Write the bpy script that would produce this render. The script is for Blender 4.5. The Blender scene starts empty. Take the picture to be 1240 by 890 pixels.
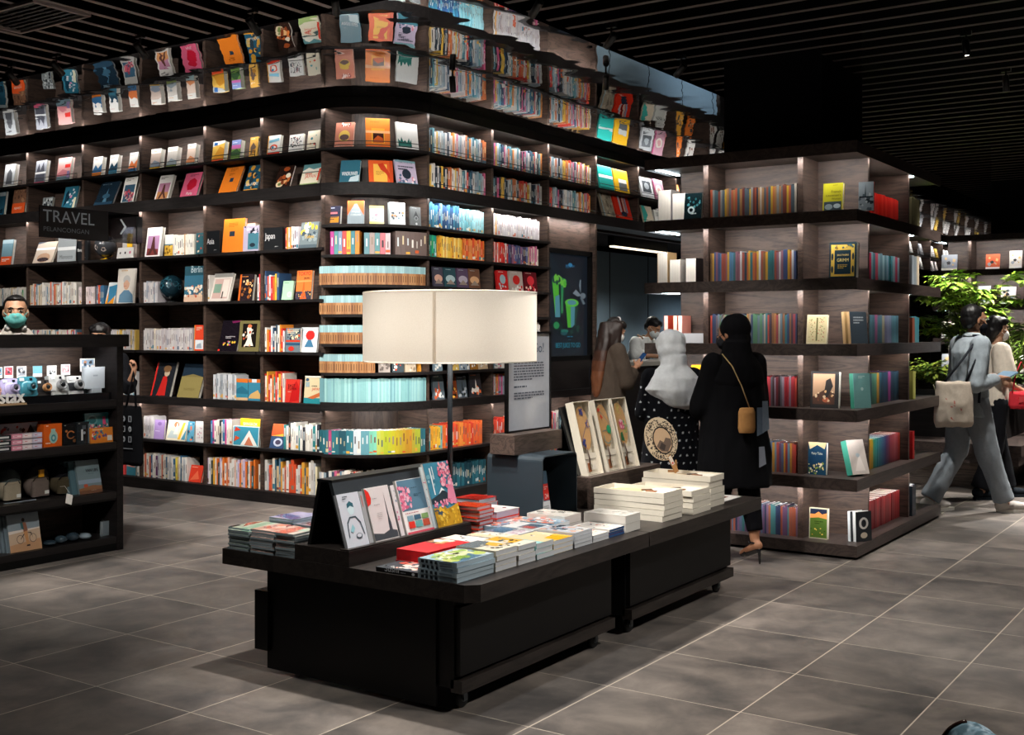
import bpy, bmesh, math, random
from mathutils import Vector, Matrix, Euler
rnd = random.Random(11)
COL = bpy.context.scene.collection
V = Vector
# ---------------------------------------------------------------- camera model (real metres; camera at the origin, 1.5 m up)
FPX, CXP, HYP, CAMH = 1392.0, 620.0, 402.0, 1.5
YAW = math.atan(945 / 1392)
CY, SY = math.cos(YAW), math.sin(YAW)
def on_y(px, Y):
    "X of the point of the vertical plane y=Y seen in column px"
    r = (px - CXP) / FPX
    return (r * CY - SY) / (r * SY + CY) * Y
def on_x(px, X):
    r = (px - CXP) / FPX
    return (r * SY + CY) / (r * CY - SY) * X
def depth(x, y):
    return -x * SY + y * CY

def lin1(c):
    c /= 255.0
    return c / 12.92 if c <= 0.04045 else ((c + 0.055) / 1.055) ** 2.4
def lin(c):
    if isinstance(c, int):
        c = ((c >> 16) & 255, (c >> 8) & 255, c & 255)
    return (lin1(c[0]), lin1(c[1]), lin1(c[2]), 1.0)

# ---------------------------------------------------------------- materials
MATS = {}
def nodes_of(name):
    m = bpy.data.materials.new(name)
    m.use_nodes = True
    nt = m.node_tree
    b = nt.nodes['Principled BSDF']
    MATS[name] = m
    return m, nt, b
def N(nt, t, **kw):
    n = nt.nodes.new(t)
    for k, v in kw.items():
        if k in n.inputs: n.inputs[k].default_value = v
        else: setattr(n, k, v)
    return n
def L(nt, a, ao, b, bi):
    nt.links.new(a.outputs[ao], b.inputs[bi])

def attr_mat(name, rough, spec=0.5, coat=0.0, bump=0.0, bscale=200.0, vary=0.06):
    m, nt, b = nodes_of(name)
    a = N(nt, 'ShaderNodeAttribute', attribute_name='Col')
    tc = N(nt, 'ShaderNodeTexCoord')
    nz = N(nt, 'ShaderNodeTexNoise', Scale=bscale * 0.2, Detail=3.0)
    L(nt, tc, 'Object', nz, 'Vector')
    mr = N(nt, 'ShaderNodeMapRange')
    mr.inputs['To Min'].default_value = 1 - vary; mr.inputs['To Max'].default_value = 1 + vary
    L(nt, nz, 'Fac', mr, 'Value')
    mx = N(nt, 'ShaderNodeMix', data_type='RGBA', blend_type='MULTIPLY')
    mx.inputs[0].default_value = 1.0
    L(nt, a, 'Color', mx, 6); L(nt, mr, 'Result', mx, 7)
    L(nt, mx, 2, b, 'Base Color')
    b.inputs['Roughness'].default_value = rough
    b.inputs['Specular IOR Level'].default_value = spec
    b.inputs['Coat Weight'].default_value = coat
    if bump:
        n2 = N(nt, 'ShaderNodeTexNoise', Scale=bscale, Detail=2.0)
        L(nt, tc, 'Object', n2, 'Vector')
        bp = N(nt, 'ShaderNodeBump', Strength=bump, Distance=0.002)
        L(nt, n2, 'Fac', bp, 'Height'); L(nt, bp, 'Normal', b, 'Normal')
    return m
attr_mat('paint', 0.45)
attr_mat('gloss', 0.2, coat=0.4)
attr_mat('paper', 0.8, spec=0.2)
attr_mat('cloth', 0.9, spec=0.1, bump=0.5, bscale=260.0, vary=0.12)
attr_mat('skin', 0.5, spec=0.4, bump=0.1, bscale=120.0, vary=0.05)
attr_mat('hair', 0.45, spec=0.4, bump=0.6, bscale=150.0, vary=0.3)
attr_mat('leafy', 0.5, spec=0.4, vary=0.25)

def wood(name, c1, c2, rough=0.5, scale=1.0, axis=0, spec=0.4):
    m, nt, b = nodes_of(name)
    tc = N(nt, 'ShaderNodeTexCoord')
    mp = N(nt, 'ShaderNodeMapping')
    s = [3.0 * scale] * 3; s[axis] = 0.5 * scale; s[2] = 5.0 * scale if axis != 2 else 0.5 * scale
    mp.inputs['Scale'].default_value = s
    L(nt, tc, 'Object', mp, 'Vector')
    n1 = N(nt, 'ShaderNodeTexNoise', Scale=1.6, Detail=3.0, Distortion=0.4)
    L(nt, mp, 'Vector', n1, 'Vector')
    ml = N(nt, 'ShaderNodeMath', operation='MULTIPLY'); ml.inputs[1].default_value = 9.0
    L(nt, n1, 'Fac', ml, 0)
    fr = N(nt, 'ShaderNodeMath', operation='PINGPONG'); fr.inputs[1].default_value = 0.5
    L(nt, ml, 'Value', fr, 0)
    n2 = N(nt, 'ShaderNodeTexNoise', Scale=40.0, Detail=2.0)
    L(nt, mp, 'Vector', n2, 'Vector')
    ad = N(nt, 'ShaderNodeMath', operation='ADD')
    L(nt, fr, 'Value', ad, 0); L(nt, n2, 'Fac', ad, 1)
    cr = N(nt, 'ShaderNodeValToRGB')
    cr.color_ramp.elements[0].position = 0.3; cr.color_ramp.elements[0].color = lin(c1)
    cr.color_ramp.elements[1].position = 0.95; cr.color_ramp.elements[1].color = lin(c2)
    L(nt, ad, 'Value', cr, 'Fac')
    L(nt, cr, 'Color', b, 'Base Color')
    b.inputs['Roughness'].default_value = rough
    b.inputs['Specular IOR Level'].default_value = spec
    bp = N(nt, 'ShaderNodeBump', Strength=0.15, Distance=0.001)
    L(nt, ad, 'Value', bp, 'Height'); L(nt, bp, 'Normal', b, 'Normal')
    return m
wood('oak_x', (38, 30, 26), (80, 64, 56), axis=0)      # grain along x
wood('oak_y', (38, 30, 26), (78, 62, 54), axis=1)
wood('oak_z', (34, 27, 24), (68, 55, 48), axis=2)
wood('board_x', (14, 12, 12), (30, 26, 26), axis=0, rough=0.6, spec=0.2)
wood('board_y', (14, 12, 12), (30, 26, 26), axis=1, rough=0.42)
wood('unit_board', (40, 33, 31), (70, 59, 55), axis=1, rough=0.42)
wood('table_wood', (20, 17, 16), (44, 38, 35), axis=1, rough=0.45)
wood('block_wood', (44, 36, 33), (86, 72, 65), axis=1, rough=0.5, scale=2.0)
wood('bench_wood', (92, 82, 76), (150, 136, 126), axis=0, rough=0.6)
def flat(name, c, rough=0.5, metal=0.0, spec=0.5, emit=None, strength=0.0, vary=0.1, scale=14.0):
    m, nt, b = nodes_of(name)
    tc = N(nt, 'ShaderNodeTexCoord')
    nz = N(nt, 'ShaderNodeTexNoise', Scale=scale, Detail=4.0)
    L(nt, tc, 'Object', nz, 'Vector')
    cr = N(nt, 'ShaderNodeValToRGB')
    k = lin(c)
    cr.color_ramp.elements[0].color = tuple(x * (1 - vary) for x in k[:3]) + (1,)
    cr.color_ramp.elements[1].color = tuple(min(1, x * (1 + vary)) for x in k[:3]) + (1,)
    L(nt, nz, 'Fac', cr, 'Fac'); L(nt, cr, 'Color', b, 'Base Color')
    b.inputs['Roughness'].default_value = rough
    b.inputs['Metallic'].default_value = metal
    b.inputs['Specular IOR Level'].default_value = spec
    if emit is not None:
        b.inputs['Emission Color'].default_value = lin(emit)
        b.inputs['Emission Strength'].default_value = strength
    return m
flat('black_lam', (5, 5, 6), rough=0.5, spec=0.25)
flat('black_matte', (7, 7, 8), rough=0.8, spec=0.15)
flat('black_metal', (10, 11, 13), rough=0.4, metal=0.0)
flat('slate_metal', (34, 40, 46), rough=0.55)
flat('slate_light', (42, 53, 61), rough=0.5)
flat('column_paint', (9, 10, 16), rough=0.8, spec=0.2)
flat('ceiling_black', (3, 3, 4), rough=0.95, spec=0.05)
flat('slat_grey', (190, 178, 176), rough=0.7, spec=0.2)
flat('slat_shaded', (112, 104, 102), rough=0.7, spec=0.2)  # same slats, darker colour standing in for weaker light on the right
flat('wall_dark', (12, 13, 16), rough=0.9, spec=0.1)
flat('cafe_wall', (64, 80, 90), rough=0.7)
flat('steel', (120, 125, 130), rough=0.35, metal=0.8)
flat('rubber', (14, 16, 18), rough=0.6)
flat('led', (255, 255, 255), emit=(225, 246, 255), strength=14.0)
flat('led_warm', (255, 255, 255), emit=(255, 236, 205), strength=2.0)
flat('spot_glass', (255, 255, 255), emit=(255, 246, 230), strength=16.0)
flat('exit_teal', (20, 120, 130), emit=(30, 165, 170), strength=1.2)
def make_glass():
    m, nt, b = nodes_of('clear_plastic')
    b.inputs['Base Color'].default_value = (0.9, 0.95, 1, 1)
    b.inputs['Roughness'].default_value = 0.05
    b.inputs['Transmission Weight'].default_value = 1.0
    b.inputs['IOR'].default_value = 1.1
    m, nt, b = nodes_of('smoked_glass')
    tr = N(nt, 'ShaderNodeBsdfTransparent'); tr.inputs['Color'].default_value = (0.28, 0.29, 0.32, 1)
    gl = N(nt, 'ShaderNodeBsdfGlossy'); gl.inputs['Color'].default_value = (0.8, 0.8, 0.8, 1); gl.inputs['Roughness'].default_value = 0.05
    ly = N(nt, 'ShaderNodeFresnel'); ly.inputs['IOR'].default_value = 1.4
    mx = N(nt, 'ShaderNodeMixShader')
    L(nt, ly, 'Fac', mx, 0); L(nt, tr, 'BSDF', mx, 1); L(nt, gl, 'BSDF', mx, 2)
    L(nt, mx, 'Shader', nt.nodes['Material Output'], 'Surface')
    m, nt, b = nodes_of('shade_fabric')
    tc = N(nt, 'ShaderNodeTexCoord')
    wv = N(nt, 'ShaderNodeTexNoise', Scale=220.0, Detail=2.0)
    L(nt, tc, 'Object', wv, 'Vector')
    cr = N(nt, 'ShaderNodeValToRGB')
    cr.color_ramp.elements[0].color = lin((232, 222, 208)); cr.color_ramp.elements[1].color = lin((248, 240, 228))
    L(nt, wv, 'Fac', cr, 'Fac')
    df = N(nt, 'ShaderNodeBsdfDiffuse'); tl = N(nt, 'ShaderNodeBsdfTranslucent')
    L(nt, cr, 'Color', df, 'Color'); L(nt, cr, 'Color', tl, 'Color')
    mx = N(nt, 'ShaderNodeMixShader'); mx.inputs[0].default_value = 0.55
    L(nt, df, 'BSDF', mx, 1); L(nt, tl, 'BSDF', mx, 2)
    L(nt, mx, 'Shader', nt.nodes['Material Output'], 'Surface')
    m, nt, b = nodes_of('mirror')
    b.inputs['Base Color'].default_value = (0.82, 0.84, 0.86, 1)
    b.inputs['Metallic'].default_value = 1.0
    b.inputs['Roughness'].default_value = 0.015
    tc = N(nt, 'ShaderNodeTexCoord')
    nz = N(nt, 'ShaderNodeTexNoise', Scale=2.6, Detail=1.5)
    L(nt, tc, 'Object', nz, 'Vector')
    bp = N(nt, 'ShaderNodeBump', Strength=0.10, Distance=0.03)
    L(nt, nz, 'Fac', bp, 'Height'); L(nt, bp, 'Normal', b, 'Normal')
make_glass()
def make_floor():
    m, nt, b = nodes_of('slate_tile')
    tc = N(nt, 'ShaderNodeTexCoord')
    sx = N(nt, 'ShaderNodeSeparateXYZ'); L(nt, tc, 'Object', sx, 'Vector')
    PX, PY, OX, OY = 0.597, 0.611, -2.40, 3.038
    def line(out, off, pitch, half):
        a = N(nt, 'ShaderNodeMath', operation='SUBTRACT'); a.inputs[1].default_value = off - pitch * 40
        L(nt, sx, out, a, 0)
        d = N(nt, 'ShaderNodeMath', operation='DIVIDE'); d.inputs[1].default_value = pitch; L(nt, a, 'Value', d, 0)
        fl = N(nt, 'ShaderNodeMath', operation='FLOOR'); L(nt, d, 'Value', fl, 0)
        r = N(nt, 'ShaderNodeMath', operation='ROUND'); L(nt, d, 'Value', r, 0)
        s = N(nt, 'ShaderNodeMath', operation='SUBTRACT'); L(nt, d, 'Value', s, 0); L(nt, r, 'Value', s, 1)
        ab = N(nt, 'ShaderNodeMath', operation='ABSOLUTE'); L(nt, s, 'Value', ab, 0)
        lt = N(nt, 'ShaderNodeMath', operation='LESS_THAN'); lt.inputs[1].default_value = half / pitch; L(nt, ab, 'Value', lt, 0)
        return lt, fl
    lx, fx = line('X', OX, PX, 0.0028)
    ly, fy = line('Y', OY, PY, 0.0020)
    mxl = N(nt, 'ShaderNodeMath', operation='MAXIMUM'); L(nt, lx, 'Value', mxl, 0); L(nt, ly, 'Value', mxl, 1)
    # a different stone per tile
    cb = N(nt, 'ShaderNodeCombineXYZ'); L(nt, fx, 'Value', cb, 'X'); L(nt, fy, 'Value', cb, 'Y')
    wn = N(nt, 'ShaderNodeTexWhiteNoise', noise_dimensions='3D'); L(nt, cb, 'Vector', wn, 'Vector')
    sc = N(nt, 'ShaderNodeVectorMath', operation='SCALE'); sc.inputs['Scale'].default_value = 9.0
    L(nt, wn, 'Color', sc, 0)
    ad = N(nt, 'ShaderNodeVectorMath', operation='ADD'); L(nt, tc, 'Object', ad, 0); L(nt, sc, 'Vector', ad, 1)
    n1 = N(nt, 'ShaderNodeTexNoise', Scale=3.0, Detail=9.0, Roughness=0.66, Distortion=0.35)
    L(nt, ad, 'Vector', n1, 'Vector')
    cr = N(nt, 'ShaderNodeValToRGB')
    e = cr.color_ramp.elements
    e[0].position = 0.3; e[0].color = lin((70, 68, 67))
    e[1].position = 0.74; e[1].color = lin((142, 132, 124))
    x = e.new(0.45); x.color = lin((98, 92, 88))
    x = e.new(0.56); x.color = lin((116, 108, 102))
    L(nt, n1, 'Fac', cr, 'Fac')
    # per tile brightness
    mr = N(nt, 'ShaderNodeMapRange'); mr.inputs['To Min'].default_value = 0.82; mr.inputs['To Max'].default_value = 1.12
    L(nt, wn, 'Value', mr, 'Value')
    mm = N(nt, 'ShaderNodeMix', data_type='RGBA', blend_type='MULTIPLY'); mm.inputs[0].default_value = 1.0
    L(nt, cr, 'Color', mm, 6); L(nt, mr, 'Result', mm, 7)
    gm = N(nt, 'ShaderNodeMix', data_type='RGBA'); gm.inputs[7].default_value = lin((196, 184, 168))
    L(nt, mxl, 'Value', gm, 0); L(nt, mm, 2, gm, 6)
    L(nt, gm, 2, b, 'Base Color')
    rr = N(nt, 'ShaderNodeMapRange'); rr.inputs['To Min'].default_value = 0.34; rr.inputs['To Max'].default_value = 0.55
    L(nt, n1, 'Fac', rr, 'Value'); L(nt, rr, 'Result', b, 'Roughness')
    b.inputs['Specular IOR Level'].default_value = 0.45
    bp = N(nt, 'ShaderNodeBump', Strength=0.25, Distance=0.003)
    L(nt, n1, 'Fac', bp, 'Height'); L(nt, bp, 'Normal', b, 'Normal')
make_floor()

# ---------------------------------------------------------------- mesh builder: many shapes, ONE mesh object
class MB:
    def __init__(s):
        s.v, s.f, s.c, s.m, s.s = [], [], [], [], []
    def add(s, verts, faces, col=0x808080, mat='paint', smooth=False, M=None):
        o = len(s.v)
        if M is not None: verts = [M @ V(p) for p in verts]
        s.v.extend([tuple(p) for p in verts])
        c = lin(col)
        for f in faces:
            s.f.append([i + o for i in f]); s.c.append(c); s.m.append(mat); s.s.append(smooth)
        return s
    def box(s, x0, y0, z0, x1, y1, z1, col=0x808080, mat='paint', M=None, top=None, skip=()):
        v = [(x0, y0, z0), (x1, y0, z0), (x1, y1, z0), (x0, y1, z0), (x0, y0, z1), (x1, y0, z1), (x1, y1, z1), (x0, y1, z1)]
        fs = [(0, 3, 2, 1), (4, 5, 6, 7), (0, 1, 5, 4), (1, 2, 6, 5), (2, 3, 7, 6), (3, 0, 4, 7)]
        s.add(v, fs, col, mat, False, M)
        return s
    def bbox(s, x0, y0, z0, x1, y1, z1, r, col=0x808080, mat='paint', M=None):
        "box with its vertical edges rounded and a small chamfer round the top"
        pts = []
        for cx, cy, a in ((x1 - r, y1 - r, 0), (x0 + r, y1 - r, 90), (x0 + r, y0 + r, 180), (x1 - r, y0 + r, 270)):
            for k in range(4):
                t = math.radians(a + 30 * k)
                pts.append((cx + r * math.cos(t), cy + r * math.sin(t)))
        return s.prism(pts, z0, z1, col, mat, M)
    def prism(s, pts, z0, z1, col=0x808080, mat='paint', M=None, smooth=False):
        n = len(pts)
        v = [(x, y, z0) for x, y in pts] + [(x, y, z1) for x, y in pts]
        fs = [tuple(range(n - 1, -1, -1)), tuple(range(n, 2 * n))]
        for i in range(n):
            j = (i + 1) % n
            fs.append((i, j, n + j, n + i))
        return s.add(v, fs, col, mat, smooth, M)
    def tube(s, pts, r, col=0x808080, mat='paint', n=8, M=None, radii=None, cap=True):
        pts = [V(p) for p in pts]
        vs, fs = [], []
        up = None
        for i, p in enumerate(pts):
            d = (pts[min(i + 1, len(pts) - 1)] - pts[max(i - 1, 0)]).normalized()
            if up is None:
                up = V((0, 0, 1)) if abs(d.z) < 0.9 else V((1, 0, 0))
            a = d.cross(up).normalized(); b = a.cross(d).normalized(); up = b
            rr = radii[i] if radii else r
            for k in range(n):
                t = 2 * math.pi * k / n
                vs.append(p + (a * math.cos(t) + b * math.sin(t)) * rr)
        for i in range(len(pts) - 1):
            for k in range(n):
                fs.append((i * n + k, i * n + (k + 1) % n, (i + 1) * n + (k + 1) % n, (i + 1) * n + k))
        s.add(vs, fs, col, mat, True, M)
        if cap:
            o = len(s.v) - len(vs)
            for q in (list(range(n - 1, -1, -1)), [(len(pts) - 1) * n + k for k in range(n)]):
                s.f.append([o + i for i in q]); s.c.append(lin(col)); s.m.append(mat); s.s.append(False)
        return s
    def lathe(s, prof, col=0x808080, mat='paint', n=24, M=None, smooth=True):
        "profile of (radius, z) turned about z"
        vs, fs = [], []
        for r, z in prof:
            for k in range(n):
                t = 2 * math.pi * k / n
                vs.append((r * math.cos(t), r * math.sin(t), z))
        for i in range(len(prof) - 1):
            for k in range(n):
                fs.append((i * n + k, i * n + (k + 1) % n, (i + 1) * n + (k + 1) % n, (i + 1) * n + k))
        return s.add(vs, fs, col, mat, smooth, M)
    def ball(s, c, r, col=0x808080, mat='paint', n=16, m=10, M=None, sc=(1, 1, 1), R=None):
        prof = [(max(1e-5, math.sin(math.pi * i / m)), -math.cos(math.pi * i / m)) for i in range(m + 1)]
        T = Matrix.Translation(V(c)) @ (R.to_4x4() if R is not None else Matrix()) @ Matrix.Diagonal((r * sc[0], r * sc[1], r * sc[2], 1))
        if M is not None: T = M @ T
        return s.lathe(prof, col, mat, n, T)
    def mesh(s, name):
        me = bpy.data.meshes.new(name)
        me.from_pydata(s.v, [], s.f)
        keys = list(dict.fromkeys(s.m))
        for k in keys: me.materials.append(MATS[k])
        ix = {k: i for i, k in enumerate(keys)}
        me.polygons.foreach_set('material_index', [ix[k] for k in s.m])
        me.polygons.foreach_set('use_smooth', s.s)
        ca = me.color_attributes.new('Col', 'FLOAT_COLOR', 'CORNER')
        buf = []
        for f, c in zip(s.f, s.c): buf.extend(list(c) * len(f))
        ca.data.foreach_set('color', buf)
        me.update()
        return me
    def build(s, name, parent=None, M=None):
        o = bpy.data.objects.new(name, s.mesh(name))
        COL.objects.link(o)
        if parent is not None: o.parent = parent
        if M is not None: o.matrix_world = M if parent is None else o.matrix_world
        if M is not None and parent is not None: o.matrix_basis = M
        return o
def tag(o, label=None, cat=None, group=None, kind=None):
    if label: o['label'] = label
    if cat: o['category'] = cat
    if group: o['group'] = group
    if kind: o['kind'] = kind
    return o
def empty(name, M=None, label=None, cat=None, group=None):
    o = bpy.data.objects.new(name, None)
    o.empty_display_size = 0.05
    COL.objects.link(o)
    if M is not None: o.matrix_world = M
    return tag(o, label, cat, group)
def link(name, me, parent=None, M=None):
    o = bpy.data.objects.new(name, me)
    COL.objects.link(o)
    if parent is not None: o.parent = parent
    if M is not None: o.matrix_basis = M
    return o
def T(x, y, z): return Matrix.Translation((x, y, z))
def RX(d): return Matrix.Rotation(math.radians(d), 4, 'X')
def RY(d): return Matrix.Rotation(math.radians(d), 4, 'Y')
def RZ(d): return Matrix.Rotation(math.radians(d), 4, 'Z')
# ---------------------------------------------------------------- lettering as flat filled shapes
_TX = {}
def glyphs(s):
    if s not in _TX:
        cu = bpy.data.curves.new('lettering', 'FONT'); cu.body = s; cu.size = 1.0; cu.resolution_u = 3
        ob = bpy.data.objects.new('lettering', cu); COL.objects.link(ob)
        dg = bpy.context.evaluated_depsgraph_get(); dg.update()
        me = bpy.data.meshes.new_from_object(ob.evaluated_get(dg))
        vs = [(v.co.x, v.co.y) for v in me.vertices]; fs = [tuple(p.vertices) for p in me.polygons]
        bpy.data.objects.remove(ob); bpy.data.curves.remove(cu); bpy.data.meshes.remove(me)
        if vs:
            x0 = min(p[0] for p in vs); x1 = max(p[0] for p in vs); y0 = min(p[1] for p in vs); y1 = max(p[1] for p in vs)
            vs = [((x - x0) / (x1 - x0), (y - y0) / (x1 - x0)) for x, y in vs]
            asp = (y1 - y0) / (x1 - x0)
        else: asp = 1
        _TX[s] = (vs, fs, asp)
    return _TX[s]
def art(mb, shapes, w, h, M, mat='paint', lift=0.0004):
    "flat printed shapes on the plate x 0..w, z 0..h at y=0, seen from -y; each later shape a hair in front"
    k = 0
    for sh in shapes:
        k += 1
        y = -lift * k
        t = sh[0]
        if t == 'r':
            _, a, b, c, d, col = sh
            mb.add([(a * w, y, b * h), (c * w, y, b * h), (c * w, y, d * h), (a * w, y, d * h)], [(0, 1, 2, 3)], col, mat, False, M)
        elif t == 'e':
            _, cu, cv, ru, rv, col = sh
            n = 14
            pts = [(max(0.0, min(1.0, cu + ru * math.cos(2 * math.pi * i / n))) * w, y, max(0.0, min(1.0, cv + rv * math.sin(2 * math.pi * i / n))) * h) for i in range(n)]
            mb.add(pts, [tuple(range(n))], col, mat, False, M)
        elif t == 'p':
            pts = [(u * w, y, v * h) for u, v in sh[1]]
            mb.add(pts, [tuple(range(len(pts)))], sh[2], mat, False, M)
        elif t == 't':
            _, u, v, wd, s, col = sh[:6]
            vs, fs, asp = glyphs(s)
            st = sh[6] if len(sh) > 6 else 1.0
            mb.add([(u * w + x * wd * w, y, v * h + yy * wd * w * st) for x, yy in vs], fs, col, mat, False, M)
        elif t == 'l':      # lines of small print
            _, u, v, wd, n, col = sh[:6]
            lh = sh[6] if len(sh) > 6 else 0.012
            rr = random.Random(int(u * 977 + v * 131 + n))
            for i in range(n):
                z = v - i * lh * 2.1
                x = u
                end = u + wd * (1.0 if i < n - 1 else 0.6)
                while x < end - 0.01:
                    q = min(end, x + rr.uniform(0.03, 0.09))
                    mb.add([(x * w, y, z * h), (q * w, y, z * h), (q * w, y, (z + lh) * h), (x * w, y, (z + lh) * h)], [(0, 1, 2, 3)], col, mat, False, M)
                    x = q + 0.016
        elif t == 's':      # scattered blots
            _, seed, u0, v0, u1, v1, n, cols = sh[:8]
            sz = sh[8] if len(sh) > 8 else 0.06
            rr = random.Random(seed)
            for i in range(n):
                cu, cv = rr.uniform(u0, u1), rr.uniform(v0, v1)
                q = rr.randint(4, 7); ra = sz * rr.uniform(0.5, 1.2); ph = rr.uniform(0, 6)
                pts = [(max(0.0, min(1.0, cu + ra * rr.uniform(0.7, 1.2) * math.cos(ph + 2 * math.pi * i2 / q))) * w, y - 0.00002 * i,
                        max(0.0, min(1.0, cv + ra * w / h * rr.uniform(0.7, 1.2) * math.sin(ph + 2 * math.pi * i2 / q))) * h) for i2 in range(q)]
                mb.add(pts, [tuple(range(q))], rr.choice(cols), mat, False, M)
# ================================================================= the room
ZM = 3.475      # mirror soffit
ZC = 3.495      # underside of the slats
def struct(name, mb):
    return tag(mb.build(name), kind='structure')
struct('floor', MB().box(-16, -4, -0.1, 14, 34, 0.0, mat='slate_tile'))
struct('ceiling', MB().box(-16, -4, 4.0, 14, 34, 4.1, mat='ceiling_black'))
struct('wall_left', MB().box(-16.1, -4, 0, -16, 34, 4.0, mat='wall_dark'))
struct('wall_back', MB().box(-16, 34, 0, 14, 34.1, 4.0, mat='wall_dark'))
struct('wall_right', MB().box(14, -4, 0, 14.1, 34, 4.0, mat='wall_dark'))
struct('wall_front', MB().box(-16, -4.1, 0, 14, -4, 4.0, mat='wall_dark'))
mb = MB()
x = -4.02
while x > -15.9:
    mb.box(x - 0.019, -3.9, ZC, x + 0.019, 5.23, ZC + 0.004, mat='slat_grey'); x -= 0.22
struct('ceiling_slats_left', mb)
mb = MB()
y = -3.8 + 0.155
while y < 33.8:
    mb.box(-3.95, y - 0.019, ZC, 13.9, y + 0.019, ZC + 0.004, mat='slat_shaded'); y += 0.235
struct('ceiling_slats_right', mb)
# polished sheet soffit that runs in front of the bookcases
mb = MB()
pl = [(-15.9, 5.24), (-3.96, 5.24), (-3.96, 19.6), (-3.96, 31.2), (-6.9, 31.2), (-6.9, 7.7), (-15.9, 7.7)]
mb.prism(pl, ZM, ZC, mat='ceiling_black')
mb.m[0] = 'mirror'
struct('ceiling_mirror', mb)
mb = MB()
for i in range(7): mb.box(-5.75, 4.42 + i * 0.05, ZC - 0.012, -5.0 - 0.1, 4.44 + i * 0.05, ZC, mat='black_metal')
mb.box(-5.8, 4.38, ZC - 0.02, -5.77, 4.78, ZC, mat='slat_grey').box(-5.08, 4.38, ZC - 0.02, -5.05, 4.78, ZC, mat='slat_grey')
mb.box(-5.77, 4.38, ZC - 0.02, -5.08, 4.40, ZC, mat='slat_grey').box(-5.77, 4.76, ZC - 0.02, -5.08, 4.78, ZC, mat='slat_grey')
M = T(-1.5, -0.55, 0)
tag(mb.build('ceiling_vent', M=T(-1.18, -0.30, 0)), 'dark slotted air vent set among the ceiling slats', 'vent')
# columns above the freestanding shelf units
struct('column_front', MB().box(-3.55, 8.08, 2.755, -2.80, 9.03, 4.0, mat='column_paint'))
struct('column_rear', MB().box(-3.33, 16.3, 2.755, -2.2, 17.5, 4.0, mat='column_paint'))
# cafe behind the long bookcase
mb = MB().box(-8.3, 10.95, 0, -8.2, 26, 2.66, mat='cafe_wall')
for y in (12.2, 13.4, 14.6, 15.8, 17.0, 18.2, 19.4): mb.box(-8.2, y - 0.006, 0, -8.194, y + 0.006, 2.66, mat='wall_dark')
struct('wall_cafe', mb)
struct('wall_cafe_side', MB().box(-8.2, 10.82, 0, -6.56, 10.92, 2.66, mat='wall_dark'))
struct('ceiling_cafe', MB().box(-8.3, 10.82, 2.74, -6.56, 26, 2.8, mat='wall_dark'))
# ================================================================= the long bookcase: straight wing, curved corner, second wing
YL, XR = 7.15, -6.18          # front planes
ACX, ACY = -6.86, 7.83        # centre of the curved corner
UPL = [-6.82, -7.555, -8.30, -9.217, -10.12, -11.07, -12.0, -12.95]
UPR = [7.85, 8.82, 9.80, 10.76, 11.73, 12.70, 13.67, 14.64, 15.6, 16.6, 17.6, 18.6, 19.6, 20.6, 21.6, 22.6, 23.6, 24.6, 25.6, 26.6, 27.6, 28.6, 29.6, 30.6]
SH_L = {'B': 3.06, 'A': 2.76, 'C': 2.22, 'D': 1.78, 'E': 1.325, 'F': 0.885, 'G': 0.475, 'H': 0.10}
SH_R = {'B': 3.06, 'A': 2.76, 'C1': 2.41, 'C2': 2.155, 'C3': 1.90, 'C4': 1.65, 'C5': 1.40, 'C6': 1.155, 'C7': 0.905, 'C8': 0.465, 'C9': 0.10}
def board_z(tier):
    "thickness of each board: the thick ones carry a light strip"
    return {'B': 0.022, 'A': 0.09, 'F': 0.055, 'C7': 0.055, 'H': 0.10, 'C9': 0.10}.get(tier, 0.024)
def area(name, M, sx, sy, power, col=(1.0, 0.96, 0.93), spread=115):
    l = bpy.data.lights.new(name, 'AREA'); l.shape = 'RECTANGLE'; l.size = sx; l.size_y = sy; l.energy = power; l.color = col
    l.spread = math.radians(spread)
    o = bpy.data.objects.new(name, l); COL.objects.link(o); o.matrix_world = M
    return o
def strip_light(x0, y0, x1, y1, z, aim, power_per_m):
    "LED strip under a board between two points, leaning towards aim (dx,dy) as it shines down"
    d = V((x1 - x0, y1 - y0, 0)); ln = d.length; d.normalize()
    dn = V((aim[0], aim[1], -1.0)).normalized()
    zz = -dn; xx = d; yy = zz.cross(xx).normalized(); xx = yy.cross(zz)
    M = Matrix(((xx.x, yy.x, zz.x, (x0 + x1) / 2), (xx.y, yy.y, zz.y, (y0 + y1) / 2), (xx.z, yy.z, zz.z, z), (0, 0, 0, 1)))
    return area('shelf_strip_light', M, ln, 0.012, power_per_m * ln)
LEDW = 3.1
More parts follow.
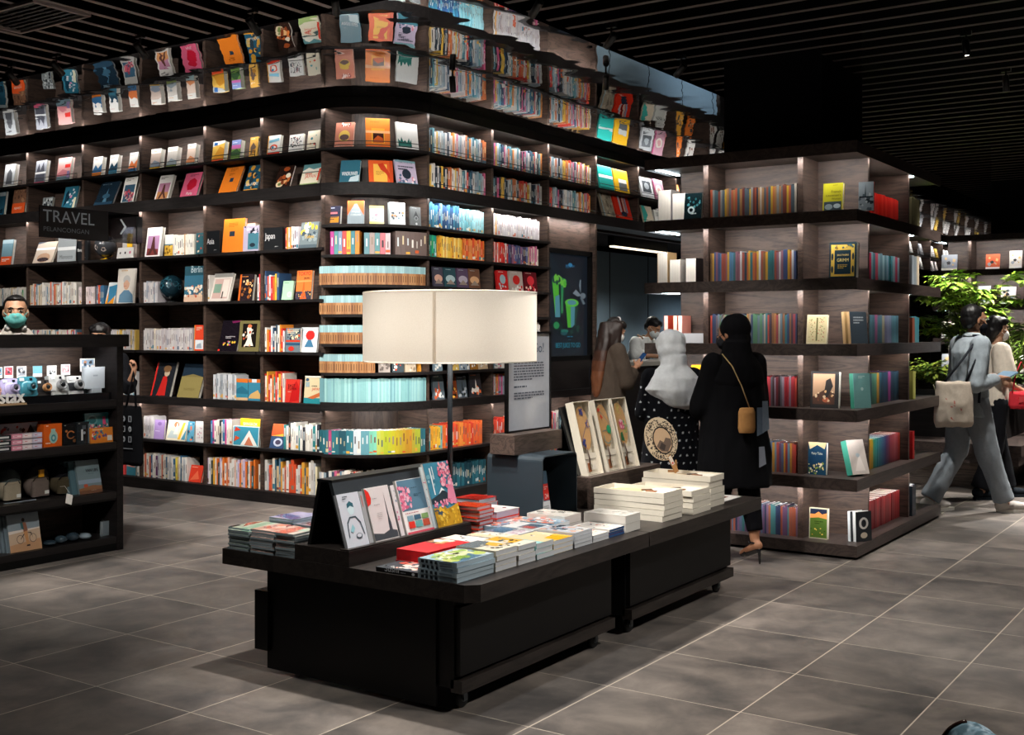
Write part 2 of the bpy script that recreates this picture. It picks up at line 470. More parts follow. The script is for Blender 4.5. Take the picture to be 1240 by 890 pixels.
# ---- straight wing (faces -y)
bc = empty('bookcase', T(-9.8, YL, 0), 'long straight wing of the dark built-in bookcase under the mirror soffit, left of curved corner', 'bookcase')
B0 = T(9.8, -YL, 0)    # children are given in room coordinates
def part(name, mb, root, off):
    return mb.build(name, root, off)
part('back_panel', MB().box(-12.95, 7.50, 0.0, -6.80, 7.53, ZM - 0.002, mat='oak_x'), bc, B0)
for x in UPL:
    part('upright', MB().box(x - 0.0175, YL + 0.03, 0.0, x + 0.0175, 7.50, 3.40, mat='oak_y'), bc, B0)
part('top_board', MB().box(-12.97, YL - 0.03, 3.40, -6.80, 7.50, ZM - 0.003, mat='board_x'), bc, B0)
for k, z in SH_L.items():
    t = board_z(k)
    mb = MB()
    yf = YL - 0.02 if k in 'AFH' else YL
    if k in 'CDE':     # loose boards with small gaps at the bay joints
        for a, b in zip(UPL[:-1], UPL[1:]):
            mb.box(b - 0.035, yf, z - t, a - 0.05, 7.49, z, mat='board_x')
        mb.box(-6.88, yf, z - t, -6.8, 7.49, z, mat='board_x')
    else:
        mb.box(-12.97, yf, z - t, -6.80, 7.49, z, mat='board_x')
    part('plinth' if k == 'H' else 'shelf_board', mb, bc, B0)
mb = MB()
for a, b in zip(UPL[:-1], UPL[1:]):
    for dz in (0.012, 0.045):
        mb.tube([(a - 0.05, YL - 0.004, SH_L['B'] + dz), (b + 0.04, YL - 0.004, SH_L['B'] + dz)], 0.0035, mat='black_metal', n=5)
    for xx in (a - 0.05, b + 0.04):
        mb.tube([(xx, YL - 0.004, SH_L['B'] - 0.01), (xx, YL - 0.004, SH_L['B'] + 0.045)], 0.0035, mat='black_metal', n=5)
part('guard_rail', mb, bc, B0)
for z, yf in ((3.40, YL - 0.03), (2.67, YL - 0.02), (0.83, YL - 0.02)):
    part('front_lip', MB().box(-12.97, yf, z - 0.016, -6.81, yf + 0.012, z, mat='board_x'), bc, B0)
    part('light_strip', MB().box(-12.9, yf + 0.03, z - 0.003, -6.86, yf + 0.038, z, mat='led'), bc, B0)
    strip_light(-12.9, yf + 0.022, -6.86, yf + 0.022, z - 0.006, (0, 1.2), LEDW)
# ---- curved corner
cc = empty('corner_bookcase', T(ACX, ACY, 0), 'convex curved corner of the dark built-in bookcase, full of brown and teal spines', 'bookcase')
C0 = T(-ACX, -ACY, 0)
def arc_slab(mb, r0, r1, z0, z1, mat, a0=-92, a1=1, n=18):
    vs, fs = [], []
    for i in range(n + 1):
        t = math.radians(a0 + (a1 - a0) * i / n)
        for r in (r0, r1):
            for z in (z0, z1): vs.append((ACX + r * math.cos(t), ACY + r * math.sin(t), z))
    for i in range(n):
        o = i * 4; q = o + 4
        fs += [(o, q, q + 1, o + 1), (o + 2, o + 3, q + 3, q + 2), (o + 1, q + 1, q + 3, o + 3), (o, o + 2, q + 2, q)]
    fs += [(0, 1, 3, 2), (n * 4, n * 4 + 2, n * 4 + 3, n * 4 + 1)]
    mb.add(vs, fs, mat=mat)
    return mb
part('back_panel', arc_slab(MB(), 0.30, 0.33, 0, ZM - 0.002, 'oak_z'), cc, C0)
part('top_board', arc_slab(MB(), 0.33, 0.71, 3.40, ZM - 0.003, 'board_x'), cc, C0)
part('upright', MB().box(-6.8, 7.18, 0, -6.79, 7.53, 3.40, mat='oak_y'), cc, C0)
for k, z in SH_R.items():
    t = board_z(k)
    part('plinth' if k == 'C9' else 'shelf_board', arc_slab(MB(), 0.33, 0.70 if k in ('A', 'C7', 'C9') else 0.68, z - t, z, 'board_x', -90 if k in 'AB' or k == 'C9' else -85.6), cc, C0)
mb = MB()
def arcp(a, r, z):
    t = math.radians(a); return (ACX + r * math.cos(t), ACY + r * math.sin(t), z)
for dz in (0.012, 0.045):
    mb.tube([arcp(a, 0.684, SH_R['B'] + dz) for a in range(-84, -5, 6)], 0.0035, mat='black_metal', n=5)
part('guard_rail', mb, cc, C0)
for z, r1 in ((3.40, 0.71), (2.67, 0.70), (0.85, 0.70)):
    part('front_lip', arc_slab(MB(), r1 - 0.012, r1, z - 0.016, z, 'board_x', -92, 1), cc, C0)
    part('light_strip', arc_slab(MB(), 0.655, 0.663, z - 0.003, z, 'led', -88, -2), cc, C0)
for z in (3.392, 2.662, 0.842):
    for a in (-67, -23):
        p, q = arcp(a - 20, 0.672, z), arcp(a + 20, 0.672, z)
        t = math.radians(a)
        strip_light(p[0], p[1], q[0], q[1], z, (-1.2 * math.cos(t), -1.2 * math.sin(t)), LEDW * 0.65)
# ---- second wing (faces +x)
rb = empty('bookcase', T(XR, 16.0, 0), 'second straight wing of the dark built-in bookcase, running back over the cafe opening', 'bookcase')
R0 = T(-XR, -16.0, 0)
XB = XR - 0.36
part('back_panel', MB().box(XB - 0.03, 7.80, 0, XB, 9.82, ZM - 0.002, mat='oak_y').box(XB - 0.03, 9.82, 2.64, XB, 30.6, ZM - 0.002, mat='oak_y'), rb, R0)
for i, y in enumerate(UPR):
    part('upright', MB().box(XB, y - 0.0175, 0.0 if i in (0, 1, 2, 3) or i > 7 else 2.672, XR - 0.03, y + 0.0175, 3.40, mat='oak_x'), rb, R0)
part('top_board', MB().box(XB, 7.82, 3.40, XR + 0.03, 30.6, ZM - 0.003, mat='board_y'), rb, R0)
for k, z in SH_R.items():
    t = board_z(k)
    y1 = 30.6 if k in 'AB' else 9.80
    if k == 'C8': y1 = 10.76
    if k == 'C9': y1 = 10.76
    if k == 'C7': y1 = 10.76
    part('plinth' if k == 'C9' else 'shelf_board', MB().box(XB, 7.82, z - t, XR + (0.02 if k in ('A', 'C7', 'C9') else 0.0), y1, z, mat='board_y'), rb, R0)
part('header_panel', MB().box(XB - 0.02, 9.82, 2.36, XR - 0.10, 10.74, 2.67, mat='oak_y'), rb, R0)
part('lower_panel', MB().box(XB - 0.02, 9.82, 0.905, XR - 0.06, 10.74, 1.20, mat='board_y'), rb, R0)
part('back_panel', MB().box(XB - 0.03, 9.82, 0, XB, 10.78, 2.4, mat='oak_y'), rb, R0)
part('infill_panel', MB().box(XB, 14.64, 0, XB + 0.05, 30.6, 2.66, mat='board_y'), rb, R0)
mb = MB()
for a, b in zip(UPR[:-1], UPR[1:]):
    for dz in (0.012, 0.045):
        mb.tube([(XR + 0.004, a + 0.03, SH_R['B'] + dz), (XR + 0.004, b - 0.03, SH_R['B'] + dz)], 0.0035, mat='black_metal', n=5)
    for dz in (0.03,):
        mb.tube([(XR + 0.022, a + 0.03, SH_R['A'] + dz), (XR + 0.022, b - 0.03, SH_R['A'] + dz)], 0.0035, mat='black_metal', n=5)
part('guard_rail', mb, rb, R0)
for z, xf, y1 in ((3.40, XR + 0.03, 30.5), (2.67, XR + 0.02, 30.5), (0.85, XR + 0.02, 10.74)):
    part('front_lip', MB().box(xf - 0.012, 7.84, z - 0.016, xf, y1, z, mat='board_y'), rb, R0)
    part('light_strip', MB().box(xf - 0.038, 7.86, z - 0.003, xf - 0.03, min(y1, 10.74) if z < 3 else y1, z, mat='led'), rb, R0)
for z, x, y0, y1 in ((3.394, XR + 0.008, 7.87, 13.0), (3.394, XR + 0.008, 13.0, 20.0), (3.394, XR + 0.008, 20.0, 30.5), (3.04, XR - 0.01, 18.0, 30.5), (2.664, XR - 0.002, 7.87, 10.74), (0.844, XR - 0.002, 7.87, 10.74)):
    strip_light(x, y0, x, y1, z, (-1.2, 0), LEDW)

# ================================================================= freestanding shelf unit with overhanging boards
FZ = [2.308, 1.858, 1.419, 0.985, 0.529, 0.095]       # board tops
def shelf_unit(label, dy):
    r = empty('shelf_unit', T(-3.1, 8.6 + dy, 0), label, 'bookcase')
    O = T(3.1, -8.6, 0)
    yb = 9.67
    for i, z in enumerate([2.758] + FZ):
        t = 0.062 if i < 6 else 0.075
        mb = MB().box(-3.92, 7.50, z - t, -2.36, yb, z, mat='unit_board')
        if i == 6: mb.box(-3.86, 7.58, 0, -2.42, yb - 0.06, z - t, mat='black_lam')
        part('top_board' if i == 0 else 'shelf_board', mb, r, O)
    for k in range(6):
        zt = ([2.758] + FZ)[k] - 0.062; zb = FZ[k]
        part('back_panel', MB().box(-3.82, 7.90, zb, -2.41, 7.93, zt, mat='oak_x'), r, O)
        for x in (-3.48, -2.78):
            part('upright', MB().box(x - 0.019, 7.60, zb, x + 0.019, 7.90, zt, mat='oak_y'), r, O)
        part('side_panel', MB().box(-2.76, 7.93, zb, -2.73, 8.90, zt, mat='oak_y'), r, O)
        part('end_panel', MB().box(-3.82, 8.90, zb, -2.41, 8.93, zt, mat='oak_x'), r, O)
        mb = MB()
        for a in ((-3.92, 7.50, -2.36, 7.512), (-2.372, 7.50, -2.36, 9.67), (-3.92, 7.50, -3.908, 9.67)):
            mb.box(a[0], a[1], zt - 0.016, a[2], a[3], zt, mat='unit_board')
        part('front_lip', mb, r, O)
        part('light_strip', MB().box(-3.875, 7.58, zt - 0.010, -3.855, 7.95, zt, mat='led'), r, O)
        part('light_strip', MB().box(-2.78, 9.0, zt - 0.010, -2.40, 9.02, zt, mat='led'), r, O)
    return r
unit = shelf_unit('dark freestanding shelf unit with six overhanging lit boards standing under a square black column', 0)
def unit_lights(dy, pw):
    for k in range(6):
        zt = ([2.758] + FZ)[k] - 0.068
        strip_light(-3.86, 7.522 + dy, -2.42, 7.522 + dy, zt, (0, 1.2), pw)
        strip_light(-2.382, 7.6 + dy, -2.382, 9.5 + dy, zt, (-1.2, 0), pw * 0.6)
unit_lights(0, 3.5)
def copy_tree(o, parent=None):
    c = o.copy(); COL.objects.link(c)
    if parent is not None: c.parent = parent
    for ch in list(o.children): copy_tree(ch, c)
    return c
u2 = copy_tree(unit)
u2.location = (-3.1, 8.6 + 8.15, 0)
u2['label'] = 'second dark shelf unit with lit boards, far behind the leafy planter'
unit_lights(8.15, 3.6)

# ================================================================= display counter on the left
ct = empty('display_counter', T(-6.95, 3.8, 0), 'black display counter with lit top compartment, holding instant cameras, boxes and bags', 'counter')
K0 = T(6.95, -3.8, 0)
KZ = [1.035, 0.745, 0.405, 0.095]
part('countertop', MB().box(-7.30, 2.0, 1.425, -6.65, 5.085, 1.483, mat='board_y'), ct, K0)
part('end_panel', MB().box(-7.25, 5.01, 0.0, -6.68, 5.06, 1.425, mat='board_x'), ct, K0)
part('end_panel', MB().box(-7.25, 2.0, 0.0, -6.68, 2.05, 1.425, mat='oak_x'), ct, K0)
part('back_panel', MB().box(-7.10, 2.05, 0.0, -7.07, 5.01, 1.425, mat='oak_y'), ct, K0)
for i, z in enumerate(KZ):
    part('plinth' if i == 3 else 'shelf_board', MB().box(-7.07, 2.05, z - 0.045, -6.685, 5.01, z, mat='board_y').box(-6.70, 2.05, 0 if i == 3 else z - 0.06, -6.69, 5.01, z - 0.045, mat='black_lam'), ct, K0)
part('front_lip', MB().box(-6.662, 2.0, 1.40, -6.65, 5.085, 1.425, mat='board_y'), ct, K0)
part('light_strip', MB().box(-6.70, 2.1, 1.421, -6.69, 4.98, 1.425, mat='led'), ct, K0)
strip_light(-6.672, 2.1, -6.672, 4.98, 1.415, (-1.2, 0), 3.0)

# ================================================================= display tables on casters
def caster(root, x, y, off):
    fk = MB()
    fk.box(x - 0.022, y - 0.012, 0.03, x - 0.017, y + 0.012, 0.085, mat='steel')
    fk.box(x + 0.017, y - 0.012, 0.03, x + 0.022, y + 0.012, 0.085, mat='steel')
    fk.box(x - 0.025, y - 0.025, 0.082, x + 0.025, y + 0.025, 0.09, mat='steel')
    c = part('caster', fk, root, off)
    mb = MB()
    mb.lathe([(0.001, -0.012), (0.032, -0.012), (0.036, -0.007), (0.036, 0.007), (0.032, 0.012), (0.001, 0.012)], mat='rubber', n=16, M=T(x, y, 0.036) @ RY(90))
    mb.lathe([(0.001, -0.014), (0.012, -0.014), (0.012, 0.014), (0.001, 0.014)], mat='steel', n=10, M=T(x, y, 0.036) @ RY(90))
    mb.build('wheel', c)
    return c
def display_table(label, y0, y1, full):
    cx, cy = -3.24, (y0 + y1) / 2
    r = empty('display_table', T(cx, cy, 0), label, 'table')
    O = T(-cx, -cy, 0)
    x0, x1 = -3.93, -2.55
    pl = [(x0, y0), (x1 - 0.045 if full else x1, y0), (x1, y0 + 0.045 if full else y0), (x1, y1), (x0, y1)]
    part('tabletop', MB().prism(pl, 0.472, 0.54, mat='table_wood'), r, O)
    c0, c1 = y0 + (0.10 if full else 0.06), y1 - 0.10
    part('carcass', MB().box(-3.72, c0, 0.10, -2.72, c1, 0.472, mat='black_lam').box(-3.80, c0 - 0.03, 0.10, -3.72, c1, 0.36, mat='black_lam'), r, O)
    part('drawer_front', MB().box(-2.72, c0 + 0.01, 0.15, -2.695, c1 - 0.01, 0.42, mat='black_lam'), r, O)
    part('bottom_rail', MB().box(-2.735, c0, 0.085, -2.68, c1, 0.135, mat='table_wood'), r, O)
    for x in (-2.75, -3.64):
        for y in (c0 + 0.09, c1 - 0.09): caster(r, x, y, O)
    if full:
        part('front_panel', MB().box(-3.74, c0 - 0.012, 0.02, -2.80, c0, 0.45, mat='black_lam'), r, O)
        part('riser', MB().box(-3.487, y0 + 0.002, 0.54, -3.18, y0 + 0.845, 0.604, mat='table_wood'), r, O)
    return r
display_table('black low display table on casters nearest the camera, piled with picture books', 3.50, 4.925, True)
display_table('black low display table on casters holding the fan boxes, behind the book table', 4.935, 6.335, False)
# A-shaped book easel on the riser
ez = empty('book_easel', T(-3.33, 3.95, 0.604), 'dark A-frame book easel standing on the table riser behind four leaning books', 'easel')
ya, yb = 3.53, 4.30
def lean(x0, z0, x1, z1, th, mat, ya=ya, yb=yb):
    d = V((x1 - x0, 0, z1 - z0)).normalized(); n = V((d.z, 0, -d.x)) * th
    vs = []
    for y in (ya, yb):
        for p in ((x0, z0), (x1, z1)):
            for q in (V((0, 0, 0)), n): vs.append((p[0] + q.x, y, p[1] + q.z))
    return MB().add(vs, [(0, 1, 3, 2), (4, 6, 7, 5), (0, 4, 5, 1), (2, 3, 7, 6), (0, 2, 6, 4), (1, 5, 7, 3)], mat=mat)
E0 = T(3.33, -3.95, -0.604)
part('front_board', lean(-3.232, 0.604, -3.32, 0.875, 0.018, 'slate_metal'), ez, E0)
part('rear_board', lean(-3.44, 0.604, -3.38, 0.875, 0.018, 'black_metal'), ez, E0)
part('top_cap', MB().box(-3.385, ya, 0.873, -3.30, yb, 0.884, mat='black_metal'), ez, E0)
part('front_ledge', MB().box(-3.232, 3.5035, 0.6045, -3.183, 4.343, 0.611, mat='table_wood'), ez, E0)
# ================================================================= books
ORD = ['first', 'second', 'third', 'fourth', 'fifth', 'sixth', 'seventh', 'eighth', 'ninth', 'tenth', 'eleventh', 'twelfth', 'thirteenth', 'fourteenth',
       'fifteenth', 'sixteenth', 'seventeenth', 'eighteenth', 'nineteenth', 'twentieth', 'twenty-first', 'twenty-second', 'twenty-third', 'twenty-fourth',
       'twenty-fifth', 'twenty-sixth', 'twenty-seventh', 'twenty-eighth', 'twenty-ninth', 'thirtieth']
PAGE = 0xE6E0D4
def book_parts(w, t, h, col, shapes=(), spine=None, page=PAGE, hard=True, spine_art=(), mat='paint'):
    "front cover at y=0 facing -y, spine on the left (x=0), standing on z=0"
    c = MB(); p = MB()
    ct = 0.0022 if hard else 0.0008
    ins = 0.003 if hard else 0.0006
    sp = col if spine is None else spine
    c.box(0, 0, 0, w, ct, h, col, mat); c.box(0, t - ct, 0, w, t, h, sp, mat); c.box(0, ct, 0, ct, t - ct, h, sp, mat)
    p.box(ct, ct, ins, w - ins, t - ct, h - ins, page, 'paper')
    if t > 0.012:
        for k in range(3):      # creases between the leaves
            y = ct + (t - 2 * ct) * (k + 1) / 4
            p.add([(w - ins + 0.0002, y, ins), (w - ins + 0.0002, y + 0.0006, ins), (w - ins + 0.0002, y + 0.0006, h - ins), (w - ins + 0.0002, y, h - ins)], [(0, 1, 2, 3)], 0xB9B3A8, 'paper')
    art(c, shapes, w, h, Matrix(), mat)
    if spine_art: art(c, spine_art, t, h, T(0, t, 0) @ RZ(-90), mat)
    return c, p
def book(w, t, h, M, col, shapes, label, group=None, spine=None, page=PAGE, hard=True, spine_art=(), mat='paint', name='book', cat='book'):
    c, p = book_parts(w, t, h, col, shapes, spine, page, hard, spine_art, mat)
    r = empty(name, M, label, cat, group)
    c.build('cover', r); p.build('page_block', r)
    return r
NB = [0]
def lean_m(x, y, z, yaw, lean, roll=0): return T(x, y, z) @ RZ(yaw) @ RX(-lean) @ RY(roll)
def face_l(px0, px1, hpx, z, lean, col, shapes, label, t=0.018, y=7.20, page=PAGE, spine=None, mat='gloss'):
    "face-out book on the straight wing"
    x0, x1 = on_y(px0, y), on_y(px1, y)
    h = hpx * depth(x0, y) / FPX / math.cos(math.radians(lean))
    NB[0] += 1
    return book(x1 - x0, t, h, lean_m(x0, y, z + 0.001, 0, lean), col, shapes, label, page=page, spine=spine, mat=mat)
def face_r(px0, px1, hpx, z, lean, col, shapes, label, t=0.018, x=XR - 0.055, page=PAGE, spine=None, mat='gloss'):
    y0, y1 = on_x(px0, x), on_x(px1, x)
    h = hpx * depth(x, y0) / FPX / math.cos(math.radians(lean))
    NB[0] += 1
    return book(y1 - y0, t, h, lean_m(x, y0, z + 0.001, 90, lean), col, shapes, label, page=page, spine=spine, mat=mat)
def arc_at(px, r):
    a, b = -89.0, -1.0
    for _ in range(40):
        m = (a + b) / 2
        x, y, _z = arcp(m, r, 0)
        q = CXP + FPX * (x * CY + y * SY) / depth(x, y)
        if q < px: a = m
        else: b = m
    return (a + b) / 2
def face_c(px0, px1, hpx, z, lean, col, shapes, label, t=0.02, r=0.60, page=PAGE, spine=None, mat='gloss'):
    a0, a1 = arc_at(px0, r), arc_at(px1, r)
    p0, p1 = V(arcp(a0, r, z)), V(arcp(a1, r, z))
    d = p1 - p0
    h = hpx * depth(p0.x, p0.y) / FPX / math.cos(math.radians(lean))
    NB[0] += 1
    return book(d.length, t, h, lean_m(p0.x, p0.y, z + 0.001, math.degrees(math.atan2(d.y, d.x)), lean), col, shapes, label, page=page, spine=spine, mat=mat)
def sky(c1, c2, c3, hz=0.45): return [('r', 0, 0, 1, hz, c2), ('p', [(0, hz), (0.3, hz + .12), (0.55, hz - .02), (0.8, hz + .16), (1, hz + .03), (1, hz - .2), (0, hz - .2)], c3)]
def band(v0, v1, c): return ('r', 0, v0, 1, v1, c)
def title(v, c, n=1, u=.12, w=.76, lh=.03): return ('l', u, v, w, n, c, lh)
tB, tA, tC, tD, tE, tF, tG, tH = [f"on the straight bookcase's {o} tier" for o in ('top', 'second', 'third', 'fourth', 'fifth', 'sixth', 'seventh', 'lowest')]
zB, zA, zC, zD, zE, zF, zG, zH = [SH_L[k] for k in 'BACDEFGH']
# ---- top tier (behind the guard rail), left to right from the corner backwards
face_l(323, 338, 24, zB, 8, 0xE9E4DC, [band(0, .12, 0xD8402E), ('e', .5, .38, .3, .16, 0xE4573B), ('e', .5, .36, .2, .1, 0xF2EDE4), ('e', .42, .4, .1, .06, 0x3F86A8), ('p', [(.1, .75), (.9, .85), (.9, .7), (.1, .62)], 0x7FB3C6), ('r', 0, 0, .06, 1, 0xE2A33A)], 'white paperback with red arch and blue dots ' + tB, t=0.03)
face_l(349, 366, 22, zB, 8, 0xEDEAE4, [('s', 5, .12, .3, .85, .85, 46, [0x33343A, 0x55565C, 0xB34A48], .045)], 'white paperback covered in scattered black lettering ' + tB)
face_l(371, 386, 24, zB, 8, 0xE9DFC8, [('e', .35, .6, .1, .07, 0x4F8F94), ('e', .6, .32, .09, .06, 0xE2624E), ('e', .28, .34, .06, .05, 0xD8884A), ('e', .7, .75, .05, .04, 0x8CB0A4)], 'cream paperback with three coloured spots ' + tB)
face_l(256, 270, 25, zB, 8, 0xE2B454, [('p', [(0, .1), (.6, .75), (1, .6), (1, 0), (0, 0)], 0xCE8F33), band(.0, .1, 0xD5502F), ('p', [(0, .75), (1, .9), (1, 1), (0, 1)], 0xE8E6E0), ('r', .1, .8, .4, .95, 0x37639A)], 'thick guidebook with ochre dune cover ' + tB, t=0.05)
face_l(279, 290, 24, zB, 8, 0x6E8C4A, [band(.55, .75, 0xC56AA6), band(.75, 1, 0x7D8BB8), ('p', [(0, .4), (.6, .55), (1, .35), (1, .2), (0, .2)], 0x3F5A39), title(.85, 0xF2F2F2)], 'guidebook with green hill and pink band ' + tB, t=0.05)
face_l(301, 311, 25, zB, 8, 0xE0AC55, [('p', [(.2, .1), (.8, .5), (.4, .75), (.1, .5)], 0x6F5B50), ('e', .55, .3, .22, .1, 0xB9803A), title(.9, 0xF4EEE0)], 'narrow ochre guidebook against the upright ' + tB)
for px0, px1, hp, c1, c2, c3, d in ((181, 193, 25, 0xC9B5A8, 0xD6A73C, 0x8B94A0, 'yellow field'), (201, 213, 25, 0xCFC7BE, 0x7F8C55, 0x9AA4A8, 'green valley'), (225, 235, 26, 0xE2C9B8, 0x8FA3A4, 0xD98E62, 'sunset shore')):
    face_l(px0, px1, hp, zB, 8, c1, [band(0, .2, c2), ('p', [(0, .2), (.4, .45), (1, .3), (1, .1), (0, .1)], c3), band(.78, 1, 0xEEEAE2), title(.86, 0xC98A4A)], f'white-topped travel guide with {d} cover ' + tB, t=0.05)
for px0, px1, hp, c1, c2, c3, d in ((111, 122, 24, 0xEDE9E2, 0xDC7C33, 0x3B6B95, 'orange cliff'), (131, 141, 24, 0xEAE7E2, 0x3F7388, 0x2C4A5C, 'blue church'), (155, 165, 24, 0xE8E5DF, 0x3C6488, 0xE07D4A, 'blue harbour')):
    face_l(px0, px1, hp, zB, 8, c1, [band(0, .28, c2), ('p', [(0, .28), (.3, .6), (.6, .4), (1, .65), (1, .2), (0, .2)], c3), title(.85, 0xB0553D)], f'white travel guide with {d} cover ' + tB, t=0.045)
face_l(41, 54, 28, zB, 8, 0x8D8F96, [('r', 0, .42, 1, .5, 0xF2F2F2), ('p', [(.1, .5), (.3, .9), (.45, .55), (.7, .95), (.85, .5)], 0x4B4C55), ('r', .1, .05, .9, .4, 0x53545E), band(0, .06, 0xC65872)], 'grey guide with black city photograph ' + tB, t=0.04)
face_l(68, 84, 28, zB, 8, 0xE3A9A4, [band(0, .3, 0x6E848C), ('r', .55, .55, .95, .7, 0xD33B36), ('p', [(0, .3), (.4, .5), (1, .35), (1, .2), (0, .2)], 0xCE7F86), ('r', .75, .1, .95, .4, 0x8E7BA0)], 'pink guide with a red flag block ' + tB, t=0.035)
face_l(3.5, 16, 28, zB, 8, 0xB8BABC, [('p', [(.2, .1), (.8, .1), (.75, .6), (.5, .8), (.25, .6)], 0x5B5C60), band(0, .12, 0xE4E2DE), title(.88, 0x4A4A50)], 'grey book with a dark portrait cover ' + tB, t=0.045)
# ---- second tier, tilted further back
face_l(331.5, 350, 28, zA, 20, 0x2B1B16, [('s', 9, .15, .1, .85, .55, 22, [0xA9552A, 0xC6713A, 0xE0B07A, 0x7A3A20], .12), ('e', .3, .18, .24, .14, 0xE6D2B0), ('e', .3, .18, .11, .07, 0x6C7D49), ('e', .55, .85, .2, .1, 0x9C4A25), ('e', .75, .55, .16, .11, 0xE9DCC6)], 'dark cookery book with roast food and egg ' + tA)
face_l(362, 384, 27, zA, 20, 0xE4DCC6, [band(.66, 1, 0x5F8F94), ('p', [(0, .7), (.3, .84), (.6, .74), (1, .82), (1, .66), (0, .66)], 0xE9E6DA), band(.6, .64, 0x3F5658), ('t', .2, .30, .6, 'JAPAN', 0xD1463A), ('l', .2, .52, .6, 1, 0xC95B4A, .05), band(0, .1, 0x8FA46A), ('r', .9, .2, 1, .75, 0xC8402F)], 'pale mountain cover with red country title ' + tA)
face_l(263.5, 285, 35, zA, 24, 0xE07B26, [('r', .42, .42, .62, .56, 0x2C3848), ('l', .3, .9, .4, 3, 0x9A4E17, .02), ('l', .3, .7, .3, 2, 0x9A4E17, .02)], 'tall plain orange book with a small dark square ' + tA)
face_l(294, 311, 33, zA, 20, 0x27546C, [('s', 12, .1, .1, .9, .9, 24, [0xE2A63A, 0xD98C2E, 0x2C3A44, 0xE6C06A], .14), ('t', .06, .22, .88, 'SINGAPORE', 0xF2F2F0, 1.5), band(0, .08, 0xD9962E)], 'blue and yellow city guide with white title ' + tA)
face_l(186.5, 203, 31, zA, 18, 0xE9E4E0, [('r', .1, .05, .9, .68, 0xB6809A), ('p', [(.1, .35), (.9, .3), (.9, .05), (.1, .05)], 0xC98C5C), ('p', [(.45, .62), (.55, .62), (.62, .3), (.8, .06), (.66, .06), (.5, .25), (.36, .06), (.22, .06), (.38, .3)], 0x5E3B33), ('l', .12, .9, .5, 2, 0x4A4648, .025)], 'white guide with iron tower picture ' + tA, t=0.03)
face_l(217, 237, 31, zA, 20, 0xE8698C, [('p', [(.25, .5), (.35, .7), (.6, .78), (.8, .66), (.82, .45), (.6, .3), (.35, .3)], 0xC8203A), ('t', .36, .1, .34, 'Paris', 0xF6F2F2), ('l', .3, .9, .5, 2, 0x5B2A40, .02)], 'pink book with a red heart-like blot ' + tA, t=0.028)
face_l(112.5, 135, 30, zA, 24, 0x1D2F3E, [('p', [(.5, .75), (.56, .35), (.62, .1), (.4, .1), (.46, .35)], 0x5B87A0), band(0, .16, 0x2E4A60), title(.88, 0x86A0B0), ('e', .52, .4, .2, .1, 0x3E647C)], 'dark blue large book with a lit tower ' + tA, t=0.02)
face_l(145.5, 161, 33, zA, 14, 0xE8E5E0, [('r', .1, .06, .9, .7, 0x395A72), ('s', 14, .15, .1, .85, .5, 26, [0xC5556A, 0xD98A8C, 0xE3B9A4, 0x8C3F50], .09), ('l', .12, .9, .6, 2, 0x4A4648, .025)], 'white guide with pink rooftops picture ' + tA, t=0.03)
face_l(50, 62, 17, zA, 10, 0x7E8486, [('s', 15, .1, .1, .9, .9, 30, [0xBFC4C4, 0x5A5F62, 0x2E3134], .09)], 'small grey patterned book ' + tA, t=0.022)
face_l(73.5, 90, 28, zA, 14, 0x2F6C82, [('p', [(.1, .1), (.5, .5), (.3, .85), (.15, .7)], 0x16384A), ('s', 16, .3, .2, .85, .9, 12, [0xD7DDE0, 0xA8C4CC, 0xD98AB4], .07), ('r', .8, .05, .97, .5, 0xE0DCC0)], 'teal book with white night scene ' + tA, t=0.02)
face_l(13.5, 29, 32, zA, 8, 0x7E5A46, [band(0, .42, 0xE0592A), ('t', .18, .18, .6, 'NEWEST', 0xF4E8DC), ('s', 17, .1, .5, .9, .95, 14, [0x9C7358, 0x5B4034], .1)], 'brown book with an orange lower half ' + tA, t=0.03)
face_l(-10, 4, 30, zA, 8, 0x2C5C72, [band(.8, .95, 0xC9D6DA), ('p', [(.1, .1), (.9, .3), (.9, .1)], 0x183848)], 'slate blue book at the far end ' + tA, t=0.03)
# ---- third tier
face_l(361.5, 383, 32, zC, 10, 0x7D8A8E, [('s', 21, .1, .55, .9, .95, 16, [0xE8D24A, 0xEFE9D8], .12), ('s', 22, .1, .3, .9, .6, 18, [0x4A5A66, 0x9AA8AC], .1), ('t', .25, .34, .55, 'Tokyo', 0xF0C23C), band(0, .14, 0x5A6870)], 'grey city book with yellow script title ' + tC, t=0.022)
face_l(268.5, 294, 41, zC, 6, 0xE8822C, [('r', .3, .48, .55, .63, 0x2A3440), ('l', .25, .86, .42, 4, 0xA85A1C, .016)], 'big plain orange book with small dark square ' + tC, t=0.025)
face_l(294, 313, 31, zC, 3, 0xB9AEC4, [('r', .3, .08, .98, .72, 0x4A7C8C), ('s', 23, .05, .74, .95, .98, 16, [0x2E2E38, 0xD9CFE0], .08), ('e', .6, .25, .18, .08, 0x28343E)], 'lilac and teal book stacked beside big orange one ' + tC, t=0.06)
NB[0] += 1
book(0.13, 0.03, 0.17, T(on_y(297, 7.26), 7.26, zC + 0.001 + 0.232) @ RX(-90) @ T(0, -0.03, 0) @ RZ(0), 0xE07B2C, [], 'small orange book lying on top of lilac one ' + tC)
face_l(175, 193, 36, zC, 8, 0xEDE8E6, [('r', .1, .06, .88, .72, 0xAE84A8), ('p', [(.12, .3), (.86, .26), (.86, .06), (.12, .06)], 0x7C3B38), ('p', [(.45, .68), (.55, .68), (.64, .3), (.84, .07), (.66, .07), (.5, .25), (.34, .07), (.16, .07), (.36, .3)], 0x53302E), ('l', .3, .92, .45, 2, 0x5A565A, .02)], 'white guide with purple iron tower picture ' + tC, t=0.035)
